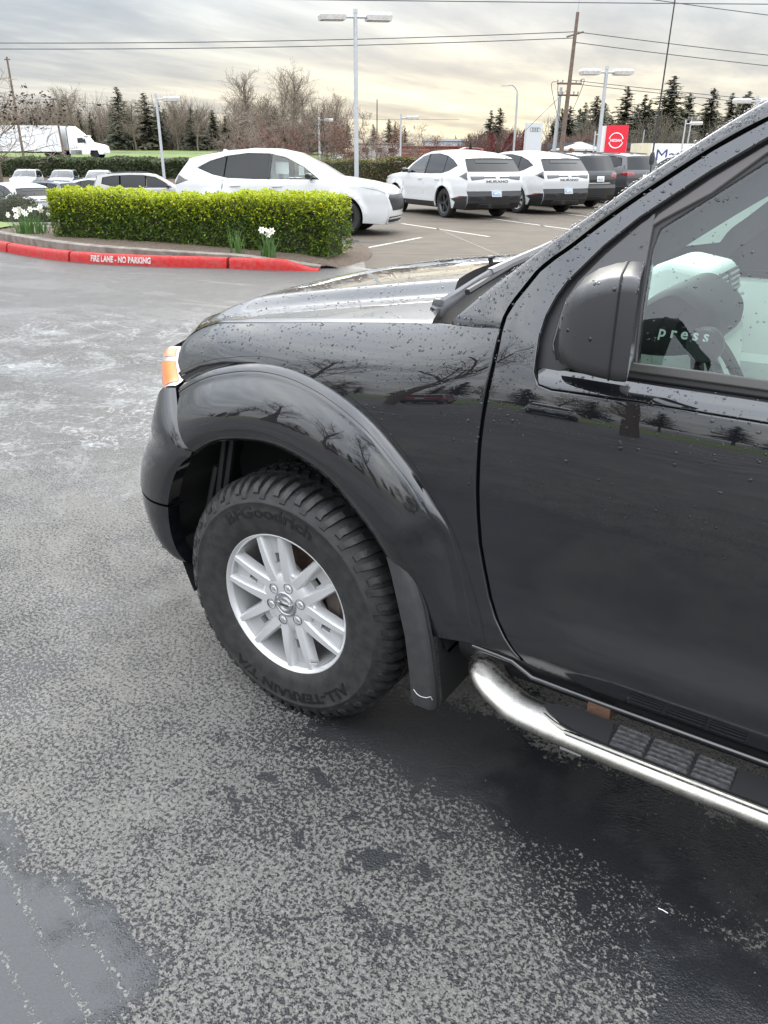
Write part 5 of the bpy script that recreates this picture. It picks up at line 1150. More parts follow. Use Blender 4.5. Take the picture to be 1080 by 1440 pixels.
# boxier crossovers
OUTB=[(2.20,.26),(2.26,.40),(2.28,.62),(2.27,.80),(2.22,.95),(2.10,1.02),(1.70,1.09),(1.20,1.14),(.95,1.17),(.55,1.42),(.22,1.60),(-.25,1.68),(-.8,1.695),(-1.4,1.68),(-1.9,1.63),(-2.10,1.60),(-2.11,1.56),(-2.28,1.16),(-2.33,1.04),(-2.34,.90),(-2.33,.74),(-2.38,.64),(-2.36,.42),(-2.25,.27)]
dlob=[(.85,1.15),(.50,1.39),(.20,1.55),(-.25,1.62),(-.8,1.63),(-1.45,1.61),(-1.90,1.54),(-1.98,1.30),(-1.55,1.20),(-1.1,1.15)]
BOX=dict(CROSS); BOX.update(out=OUTB,W=.92,belt=1.15,wx=[1.36,-1.33],dlo=[dlob],tum=.36,
 glass=[([(.80,1.155),(.50,1.375),(.20,1.53),(-.15,1.595),(-.18,1.155)],'f'),([(-.24,1.155),(-.22,1.60),(-.8,1.615),(-1.18,1.605),(-1.22,1.165)],'r'),([(-1.28,1.175),(-1.24,1.60),(-1.45,1.595),(-1.87,1.525),(-1.95,1.31),(-1.54,1.215)],'r')],
 blk=[[(.92,.27),(.88,.40),(-.86,.40),(-.90,.27)],[(-1.80,.50),(-1.80,.27),(-2.25,.27),(-2.36,.42),(-2.37,.60),(-1.9,.60)]],
 gaps=[[(.90,.42),(.90,1.14),(.892,1.14),(.892,.42)],[(-.21,.42),(-.205,1.14),(-.213,1.14),(-.218,.42)]],
 wheel=small_wheel_meshes(.36,.24,.23,M_alloy_d,5,'c'),R=.36,mirror=(.68,.89,1.21),handles=[-.05,-1.0],fin=(-1.6,1.67),seat=-.3,rails=[(-.1,1.655),(-.9,1.665),(-1.7,1.635)],
 patch=[('grille','f',[(-.5,.55),(.5,.55),(.55,.88),(-.55,.88)],'satin_black_plastic',False,.006),('headlight','f',[(.50,.86),(.80,.84),(.82,.93),(.52,.93)],'clear_lens',True,.008),('lower_grille','f',[(-.66,.28),(.66,.28),(.70,.44),(-.70,.44)],'black_plastic',False,.006),
  ('tail_lamp','r',[(.50,.98),(.84,.94),(.84,1.10),(.62,1.10)],'red_lens',True,.008),('tailgate_strip','r',[(-.50,.76),(.50,.76),(.50,.80),(-.50,.80)],'chrome',False,.010),('skid_plate','r',[(-.5,.30),(.5,.30),(.45,.40),(-.45,.40)],'dark_alloy',False,.008)],
 sidepatch=[('tail_lamp',[(-2.31,.96),(-2.30,1.10),(-2.05,1.09),(-2.12,.98)],'red_lens',.005),('headlight',[(2.02,.955),(2.0,1.0),(2.18,.97),(2.25,.88),(2.22,.86)],'clear_lens',.005)])
GB='dark crossovers on the display lot'
c4=make_car('crossover','gloss black crossover with a pale plate, third in the row of tails','car',BOX,M_ink,GB,clear_front=False,plate=(.92,'plate_pale'))
put(c4,28.3,5.75,.84,-.54,(1.33,-.80))
c5=make_car('crossover','dark grey crossover with black roof rails in front of the red sign','car',BOX,M_grey,GB,rim=wm_alloy[1],clear_front=False,plate=(.92,'plate_pale'))
put(c5,31.3,8.15,.86,-.50,(1.33,-.80))
GC='white cars on the lot'
def more(src,label,d,s,dd_,ds_,group,z=None,pm=None):
    c=copy_tree(src); c['label']=label; c['group']=group; put(c,d,s,dd_,ds_,(0,0),z)
    if pm:
        for o in c.children:
            if o.type=='MESH' and o.data.materials and o.data.materials[0] in (M_white,M_ink,M_grey):
                o.data=o.data.copy(); o.data.materials[0]=pm
    return c
more(c4,'white car half hidden by the windscreen pillar, past the dark grey crossover',39.5,13.6,.86,-.50,GC,pm=M_white)
more(c4,'second white car behind the windscreen pillar under the lettered trailer',44.,17.6,.86,-.50,GC,pm=M_white)
GD='cars parked nose out below the long dark hedge'
more(c4,'white car parked nose out below the hedge, leftmost of three',66.5,-28.2,-.97,.2,GD,pm=M_white)
more(c4,'blue grey car parked nose out below the hedge, middle of three',66.,-25.1,-.97,.2,GD,pm=M_blue)
more(c2,'white car parked nose out below the hedge, third from the left',65.5,-22.2,-.97,.2,GD)
GE='cars on the low lot at the left'
more(c2,'white car at the left edge beside the round shrubs',38.5,-17.3,.62,-.78,GE)
more(c4,'grey car roof between the round shrubs and the clipped hedge',50.,-20.6,.3,-.95,GE,pm=M_blue)
more(c2,'white car roof just over the left end of the clipped hedge',53.,-17.6,-.3,.95,GE)
c6=more(c5,'champagne grey estate car with roof rails behind the white crossover',36.0,-10.0,.25,.97,GE,z=-.85,pm=M_silver)

# ---------------------------------------------------------------- plants
def fast_mesh(name,V,Fq,mt,smooth=False):
    V=np.asarray(V,np.float32).reshape(-1,3);Fq=np.asarray(Fq,np.int32);k=Fq.shape[1]
    me=bpy.data.meshes.new(name); me.vertices.add(len(V)); me.vertices.foreach_set('co',V.ravel()); me.loops.add(Fq.size); me.loops.foreach_set('vertex_index',Fq.ravel())
    me.polygons.add(len(Fq)); me.polygons.foreach_set('loop_start',np.arange(0,Fq.size,k,dtype=np.int32)); me.polygons.foreach_set('use_smooth',np.full(len(Fq),smooth)); me.update(calc_edges=True); me.materials.append(mt); return me
def seg_mesh(name,segs,mt,n=3):
    S=np.array([(*a,*b,c,d) for a,b,c,d in segs],float) if not isinstance(segs,np.ndarray) else segs
    P0,P1,r0,r1=S[:,:3],S[:,3:6],S[:,6],S[:,7]; t=P1-P0; t/=np.linalg.norm(t,axis=1,keepdims=True)+1e-9
    ref=np.where(np.abs(t[:,2:3])<.9,np.array([[0,0,1.]]),np.array([[1.,0,0]])); u=np.cross(t,ref); u/=np.linalg.norm(u,axis=1,keepdims=True); v=np.cross(t,u)
    a=np.linspace(0,2*np.pi,n,endpoint=False); ring=u[:,None]*np.cos(a)[None,:,None]+v[:,None]*np.sin(a)[None,:,None]
    V=np.concatenate([P0[:,None]+ring*r0[:,None,None],P1[:,None]+ring*r1[:,None,None]],1)
    b=np.arange(len(S))[:,None]*2*n; F=np.concatenate([np.stack([b+k,b+(k+1)%n,b+n+(k+1)%n,b+n+k],-1) for k in range(n)],1).reshape(-1,4)
    return fast_mesh(name,V,F,mt,n>4)
def leaf_mesh(name,C,size,mt,up=.3,aspect=.6,seed=1):
    g=np.random.default_rng(seed);C=np.asarray(C,float);n=len(C); s=size*(.6+.8*g.random(n)) if np.isscalar(size) else size
    nrm=g.normal(size=(n,3)); nrm[:,2]=np.abs(nrm[:,2])+up; nrm/=np.linalg.norm(nrm,axis=1,keepdims=True)
    u=np.cross(nrm,g.normal(size=(n,3))); u/=np.linalg.norm(u,axis=1,keepdims=True)+1e-9; v=np.cross(nrm,u)*aspect
    V=np.stack([C-u*s[:,None],C-v*s[:,None]*.8-nrm*s[:,None]*.15,C+u*s[:,None],C+v*s[:,None]*.8-nrm*s[:,None]*.15],1); F=np.arange(4*n).reshape(n,4)
    return fast_mesh(name,V,F,mt)
def foliage(name,c1,c2,scale=3.,rough=.55,trans=.25):
    m=mat(name,c1,rough,var=(scale,1.,c2)); b=m.node_tree.nodes['Principled BSDF']; b.inputs['Specular IOR Level'].default_value=.3
    nt=m.node_tree; tr=nd(nt,'ShaderNodeBsdfTranslucent'); mx=nd(nt,'ShaderNodeMixShader'); mx.inputs[0].default_value=trans
    tr.inputs[0].default_value=(*[min(1,q*1.3) for q in c1],1); out=nt.nodes['Material Output']; lk(nt,b.outputs[0],mx.inputs[1]); lk(nt,tr.outputs[0],mx.inputs[2]); lk(nt,mx.outputs[0],out.inputs[0]); return m
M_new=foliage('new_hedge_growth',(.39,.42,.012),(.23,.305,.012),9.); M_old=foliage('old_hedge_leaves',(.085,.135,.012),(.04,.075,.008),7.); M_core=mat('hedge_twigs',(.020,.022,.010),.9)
M_dkhedge=foliage('dark_hedge_leaves',(.045,.065,.025),(.07,.08,.035),1.2); M_olive=foliage('olive_leaves',(.10,.105,.03),(.13,.085,.04),2.); M_shrub=foliage('grey_green_leaves',(.060,.070,.040),(.085,.085,.05),5.)
M_conif=foliage('conifer_needles',(.062,.075,.048),(.095,.095,.062),.6,.7,.1); M_conif2=foliage('conifer_needles_pale',(.092,.095,.060),(.12,.11,.072),.6,.7,.1); M_bark=mat('grey_brown_bark',(.105,.082,.062),.9,var=(9,.8,(.16,.13,.10)))
M_twig=mat('brown_twigs',(.150,.118,.090),.9,var=(.8,.8,(.22,.18,.14))); M_twig2=mat('pale_twigs',(.24,.19,.14),.9); M_redtwig=mat('red_brown_twigs',(.17,.070,.055),.9,var=(2.,.8,(.12,.085,.05))); M_redleaf=foliage('red_leaves',(.14,.030,.028),(.10,.035,.03),3.); M_orangeleaf=foliage('rust_leaves',(.20,.075,.022),(.13,.05,.02),3.)
M_grass=mat('lawn_grass',(.085,.14,.022),.9,var=(.5,.7,(.14,.165,.04)))
# ---- the clipped hedge
hA=np.array((14.35,-5.62));hB=np.array((12.90,-1.16)); hw=1.05
hdir=(hB-hA)/np.linalg.norm(hB-hA); hn=np.array((-hdir[1],hdir[0])); hn=hn if hn[0]>0 else -hn; HL=np.linalg.norm(hB-hA)
def hedge_pt(u,v,w):   # u along, v across (0 front), w up, metres
    q=hA+hdir*u+hn*v; return G(q[0],q[1],w)
def hedge_shell(n,inset,seed):
    g=np.random.default_rng(seed); out=[];zz=[];front=[]
    H0,H1=.10,1.0
    while len(out)<n:
        k=g.random(); u,v,w=g.uniform(-.35,HL+.35),g.uniform(0,hw),g.uniform(H0,H1)
        if k<.50: v=0
        elif k<.82: w=H1
        elif k<.90: u=-.35 if g.random()<.5 else HL+.35
        else: v=hw
        # rounded box + lumpy clipping
        c=np.array([np.clip(u,-.35+.25,HL+.35-.25),np.clip(v,.22,hw-.22),np.clip(w,H0+.05,H1-.20)]); d=np.array([u,v,w])-c; L=np.linalg.norm(d)
        r=.25 if L>0 else 0
        rr=min(L,.24); lump=.018*math.sin(u*5.1+w*3)+.022*math.sin(u*13+v*9+w*11)+.025*math.sin(u*29+v*21+w*27)
        p=c+d/(L+1e-9)*(rr+lump*.8-inset*g.random()) 
        p[2]+=.035*math.sin(u*1.7+1)*(p[2]/H1)
        out.append(hedge_pt(*p)); zz.append((p[2]-H0)/(H1-H0))
    return np.array(out),np.array(zz)
hedge=empty('clipped_hedge',(0,0,0),0,'yellow green clipped hedge with rounded ends on the kerbed island','hedge')
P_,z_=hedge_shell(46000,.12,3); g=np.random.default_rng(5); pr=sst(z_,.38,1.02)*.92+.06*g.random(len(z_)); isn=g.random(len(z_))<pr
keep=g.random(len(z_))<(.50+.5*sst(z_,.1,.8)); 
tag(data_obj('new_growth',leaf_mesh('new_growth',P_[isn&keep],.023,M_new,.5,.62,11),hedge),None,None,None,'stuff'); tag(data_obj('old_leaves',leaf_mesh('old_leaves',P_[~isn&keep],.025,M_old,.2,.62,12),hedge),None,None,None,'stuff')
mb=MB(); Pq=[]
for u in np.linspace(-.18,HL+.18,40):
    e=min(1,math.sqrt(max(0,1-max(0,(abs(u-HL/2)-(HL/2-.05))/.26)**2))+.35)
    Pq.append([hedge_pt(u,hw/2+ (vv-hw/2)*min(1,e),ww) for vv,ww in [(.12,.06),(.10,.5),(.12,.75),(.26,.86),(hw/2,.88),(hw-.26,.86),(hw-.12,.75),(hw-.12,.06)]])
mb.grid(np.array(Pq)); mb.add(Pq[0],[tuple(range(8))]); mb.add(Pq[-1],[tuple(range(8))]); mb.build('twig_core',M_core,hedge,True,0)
# ---- daffodils, spiky blades
M_blade=foliage('daffodil_leaves',(.060,.13,.035),(.09,.16,.04),20.); M_petal=mat('daffodil_petals',(.82,.82,.74),.6); M_trump=mat('daffodil_trumpet',(.75,.52,.06),.6)
def daffodil(d,s,z,nb,nf,label,h=.42,rad=.16,petal=True,seed=1):
    g=np.random.default_rng(seed); r=empty('daffodil_clump',G(d,s,z),0,label,'flowers','daffodil clumps on the island'); V=[];F=[]
    for _ in range(nb):
        a=g.uniform(0,6.28);q=rad*math.sqrt(g.random()); b=np.array([q*math.cos(a),q*math.sin(a),0]); hh=h*g.uniform(.6,1.05); ln=g.normal(0,.10,2)+b[:2]*.55; w_=.011*g.uniform(.7,1.2); sd_=np.array([math.cos(a+1.3),math.sin(a+1.3),0])*w_
        k=len(V); 
        for t_ in (0,.4,.75,1.): c=b+np.array([ln[0]*t_**2,ln[1]*t_**2,hh*(t_-.12*t_**3*g.random())]); f=(1,1.05,.8,.1)[int(t_*4) if t_<1 else 3]; V+=[c-sd_*f,c+sd_*f]
        F+=[(k+2*i,k+2*i+1,k+2*i+3,k+2*i+2) for i in range(3)]
    mesh_obj('leaf_blades',V,F,M_blade,r,True,0,None,'stuff')
    st=[];
    for i in range(nf):
        a=g.uniform(0,6.28);q=rad*1.25*math.sqrt(g.random()); top=np.array([q*math.cos(a),q*math.sin(a),h*g.uniform(.72,1.08)]); st.append(((top[0]*.6,top[1]*.6,0),tuple(top),.006,.005))
        fd=np.array([-Fh[0]+g.normal(0,.5),-Fh[1]+g.normal(0,.5),.15+g.normal(0,.25)]); fd/=np.linalg.norm(fd); u=np.cross(fd,(0,0,1.)); u/=np.linalg.norm(u); v=np.cross(fd,u); PV=[];PF=[]
        for j in range(6):
            t0=j*math.pi/3; c=lambda rr,tt,o: top+rr*(math.cos(tt)*u+math.sin(tt)*v)+fd*o
            k=len(PV); PV+=[top+fd*.0,c(.036,t0-.45,.006),c(.058,t0,.0),c(.036,t0+.45,.006)]; PF.append((k,k+1,k+2,k+3))
        fl_=mesh_obj('flower',PV,PF,M_petal,r,False)
        tb=[];
        for rr,o in ((.007,.0),(.009,.012),(.013,.019)): tb.append([tuple(top+rr*(math.cos(t_)*u+math.sin(t_)*v)+fd*o) for t_ in np.linspace(0,2*math.pi,8,endpoint=False)])
        MB().grid(np.array(tb),cv=True).build('trumpet',M_trump,fl_)
    if st: data_obj('stems',seg_mesh('stems',st,M_blade),r)
    return r
daffodil(15.0,-6.45,.22,110,12,'clump of white daffodils at the left end of the hedge',.42,.32,seed=2)
daffodil(12.55,-1.80,.13,40,5,'small clump of white daffodils in front of the hedge, above the kerb end',.40,.12,seed=4)
r=daffodil(12.70,-2.30,.15,16,0,'flowerless clump of thin green blades against the hedge',.55,.12,seed=6)
o=poly_sheet('lawn_strip',[(17.6,-13),(16.0,-9.4),(15.2,-7.9),(15.6,-7.4),(16.8,-7.4),(17.6,-8.4),(19.2,-12)],.262,M_grass)
if o.data.polygons[0].normal.z<0: o.data.flip_normals()
# ---- rounded shrubs, hedges further off
def lumpy(name,label,cat,group,center,rad,mt,n,leaf,seed,sq=2.2):
    g=np.random.default_rng(seed); r=empty(name,center,0,label,cat,group); th=g.uniform(0,2*np.pi,n); zz=g.random(n)**.8; rr=(1-zz**sq)**(1/sq)
    lump=1+.06*np.sin(th*5+zz*4+seed)+.05*np.sin(th*11+zz*9); k=1-.10*g.random(n)
    P=np.stack([rad[0]*rr*np.cos(th)*lump*k,rad[1]*rr*np.sin(th)*lump*k,rad[2]*zz*lump*k],1)
    tag(data_obj('foliage',leaf_mesh('foliage',P,leaf,mt,.3,.6,seed),r),None,None,None,'stuff')
    mb=MB(); Q=[[ (rad[0]*.88*math.cos(a)*(1-q**sq)**(1/sq),rad[1]*.88*math.sin(a)*(1-q**sq)**(1/sq),rad[2]*.88*q) for a in np.linspace(0,2*math.pi,20,endpoint=False)] for q in (0,.3,.6,.8,.93,.995)]
    mb.grid(np.array(Q),cv=True).build('twig_core',M_core,r,True,0); return r
lumpy('round_shrub','wide dome shaped grey green shrub beside the grey kerb at the left','shrub','rounded shrubs on the low lot',G(31.4,-13.3,-.93),(.95,.8,.72),M_shrub,9000,.030,21)
lumpy('round_shrub','taller dark rounded shrub behind the dome shaped one at the left','shrub','rounded shrubs on the low lot',G(34.2,-15.3,-1.02),(1.35,1.0,1.05),M_shrub,9000,.034,22)
# grey kerb and road strip beyond the island
o=rib('grey_kerb',(22.6,-20),(23.6,-5.2),.22,0,M_conc)
bpy.data.objects.remove(o)
kb=[]
for s_ in np.linspace(-24,-5.5,30):
    d_=29.9+.05*(s_+14); h0=float(hgt(d_,s_)); kb.append([G(d_-.1,s_,h0-.05),G(d_-.09,s_,h0+.13),G(d_+.08,s_,h0+.14),G(d_+.1,s_,h0-.05)])
o=MB().grid(np.array(kb)).build('grey_kerb',M_conc,None,True,40); tag(o,'grey concrete kerb in front of the rounded shrubs',None,None,'structure')
ln=[]
for s_ in np.linspace(-20,-4,24): d_=23.2+.05*(s_+12); h0=float(hgt(d_,s_))+.012; ln.append([G(d_-.06,s_,h0),G(d_+.06,s_,h0)])
tag(MB().grid(np.array(ln),flip=True).build('lane_line',M_line,None,True,0),'worn white lane line on the far drive',None,None,'structure')
bed=[[G(d_,s_,float(hgt(d_,s_))+.05) for d_ in (30.1,31,33,36)] for s_ in np.linspace(-17,-11.,14)]
tag(MB().grid(np.array(bed)).build('shrub_bed',M_mulch,None,True,0),'brown planting bed below the rounded shrubs',None,None,'structure')
def long_hedge(label,d0,s0,d1,s1,wd,h,mt,n,leaf,seed,group=None,zb=None):
    g=np.random.default_rng(seed); a=np.array((d0,s0));b=np.array((d1,s1));L=np.linalg.norm(b-a);t=(b-a)/L;nn=np.array((-t[1],t[0])); r=empty('hedge',(0,0,0),0,label,'hedge',group)
    u=g.uniform(0,L,n);k=g.random(n);v=np.where(k<.25,-wd/2,np.where(k<.5,wd/2,g.uniform(-wd/2,wd/2,n))); top=h*(1+.05*np.sin(u*.9+seed)+.05*np.sin(u*2.3)); w=np.where(k<.5,g.uniform(0,1,n)*top,top)
    v=v+.12*np.sin(u*1.9+w*2)+g.normal(0,.05,n); q=a+t*u[:,None]+nn*v[:,None]; base=hgt(q[:,0],q[:,1]) if zb is None else zb
    c0=np.array(CAM[:2]); P=np.zeros((n,3)); P[:,:2]=c0+q[:,:1]*Fh+q[:,1:]*Rh; P[:,2]=base+w+g.normal(0,.04,n)
    tag(data_obj('foliage',leaf_mesh('foliage',P,leaf,mt,.3,.6,seed),r),None,None,None,'stuff')
    Q=[]
    for u_ in np.linspace(0,L,40):
        row=[]
        for v_,w_ in ((-wd*.42,-.3),(-wd*.42,h*.85),(0,h*.93),(wd*.42,h*.85),(wd*.42,-.3)):
            q=a+t*u_+nn*v_; row.append(G(q[0],q[1],(float(hgt(*q)) if zb is None else zb)+w_))
        Q.append(row)
    MB().grid(np.array(Q)).build('twig_core',M_core,r,True,0); return r
long_hedge('long dark evergreen hedge below the highway, white cars in front of it',76.5,-60,75.5,-15.5,2.2,1.42,M_dkhedge,26000,.12,31)
bank=[[G(d_,s_,float(hgt(d_,s_))+.04) for d_ in (69.3,71,73,75.2)] for s_ in np.linspace(-64,-9,50)]
tag(MB().grid(np.array(bank)).build('bare_bank',M_mulch,None,True,0),'bare brown bank below the long hedge',None,None,'structure')
berm=[[G(d_,s_,float(hgt(d_,s_))+.04) for d_ in np.linspace(107.5,190,22)] for s_ in np.linspace(-120,-7,50)]
tag(MB().grid(np.array(berm)).build('lawn',M_grass,None,True,0),'green lawn rising beyond the highway',None,None,'structure')
hillr=[[G(d_,s_,float(hgt(d_,s_))+.05) for d_ in np.linspace(62,400,30)] for s_ in np.linspace(-6.5,160,40)]
tag(MB().grid(np.array(hillr)).build('verge',mat('dull_verge',(.075,.07,.045),.9,var=(.3,.8,(.10,.095,.05))),None,True,0),'dull green verge beyond the display lot',None,None,'structure')
long_hedge('olive and brown informal hedge behind the lot at the tall lamp post',45,-5.2,49,4.6,1.8,1.35,M_olive,14000,.075,33)
# ---- trees
def bare(seed,H=10.,spread=.75,steps=9,first=.22,up=.35,tw=1.,dens_=1.,trunk=.022):
    g=random.Random(seed); segs=[[],[]]
    def rv(): return np.array([g.gauss(0,1),g.gauss(0,1),g.gauss(0,1)])
    def grow(p,d,L,r,lev):
        n=(steps,5,3,2)[lev]; sl=L/n
        for i in range(n):
            d=d+rv()*(.07,.16,.22,.25)[lev]+np.array([0,0,(.10,.10,.07,.03)[lev]*up*2]); d/=np.linalg.norm(d); q=p+d*sl; r1=max(r*(1-.85/n if lev<3 else .6),.008*tw)
            segs[0 if lev<2 else 1].append((tuple(p),tuple(q),r,r1)); 
            if lev<3 and (lev>0 or i/n>=first):
                nc=(3,2,2)[lev]; nc=nc if g.random()<dens_ else nc-1
                for _ in range(nc):
                    x=rv(); x-=d*(x@d); x/=np.linalg.norm(x)+1e-9; c=d*g.uniform(.35,.9)+x*spread*g.uniform(.7,1.2)+np.array([0,0,up*.5]); c/=np.linalg.norm(c)
                    grow(p+(q-p)*g.random(),c,L*((.52*(1-.55*i/n),.50,.45)[lev])*g.uniform(.7,1.2),max(r1*(.45,.45,.5)[lev],.008*tw),lev+1)
            p=q;r=r1
    grow(np.zeros(3),np.array([g.gauss(0,.03),g.gauss(0,.03),1.]),H,H*trunk,0); return segs
def bare_proto(seed,mt1,mt2,**k):
    s=bare(seed,**k); return seg_mesh('trunk',s[0],mt1,5),seg_mesh('twigs',s[1],mt2,3)
def conifer(seed,H=10.,rad=2.1,mt=None,gap=.12,irr=.55):
    g=np.random.default_rng(seed); C=[];S=[];V=[];N=46
    tk=seg_mesh('trunk',[((0,0,i*H/10),(g.normal(0,.02)*0,0,(i+1)*H/10),.16*(1-i/10.5)*H/10,.16*(1-(i+1)/10.5)*H/10) for i in range(10)],M_bark,5)
    for i in range(N):
        t=gap+(1-gap)*i/N; z=t*H
        for k in range(7):
            if g.random()<.28: continue
            a=g.uniform(0,6.28); L=rad*((1-t)**.8+.06)*(.80+.25*math.sin(i*1.7+seed)*.5+.2)*g.uniform(1-irr,1+irr*.8); dr=-.25-.3*(1-t)+.25*t
            for q in np.linspace(.12,1,6):
                c=np.array([math.cos(a)*L*q,math.sin(a)*L*q,z+dr*L*q*q*.8+.1*L*q]); w=.24*L*(1.15-q)+.10*H/10; fwd=np.array([math.cos(a),math.sin(a),dr*.6])*(.22*L+.06); sd_=np.array([-math.sin(a),math.cos(a),g.normal(0,.25)])*w
                j=g.normal(0,.05*H/10,3); V.append([c-fwd*.7+j,c+sd_+j-np.array([0,0,.10*L]),c+fwd+j,c-sd_+j-np.array([0,0,.10*L])])
    V=np.array(V); return tk,fast_mesh('needles',V,np.arange(len(V)*4).reshape(-1,4),mt or M_conif)
BT=[bare_proto(1,M_bark,M_twig,H=10,spread=.55,up=.5,tw=1.6),bare_proto(2,M_bark,M_twig,H=10,spread=.8,up=.35,tw=1.6,first=.3),bare_proto(3,M_bark,M_twig2,H=10,spread=.65,up=.45,tw=1.5,first=.15),bare_proto(5,M_bark,M_twig,H=10,spread=.95,up=.25,tw=1.6,first=.2)]
CT=[conifer(1,10,2.0,M_conif),conifer(2,10,1.5,M_conif,.2),conifer(3,10,2.4,M_conif2,.1),conifer(4,10,1.8,M_conif2,.25,.5)]
def tree(name,protos,i,d,s,H,label,group,z=None,wide=1.,rz=None,pos=None,parts=('trunk','twigs')):
    if pos is None: x,y,_=G(d,s); z=float(hgt(d,s))-.05 if z is None else z
    else: x,y,z=pos
    r=empty(name,(x,y,z),random.uniform(0,6.28) if rz is None else rz,label,'tree',group); k=H/10.; r.scale=(k*wide,k*wide,k)
    for nm,me in zip(parts,protos[i%len(protos)]): data_obj(nm,me,r)
    return r
GT='bare trees beyond the highway'; GK='conifers beyond the highway'
LB=[(112,-40,9.2,1,1.0,'bare tree above the highway tractor unit'),(120,-45,8.4,0,.9,'slim bare tree just left of the tractor unit top'),(122,-35.5,8.0,3,1.,'bushy bare tree behind the lawn, right of the tractor unit'),(122,-26.7,7.0,1,1.1,'short broad bare tree left of the tallest bare pair'),(113,-17.9,10.6,0,1.1,'tall bare tree at the left of the tallest cluster'),(116,-14.9,11.4,2,1.0,'tallest pale bare tree over the side on crossover'),(118,-12.6,11.1,0,1.0,'tall bare tree at the right of the tallest cluster'),(112,-10.2,9.2,3,.95,'lower bare tree stepping down right of the tallest cluster'),(121,-21.5,8.6,3,1.,'mid height bare tree left of the tallest cluster'),(124,-30.,7.5,0,1.1,'slim bare tree right of the single headed lamp post'),(130,-51,7.8,1,1.,'bare tree behind the lorry trailer, near the leaning pole'),(119,-7.3,8.2,2,.9,'faint pale bare tree left of the tall double lamp post'),(128,-60,8.5,3,1.,'broad bare tree behind the rear of the lorry trailer')]
for i,(d,s,H,k,wd,lb) in enumerate(LB): tree('bare_tree',BT,k,d,s,H*.74,lb,GT,wide=wd*1.15)
LC=[(125,-38.2,9.4,0,'dark conifer rising right of the tractor unit'),(126,-34.8,8.6,2,'paler conifer just left of the single headed lamp post'),(126,-32.8,7.2,1,'small conifer behind the single headed lamp post'),(125,-28.0,6.6,0,'low dark conifer right of the single headed lamp post'),(126,-25.1,6.2,2,'low pale conifer at the right end of the lawn'),(145,-56,7.8,1,'thin conifer top over the lorry trailer'),(145,-52.5,7.2,0,'conifer top between the trailer and the tractor unit'),(113,-10.6,5.4,2,'pale conifer below the tallest bare cluster'),(113,-8.4,5.6,0,'conifer under the right edge of the tallest bare cluster'),(140,-6.3,5.8,1,'narrow conifer close to the tall double lamp post'),(140,-8.2,5.6,0,'dark conifer left of the tall double lamp post')]
for d,s,H,k,lb in LC: tree('conifer',CT,k,d,s,H*.88,lb,GK,parts=('trunk','needles'),wide=1.3)
for i in range(22): tree('conifer',CT,i,random.uniform(126,136),-54+i*2.05+random.uniform(-.6,.6),random.uniform(3.8,6.2),'smaller conifer among the bare woodland beyond the lawn',GK,parts=('trunk','needles'),wide=1.35)
RC=[(108,12.9,5.8,1,'thin conifer left of the white slab sign, first of a close pair'),(108,14.0,6.1,3,'thin conifer left of the white slab sign, second of a close pair'),(118,24.7,6.8,0,'conifer just right of the leaning utility pole'),(122,29.2,8.2,2,'broad conifer behind the double lamp post at the right'),(127,34.6,9.7,3,'tall conifer left of the whip aerial, above the red sign'),(126,37.,8.6,1,'narrow conifer between the red sign and the whip aerial'),(126,40.6,11.,2,'tallest conifer, right behind the whip aerial'),(130,44.6,9.2,0,'conifer just right of the whip aerial'),(126,46.6,9.5,3,'ragged conifer between the aerial and the hooded lamp'),(126,49.4,8.9,1,'conifer above the lettered trailer'),(127,52,9.2,2,'conifer by the hooded double lamp'),(127,55,8.6,0,'conifer touching the windscreen pillar at the top right'),(118,22.6,4.9,1,'low conifer left of the leaning utility pole'),(136,26.8,5.2,0,'small distant conifer behind the leaning utility pole'),(131,32.,6.2,1,'low conifer over the red sign, left side'),(134,58.5,8.,2,'conifer behind the windscreen pillar')]
GR='conifers along the right of the lot'
for i in range(44): RC.append((random.uniform(124,146),27+i*.9+random.uniform(-.5,.5),random.uniform(5.2,8.2),i%4,'smaller conifer in the dark mass behind the tall ones at the right'))
for d,s,H,k,lb in RC: tree('conifer',CT,k,d,s,H*1.0,lb,GR,parts=('trunk','needles'),wide=1.55)
FC=[(236,-3.6,6.4,0,'far small conifer right of the tall double lamp post'),(240,.7,7.8,2,'far broad conifer left of the single lamp in the middle'),(243,2.4,7.2,0,'far dense conifer behind the single lamp in the middle'),(246,5.2,6.2,1,'far conifer right of the single lamp in the middle'),(246,19.6,4.0,1,'tiny far conifer above the grey roof, left one'),(246,23.4,4.6,0,'tiny far conifer above the grey roof, right one'),(242,29.,4.2,0,'tiny far conifer next to the cone shaped evergreen')]
for d,s,H,k,lb in FC: tree('conifer',CT,k,d,s,H+1.5,lb,'far conifers beyond the brick building',parts=('trunk','needles'),wide=1.2)
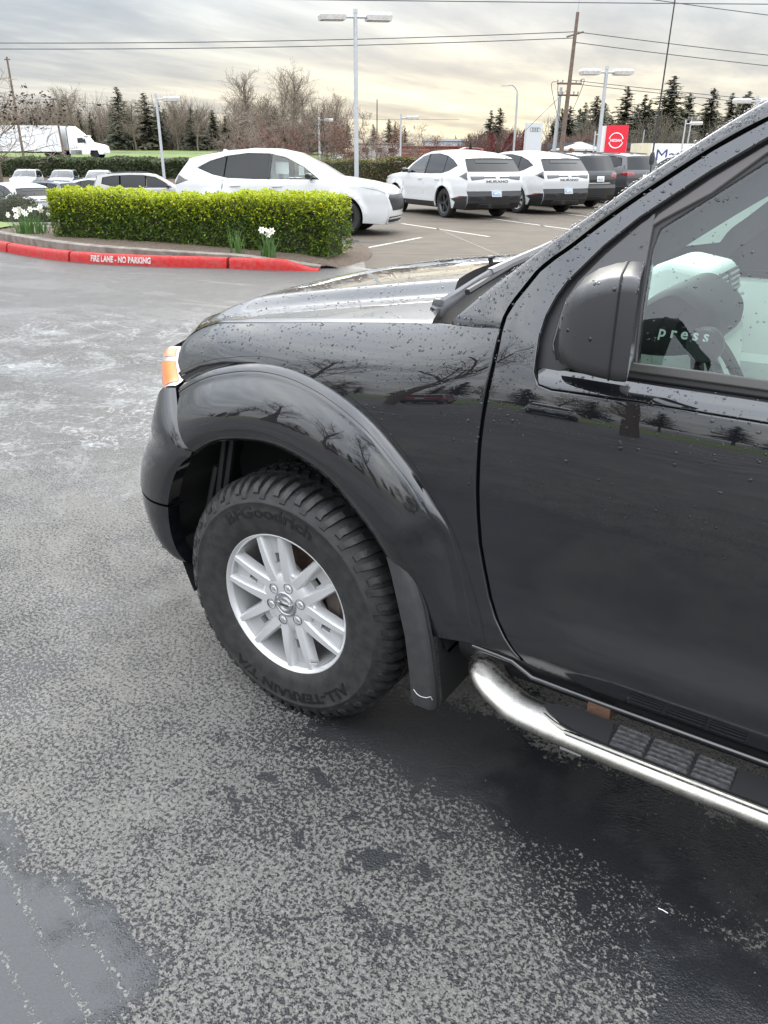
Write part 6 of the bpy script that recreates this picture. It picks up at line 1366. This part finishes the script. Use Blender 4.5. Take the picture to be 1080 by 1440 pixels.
# leafy little trees
def leafy(seed,mt,n,leaf,rad,h,H):
    g=np.random.default_rng(seed); th=g.uniform(0,6.28,n);zz=g.random(n);rr=rad*np.sqrt(g.random(n))*np.sin(np.pi*np.clip(zz*.9+.08,0,1))**.7; lump=1+.2*np.sin(th*3+zz*7)
    return seg_mesh('trunk',[((0,0,0),(0,0,H*.5),.07,.05),((0,0,H*.5),(0,0,H*.9),.05,.02)],M_bark,5),leaf_mesh('crown',np.stack([rr*lump*np.cos(th),rr*lump*np.sin(th),h+zz*(H-h)],1),leaf,mt,.2,.6,seed)
LT=[leafy(1,M_redleaf,2600,.17,1.9,.8,10*.9),leafy(2,M_orangeleaf,2200,.2,3.2,.3,10*.9),leafy(3,M_redleaf,3200,.2,2.7,.6,10*.9)]
for d,s,H,k,lb in [(84,10.1,3.6,0,'slim red leaved tree left of the white slab sign'),(85,12.3,3.5,2,'broad red leaved tree beside the white slab sign'),(87,14.,4.0,0,'taller red leaved tree behind the white slab sign'),(75,16.1,2.2,1,'low rust coloured bushy tree at the foot of the leaning utility pole')]: tree('leafy_tree',LT,k,d,s,H,lb,'red and rust leaved trees',parts=('trunk','crown'))
def cone(seed,n=2600):
    g=np.random.default_rng(seed);th=g.uniform(0,6.28,n);zz=g.random(n)**1.2;r_=2.4*(1-zz)*(1-.12*g.random(n)); return seg_mesh('trunk',[((0,0,0),(0,0,9),.2,.04)],M_bark,5),leaf_mesh('crown',np.stack([r_*np.cos(th),r_*np.sin(th),.3+zz*9.6],1),.26,M_dkhedge,.3,.6,seed)
CO=[cone(1)]
tree('cone_evergreen',CO,0,85,8.3,2.3,'clipped cone evergreen in front of the brick building',None,parts=('trunk','crown'))
tree('cone_evergreen',CO,0,75,17.4,1.9,'clipped cone evergreen beside the red sign',None,parts=('trunk','crown'))
# reddish bare shrubs behind the side on crossover
SH=[bare_proto(11,M_redtwig,M_redtwig,H=10,spread=1.0,up=.35,tw=2.4,first=.02,steps=6,trunk=.012),bare_proto(12,M_redtwig,M_twig,H=10,spread=1.1,up=.3,tw=2.2,first=.02,steps=6,trunk=.012)]
for i,(d,s,H) in enumerate([(54,-5.6,3.3),(57,-3.9,3.9),(55,-2.6,3.1),(58,-1.1,3.3),(56,.4,2.9),(58,1.9,2.7),(60,3.4,2.5),(57,-7.2,3.6),(60,-9.0,4.2),(62,-11.2,4.4)]):
    tree('bare_shrub',SH,i,d,s,H,['loose reddish bare shrub behind the olive hedge','tangled brown bare shrub behind the olive hedge'][i%2],'bare shrubs behind the olive hedge',wide=1.5)
# big dense twiggy thickets and the wood behind them
TK=[bare_proto(21,M_bark,M_twig,H=10,spread=1.1,up=.3,tw=3.0,first=.02,steps=8,trunk=.012)]
for d,s,H,lb in [(92,-12.2,5.6,'dense brown twiggy thicket under the tallest bare trees'),(94,-8.9,4.6,'dense brown thicket left of the tall double lamp post'),(96,-15.8,4.6,'dense brown thicket over the roof of the side on crossover')]: tree('twiggy_thicket',TK,0,d,s,H,lb,'twiggy thickets behind the lot',wide=1.15)
def brush(name,label,n,d0,d1,s0,s1,h0,h1,r,mt,seed):
    g=np.random.default_rng(seed); d=g.uniform(d0,d1,n);s=g.uniform(s0,s1,n);z=hgt(d,s); B=np.zeros((n,3)); c0=np.array(CAM[:2]); B[:,:2]=c0+d[:,None]*Fh+s[:,None]*Rh;B[:,2]=z-.1; H=g.uniform(h0,h1,n)*(1+.25*np.sin(s*.55)+.15*np.sin(s*1.7+1)); S=[]
    lean=g.normal(0,.2,(n,2)); M1=B+np.c_[lean*H[:,None]*.4,H*.5]; T=M1+np.c_[lean*H[:,None]*.8+g.normal(0,.1,(n,2)),H*.5]
    def seg(a,b,r0,r1): S.append(np.c_[a,b,np.full(len(a),r0),np.full(len(a),r1)])
    seg(B,M1,r*1.6,r*1.1);seg(M1,T,r*1.1,r*.5)
    for _ in range(8):
        t=g.random((n,1)); a=np.where(t<.5,B+(M1-B)*(.4+t),M1+(T-M1)*(t-.3)); b=a+np.c_[g.normal(0,.22,(n,2))*H[:,None]*.5,H*g.uniform(.12,.32,n)]; seg(a,b,r*.8,r*.4)
    o=data_obj(name,seg_mesh(name,np.concatenate(S),mt,3)); return tag(o,label,None,None,'stuff')
brush('woodland','dense bare brown woodland beyond the highway and lawn',7000,127,148,-110,-7,2.2,6.0,.030,M_twig,41)
brush('woodland_edge','bare brown woodland edge behind the conifers at the right',4200,112,140,26,110,2.2,5.0,.035,mat('grey_brown_twigs',(.11,.095,.07),.9),42)
brush('underbrush','mixed brown underbrush behind the signs',1500,100,118,9,26,1.5,3.0,.04,mat('red_grey_twigs',(.11,.07,.055),.9),43)
# multi stemmed bare tree with pale twigs at the left edge
LFT=bare_proto(31,M_bark,M_twig2,H=10,spread=1.15,up=.12,tw=2.2,first=.06,steps=6,trunk=.020)
lt=tree('bare_tree',[LFT],0,43,-19.6,4.9,'pale twigged bare tree at the left edge in front of the lorry trailer',None,z=-.75,wide=1.35)
g=np.random.default_rng(8); cl=np.stack([g.normal(0,3.2,240),g.normal(0,3.2,240),g.uniform(7.2,10.5,240)],1); data_obj('leaf_clusters',leaf_mesh('leaf_clusters',np.repeat(cl,4,0)+g.normal(0,.16,(960,3)),.15,mat('dead_leaves',(.05,.035,.025),.9),.3,.7,9),lt)
# trees and lot behind the viewer, mirrored in the paint
RT=[bare_proto(51,M_bark,M_bark,H=10,spread=.95,up=.22,tw=1.2,first=.16,steps=7,trunk=.030),bare_proto(52,M_bark,M_bark,H=10,spread=.85,up=.30,tw=1.2,first=.2,steps=7,trunk=.028)]
GB_='bare street trees across the drive'
for (x,y,H,k,lb) in [(10.,15.5,8.5,0,'spreading bare tree across the drive, ahead and left of the truck'),(3.2,17.,8.,1,'spreading bare tree across the drive, level with the door'),(20.,20.,9.5,1,'large bare tree across the drive, far ahead of the truck'),(-3.5,19.,8.,0,'bare tree across the drive, behind the door'),(30,24,9,0,'bare tree across the drive, at the far corner'),(-12,22,9,1,'bare tree across the drive, well behind the truck')]: tree('bare_tree',RT,k,0,0,H,lb,GB_,pos=(x,y,0))
def row_back():
    for i in range(34):
        a=random.uniform(-.35,1.0)*math.pi; 
    xs=np.linspace(-70,110,40)
    for i,x in enumerate(xs): tree('conifer' if i%3 else 'bare_tree',CT if i%3 else BT,i,0,0,random.uniform(6,11),['conifer in the tree line behind the viewer','bare tree in the tree line behind the viewer'][0 if i%3 else 1],'tree line behind the viewer',pos=(x+random.uniform(-2,2),68+random.uniform(-6,14)-.25*abs(x-20)*.3,0),parts=('trunk','needles') if i%3 else ('trunk','twigs'),wide=1.4)
row_back()
o=mesh_obj('lawn',[(-60,27,.02),(-60,62,.03),(120,62,.03),(120,27,.02)],[(0,3,2,1)],M_grass,None,False); tag(o,'green lawn behind the viewer, across the drive',None,None,'structure')
for x,y,rz,src,lb,pm in [(14,24.,1.2,c4,'dark red car parked across the drive behind the viewer',M_red),(8.,24.5,1.2,c2,'white car parked across the drive behind the viewer',None),(-2.5,25.,1.2,c4,'silver car parked across the drive behind the viewer',M_silver),(22.5,25,1.2,c5,'dark grey car parked across the drive behind the viewer',None),(-9,25,1.2,c4,'second dark red car across the drive behind the viewer',M_red)]:
    c=more(src,lb,0,0,1,0,'cars across the drive',z=0,pm=pm); c.location=(x,y,0); c.rotation_euler=(0,0,rz)

# ---------------------------------------------------------------- lamp posts, poles, wires, signs, buildings, lorry
M_post=mat('grey_painted_post',(.42,.43,.44),.45,.2,var=(6,.5,(.34,.35,.36))); M_head=mat('lamp_head_beige',(.52,.50,.47),.5,var=(9,.6,(.36,.34,.31))); M_lens=mat('lamp_lens',(.60,.60,.57),.25); M_pole=mat('weathered_pole',(.115,.080,.060),.9,var=(4,.7,(.17,.13,.10))); M_galv=mat('galvanised_pole',(.36,.37,.37),.5,.3); M_wire=mat('cable',(.06,.06,.065),.6); M_ins=mat('insulator',(.22,.21,.20),.4)
def frame_dir(dd_,ds_): v=dd_*Fh+ds_*Rh; return v
def lamp_post(d,s,top,heads,label,hs=1.,th=.075,group='lot lamp posts',z=None):
    z0=float(hgt(d,s)) if z is None else z; x,y,_=G(d,s); r=empty('lamp_post',(x,y,z0),0,label,'lamp post',group); H=top-z0
    MB().tube([(0,0,0),(0,0,H)],[th,th*.78],10).build('post',M_post,r); MB().box((0,0,.2),(.5,.5,.4)).build('footing',M_conc,r)
    MB().tube([(0,0,H),(0,0,H+.12)],th*.9,10).build('post_cap',M_post,r)
    for (dd_,ds_,tilt) in heads:
        v=frame_dir(dd_,ds_); v=v/np.linalg.norm(v); v3=np.array([v[0],v[1],tilt]); u=np.array([-v[1],v[0],0])
        arm=MB().tube([np.array((0,0,H-.10)),np.array((0,0,H-.10))+v3*.42*hs],.045*hs,6).build('arm',M_post,r)
        L=.86*hs;Wd=.46*hs;Ht=.24*hs; c=np.array((0,0,H-.08))+v3*(.36*hs); V=[]
        for zz,k0,k1,kw in ((.5,.06,.94,.86),(.1,.0,1.,1.),(-.5,.03,.97,.92)):
            for a,b in ((k0,-1),(k1,-1),(k1,1),(k0,1)): V.append(c+v3*L*a+u*Wd*.5*b*kw+np.array((0,0,Ht*zz)))
        F=[(0,1,2,3),(8,11,10,9)]+[(i+4*j,i+4*j+4,(i+1)%4+4*j+4,(i+1)%4+4*j) for j in (0,1) for i in range(4)]
        h=mesh_obj('lamp_head',V,F,M_head,r,False); Vl=[c+v3*L*a+u*Wd*.40*b+np.array((0,0,-Ht*.53)) for a,b in ((.14,-1),(.88,-1),(.88,1),(.14,1))]; mesh_obj('lens',Vl,[(0,3,2,1)],M_lens,h,False)
    return r
lamp_post(30,-1.05,5.80,[(-.35,-1,-.04),(.30,1,.02)],'tall grey lamp post with two box heads, behind the nose of the side on crossover',1.0,.085)
lamp_post(38,-9.95,3.82,[(.15,1,.03)],'lamp post with one box head, leaning a little, left of the side on crossover',.80,.07)
lamp_post(52,.85,3.72,[(.1,1,.02)],'small single headed lamp post over the nearest crossover',.86,.06)
lamp_post(36,8.85,4.78,[(-.25,-1,-.02),(.25,1,.02)],'double headed lamp post between the leaning utility pole and the red sign',.92,.085)
lamp_post(56,19.2,3.66,[(0,1,.03)],'single headed lamp post above the lettered trailer',.86,.06)
lamp_post(40,16.8,4.02,[(0,-1,.0),(.2,1,.06)],'double headed lamp post partly behind the windscreen pillar',.86,.08)
lamp_post(70,-5.45,4.25,[(0,1,.0)],'distant short lamp post in front of the brown thicket',.95,.10)
lamp_post(64,15.4,3.2,[(.1,1,.03)],'thin far lamp post just left of the red sign',.9,.06)
x,y,_=G(70,10.35); r=empty('street_lamp',(x,y,.3),0,'curved gooseneck street lamp left of the leaning utility pole','street lamp'); v=np.append(frame_dir(0,-1),0)
MB().tube(crom([(0,0,0),(0,0,5.4),np.array((0,0,6.1))+v*.12,np.array((0,0,6.42))+v*.45,np.array((0,0,6.40))+v*.9],6),[.09]*8+[.055]*17,8).build('post',M_galv,r)
c=np.array((0,0,6.38))+v*1.1; MB().box(c,(.55,.20,.10),rot=[[v[0],-v[1],0],[v[1],v[0],0],[0,0,1]]).build('lamp_head',M_head,r)
# utility poles
def uplift(px): pass
def utility(d,s,z0,H,lean,label,arms,r0=.17,mt=None):
    x,y,_=G(d,s); r=empty('utility_pole',(x,y,z0),0,label,'utility pole','utility poles'); v=np.append(frame_dir(0,1),0); l=v*lean; top=l*H+np.array((0,0,H))
    MB().tube([(0,0,0),top*.5,top],[r0,r0*.85,r0*.62],9).build('post',mt or M_pole,r)
    for (t,hw,ang) in arms:
        c=top*t; w_=np.append(frame_dir(ang,1),0); w_/=np.linalg.norm(w_); a=MB().tube([c-w_*hw,c+w_*hw],.06,4).build('crossarm',M_pole,r)
        for q in (-.95,-.55,.55,.95): MB().lathe([(.0,.20),(.05,.18),(.06,.10),(.03,.06),(.03,.0)],8,'z',tuple(c+w_*hw*q+np.array((0,0,.05)))).build('insulator',M_ins,a)
    return r,np.array((x,y,z0)),top
up,ub,ut=utility(60,12.15,.3,9.9,.03,'tall wooden utility pole with two crossarms, leaning right',[(.845,.0,.1),(.585,.85,.1),(.515,.72,.1)])
up.rotation_euler=(0,0,0)
v=np.append(frame_dir(0,1),0)
for z,w_ in ((8.55,.55),): MB().tube([v*(.03*z-w_)+np.array((0,0,z-.05)),v*(.03*z+w_)+np.array((0,0,z+.25))],.05,4).build('crossarm',M_pole,up)
MB().tube([v*.297+np.array((0,0,9.8)),v*.33+np.array((0,0,11.2))],[.035,.02],6).build('top_rod',M_galv,up)
for k,(a,b,c_) in enumerate([(-.95,5.9,4.6),(-.6,5.9,4.3),(.8,6.,5.0)]): MB().tube(crom([v*(a*.9+.17)+np.array((0,0,b)),v*(a*1.25+.16)+np.array((0,0,(b+c_)/2+.5)),v*(a*.9+.15)+np.array((0,0,c_)),v*(a*.3+.1)+np.array((0,0,c_-1.4))],6),.022,5).build('drop_cable',M_wire,up)
st,_,_=utility(60.6,11.75,.3,5.6,.03,'plain grey steel pole close beside the leaning utility pole',[],.15,M_galv)
u2,_,_=utility(80,-33.9,-.5,9.9,.0,'thin bare utility pole leaning at the far left edge',[],.13)
MB().tube([np.array((0,0,9.7))-v*.25,np.array((0,0,9.7))+v*.25],.05,4).build('crossarm',M_pole,u2)
u3,_,_=utility(100,-37.6,1.1,6.2,-.05,'short leaning utility pole in front of the woodland, above the trailer end',[(.98,.35,0)],.13)
u4,_,_=utility(92,32.0,.9,4.6,.03,'slim grey pole among the conifers, left of the whip aerial',[(.95,.4,0)],.09,M_galv)
u5,_,_=utility(100,29.6,.9,3.6,.02,'low slim pole among the conifers over the brick wall',[],.07,M_galv)
u6,_,_=utility(86,-.95,1.,5.6,0,'dark slim pole just behind the tall double lamp post',[],.08)
def wire(a,b,sag,rad=.018,n=24):
    a=np.array(a);b=np.array(b); return [tuple(a+(b-a)*t-np.array((0,0,4*sag*t*(1-t)))) for t in np.linspace(0,1,n)]
def pw(name,label,paths,rad):
    o=MB()
    r=empty(name,(0,0,0),0,label,'cable','overhead cables')
    for p_ in paths: MB().tube(p_,rad,5,False).build('strand',M_wire,r)
    return r
P0=np.array(G(60,12.40,.3))
pw('overhead_cable','pair of long overhead cables running left from the leaning utility pole',[wire(P0+np.array((0,0,8.8)),G(62,-75,9.6),1.0),wire(P0+np.array((0,0,8.45)),G(62,-75,9.25),1.0)],.028)
pw('overhead_cable','upper single overhead cable right of the leaning utility pole',[wire(P0+np.array((0,0,11.2)),G(66,70,9.0),.9)],.026)
pw('overhead_cable','pair of overhead cables running right from the leaning utility pole',[wire(P0+np.array((0,0,8.8)),G(66,70,5.9),.5),wire(P0+np.array((0,0,8.2)),G(66,70,5.5),.6)],.026)
pw('overhead_cable','thin bundle of low cables crossing in front of the conifers',[wire(P0+np.array((0,0,6.)),G(66,70,3.2),.4),wire(P0+np.array((0,0,5.8)),G(66,70,2.9),.4)],.022)
pw('overhead_cable','faint thin cables above the woodland at the left',[wire(G(84,-60,7.2),G(100,-37.6,7.2),.5),wire(G(100,-37.6,7.1),G(120,10,6.2),.6)],.022)
pw('overhead_cable','topmost overhead cable crossing the very top of the view',[wire(G(45,-60,9.0),G(52,60,9.6),.3)],.024)
pw('guy_wire','slanting stay wire left of the leaning utility pole',[[tuple(P0+np.array((0,0,5.6))),G(60,6.6,.4)]],.016)
# signs
def slab(name,label,d,s,w_,h,t,z0,face,side,cat='sign',yaw=0.):
    x,y,_=G(d,s); r=empty(name,(x,y,z0),heading(-1,0)+yaw,label,cat); MB().box((0,0,h/2),(t,w_,h)).build('slab',face,r,False); return r
M_slab=mat('sign_slab_grey',(.50,.51,.52),.4); M_slab2=mat('sign_slab_white',(.62,.62,.60),.4); M_signred=mat('sign_red',(.62,.010,.030),.35); M_signw=mat('sign_white',(.80,.80,.80),.4); M_darkl=mat('sign_ring_grey',(.16,.165,.17),.4)
a=slab('slab_sign','white slab sign with four interlaced rings',70,11.85,1.36,3.6,.42,.45,M_slab,None,yaw=.25)
for k in range(4):
    P=[(.215,.33-.20*k+.145*math.cos(t),3.12+.145*math.sin(t)) for t in np.linspace(0,2*math.pi,25)]; MB().tube(P,.022,5,False).build('ring',M_darkl,a)
n=empty('pylon_sign',(*G(60,15.85)[:2],.35),heading(-1,0)-.35,'red square pylon sign with a white ring and bar emblem on a pale base','sign')
MB().box((-.02,-.12,1.6),(.46,1.62,3.2)).build('base_slab',M_slab2,n,False); MB().box((.10,.10,2.28),(.42,1.46,1.92)).build('sign_box',M_signred,n,False)
x0=.318
for a0,a1 in ((.22,math.pi-.22),(math.pi+.22,2*math.pi-.22)): MB().tube([(x0,.10+.47*math.cos(t),2.28+.47*math.sin(t)) for t in np.linspace(a0,a1,20)],.035,5).build('emblem_arc',M_signw,n)
V,F=text_mesh('NISSAN',.235,.01,.004); mesh_obj('emblem_letters',[(x0+z,.10+x,2.28+y) for x,y,z in V],F,M_signw,n,False)
# lettered trailer
tr=empty('box_trailer',(*G(72,24.2)[:2],.45),heading(0,1)+.05,'pale box trailer with large blue lettering, half behind the windscreen pillar','trailer')
M_cream=mat('trailer_cream',(.60,.55,.42),.5,var=(1.5,.5,(.50,.43,.30))); M_trw=mat('trailer_white',(.70,.69,.66),.45)
MB().box((1.0,0,1.32),(7.4,2.4,1.75)).build('box_body',M_trw,tr,False); MB().box((-3.0,0,1.32),(.9,2.42,1.77)).build('nose_panel',M_cream,tr,False)
for k in range(7): MB().box((-3.4+.13*k,1.225,1.32),(.03,.03,1.7)).build('panel_rib',M_cream,tr)
V,F=text_mesh('Mat',1.55,.0,.0); ch=np.array(V); ch[:,0]-=ch[:,0].min()
heads_=-1
mesh_obj('side_lettering',[(-2.1+x,1.203+z,1.25+y) for x,y,z in ch] if False else [(-2.05+x*.92,-1.206-z,1.28+y*.80) for x,y,z in ch],F,mat('letter_blue',(.030,.045,.16),.4),tr,False)
for x in (-2.2,3.4): 
    for sy in (1,-1): MB().lathe([(.0005,.1),(.34,.1),(.36,.0),(.34,-.1)],20,'y',(x,sy*1.0,.0)).build('wheel',M_tyre,tr)
MB().box((1.,0,.38),(7.2,1.6,.18)).build('chassis',M_dark,tr)
# brick building and others
M_brick=mat('red_brick',(.23,.065,.045),.85,var=(3,.6,(.17,.055,.045))); M_roofg=mat('grey_metal_roof',(.40,.43,.46),.5); M_mortar=mat('mortar_band',(.30,.26,.23),.8); M_wing=mat('office_window',(.03,.035,.04),.08,0,.5)
def building(label,d,s,L,D,h,wall,roofh,roofm,yaw=0.,z0=None,bands=(),wins=0,name='low_building'):
    z=float(hgt(d,s)) if z0 is None else z0; r=empty(name,(*G(d,s)[:2],z),heading(0,1)+yaw,label,'building'); MB().box((0,0,h/2),(L,D,h)).build('wall',wall,r,False)
    for zz in bands: MB().box((0,0,zz),(L+.06,D+.06,.08)).build('mortar_band',M_mortar,r,False)
    MB().box((0,0,h+roofh/2),(L+.4,D+.4,roofh)).build('roof',roofm,r,False)
    for i in range(wins): MB().box((-L/2+(i+.7)*L/(wins+.4),-D/2-.03,h*.55),(L/(wins*2.2),.06,h*.35)).build('window',M_wing,r,False)
    return r
building('long low red brick building behind the nearest crossover',112,8.6,13.5,6,1.75,M_brick,.12,M_brick,0,.9,(.55,1.0,1.4))
building('grey metal roofed building rising behind the brick one',122,9.8,9.0,6,2.55,M_roofg,.25,M_roofg,0,.95)
building('pale low building far behind the middle lamp post',150,-.2,10,6,2.0,mat('pale_wall',(.42,.40,.38),.8),.2,M_mortar,0,1.4,(),4)
building('brick and dark roofed building behind the red sign',92,24.5,13,6,1.5,M_brick,.55,mat('dark_roof',(.05,.052,.06),.8),0,.9)
hb=building('small brick house with a white gable left of the red sign',90,19.9,4.2,4,1.3,M_brick,.08,M_trw,0,.9)
MB().prism([(-2.3,1.42),(0,2.1),(2.3,1.42)],lambda u,v_:(u,-2.1,v_),lambda u,v_:(u,2.1,v_)).build('gable_roof',M_trw,hb,False)
more(c4,'dark red car in front of the red brick building',96,8.6,.05,-1,GC,z=.78,pm=M_red)
# the lorry on the highway
hwy=[[G(d_,s_,float(hgt(d_,s_))+.03) for d_ in (98.5,105.5)] for s_ in np.linspace(-160,-8,40)]
tag(MB().grid(np.array(hwy)).build('highway',mat('highway_asphalt',(.10,.10,.10),.8),None,True,0),'grey highway running across the left background',None,None,'structure')
lo=empty('articulated_lorry',(*G(102,-33.2)[:2],1.12),heading(0,1),'white articulated lorry with a sleeper cab on the highway at the left','lorry')
M_lw=mat('lorry_white',(.72,.72,.72),.4,var=(1,.3,(.60,.60,.60)))
MB().box((-11.7,0,2.05),(13.6,2.5,2.75)).build('trailer_box',M_lw,lo,False)
for k in range(26): MB().box((-18.3+.52*k,-1.265,2.05),(.05,.03,2.7)).build('panel_rib',M_lw,lo)
MB().box((-11.7,0,.60),(13.4,1.2,.16)).build('trailer_chassis',M_dark,lo,False)
cabp=[(-4.0,.5),(-4.0,3.15),(-3.75,3.38),(-3.3,3.05),(-2.6,2.45),(-2.2,2.3),(-1.75,1.72),(-.35,1.42),(-.08,1.2),(0,.62),(-.1,.42),(-.55,.42),(-.7,.85),(-1.5,.85),(-1.65,.42),(-3.9,.42)]
cb=MB().prism(cabp,lambda u,v_:(u,-1.2,v_),lambda u,v_:(u,1.2,v_)).build('cab',M_lw,lo,False)
for sy in (-1,1): MB().prism([(-2.9,1.62),(-2.9,2.12),(-2.3,2.18),(-1.95,1.66)],lambda u,v_:(u,sy*1.19,v_),lambda u,v_:(u,sy*1.215,v_)).build('side_window',M_wing,cb,False)
MB().box((-4.05,0,1.9),(.12,2.3,2.6)).build('fairing_edge',M_dark,lo,False); MB().box((-2.2,0,2.40),(.5,1.8,.10)).build('sun_visor',M_lw,cb,False)
for sy in (-1,1): MB().box((-2.0,sy*1.38,1.85),(.12,.14,.5)).build('door_mirror',M_plastic,lo)
MB().box((-4.4,0,.75),(2.4,1.0,.2)).build('tractor_frame',M_dark,lo,False); MB().box((-3.2,-1.2,.62),(1.3,.1,.5)).build('fuel_tank',M_chrome,lo)
for x in (-1.1,-5.2,-6.5,-16.2,-17.5):
    for sy in (1,-1): MB().lathe([(.0005,.14),(.22,.14),(.30,.17),(.47,.15),(.50,.08),(.50,-.15)],22,'y',(x,sy*1.05,.50)).build('wheel',M_tyre,lo)

# ---------------------------------------------------------------- small litter on the asphalt
MB().tube([(-1.150,.990,.003),(-1.160,.990,.004),(-1.172,.991,.003)],.0012,5).build('straw_scrap',mat('scrap_white',(.7,.7,.68),.6))
o=bpy.data.objects['straw_scrap']; tag(o,'thin white scrap of straw lying on the speckled wet asphalt','scrap')
gq=np.random.default_rng(77); V=[];F=[]
ico=np.array([(1,0,0),(-1,0,0),(0,1,0),(0,-1,0),(0,0,1),(0,0,-1)],float); fo_=[(0,2,4),(2,1,4),(1,3,4),(3,0,4),(2,0,5),(1,2,5),(3,1,5),(0,3,5)]
for i in range(420):
    r=gq.uniform(.0010,.0030)*(1 if i%14 else 1.8); x=gq.uniform(-1.8,2.6);y=gq.uniform(.6,2.2) if i%3 else gq.uniform(-1.5,.9)*1.0
    if -.62<x<.55 and y<.95 and y>-1: y+=1.0
    k=len(V); V+=[tuple(np.array((x,y,r*.45))+ico[j]*r*gq.uniform(.6,1.2,3)*np.array((1,1,.6))) for j in range(6)]; F+=[tuple(q+k for q in f) for f in fo_]
tag(mesh_obj('grit',V,F,mat('grit_stone',(.10,.095,.085),.8,var=(300,1.,(.19,.18,.165))),None,False),'scattered grit and tiny stones on the wet asphalt',None,None,'stuff')
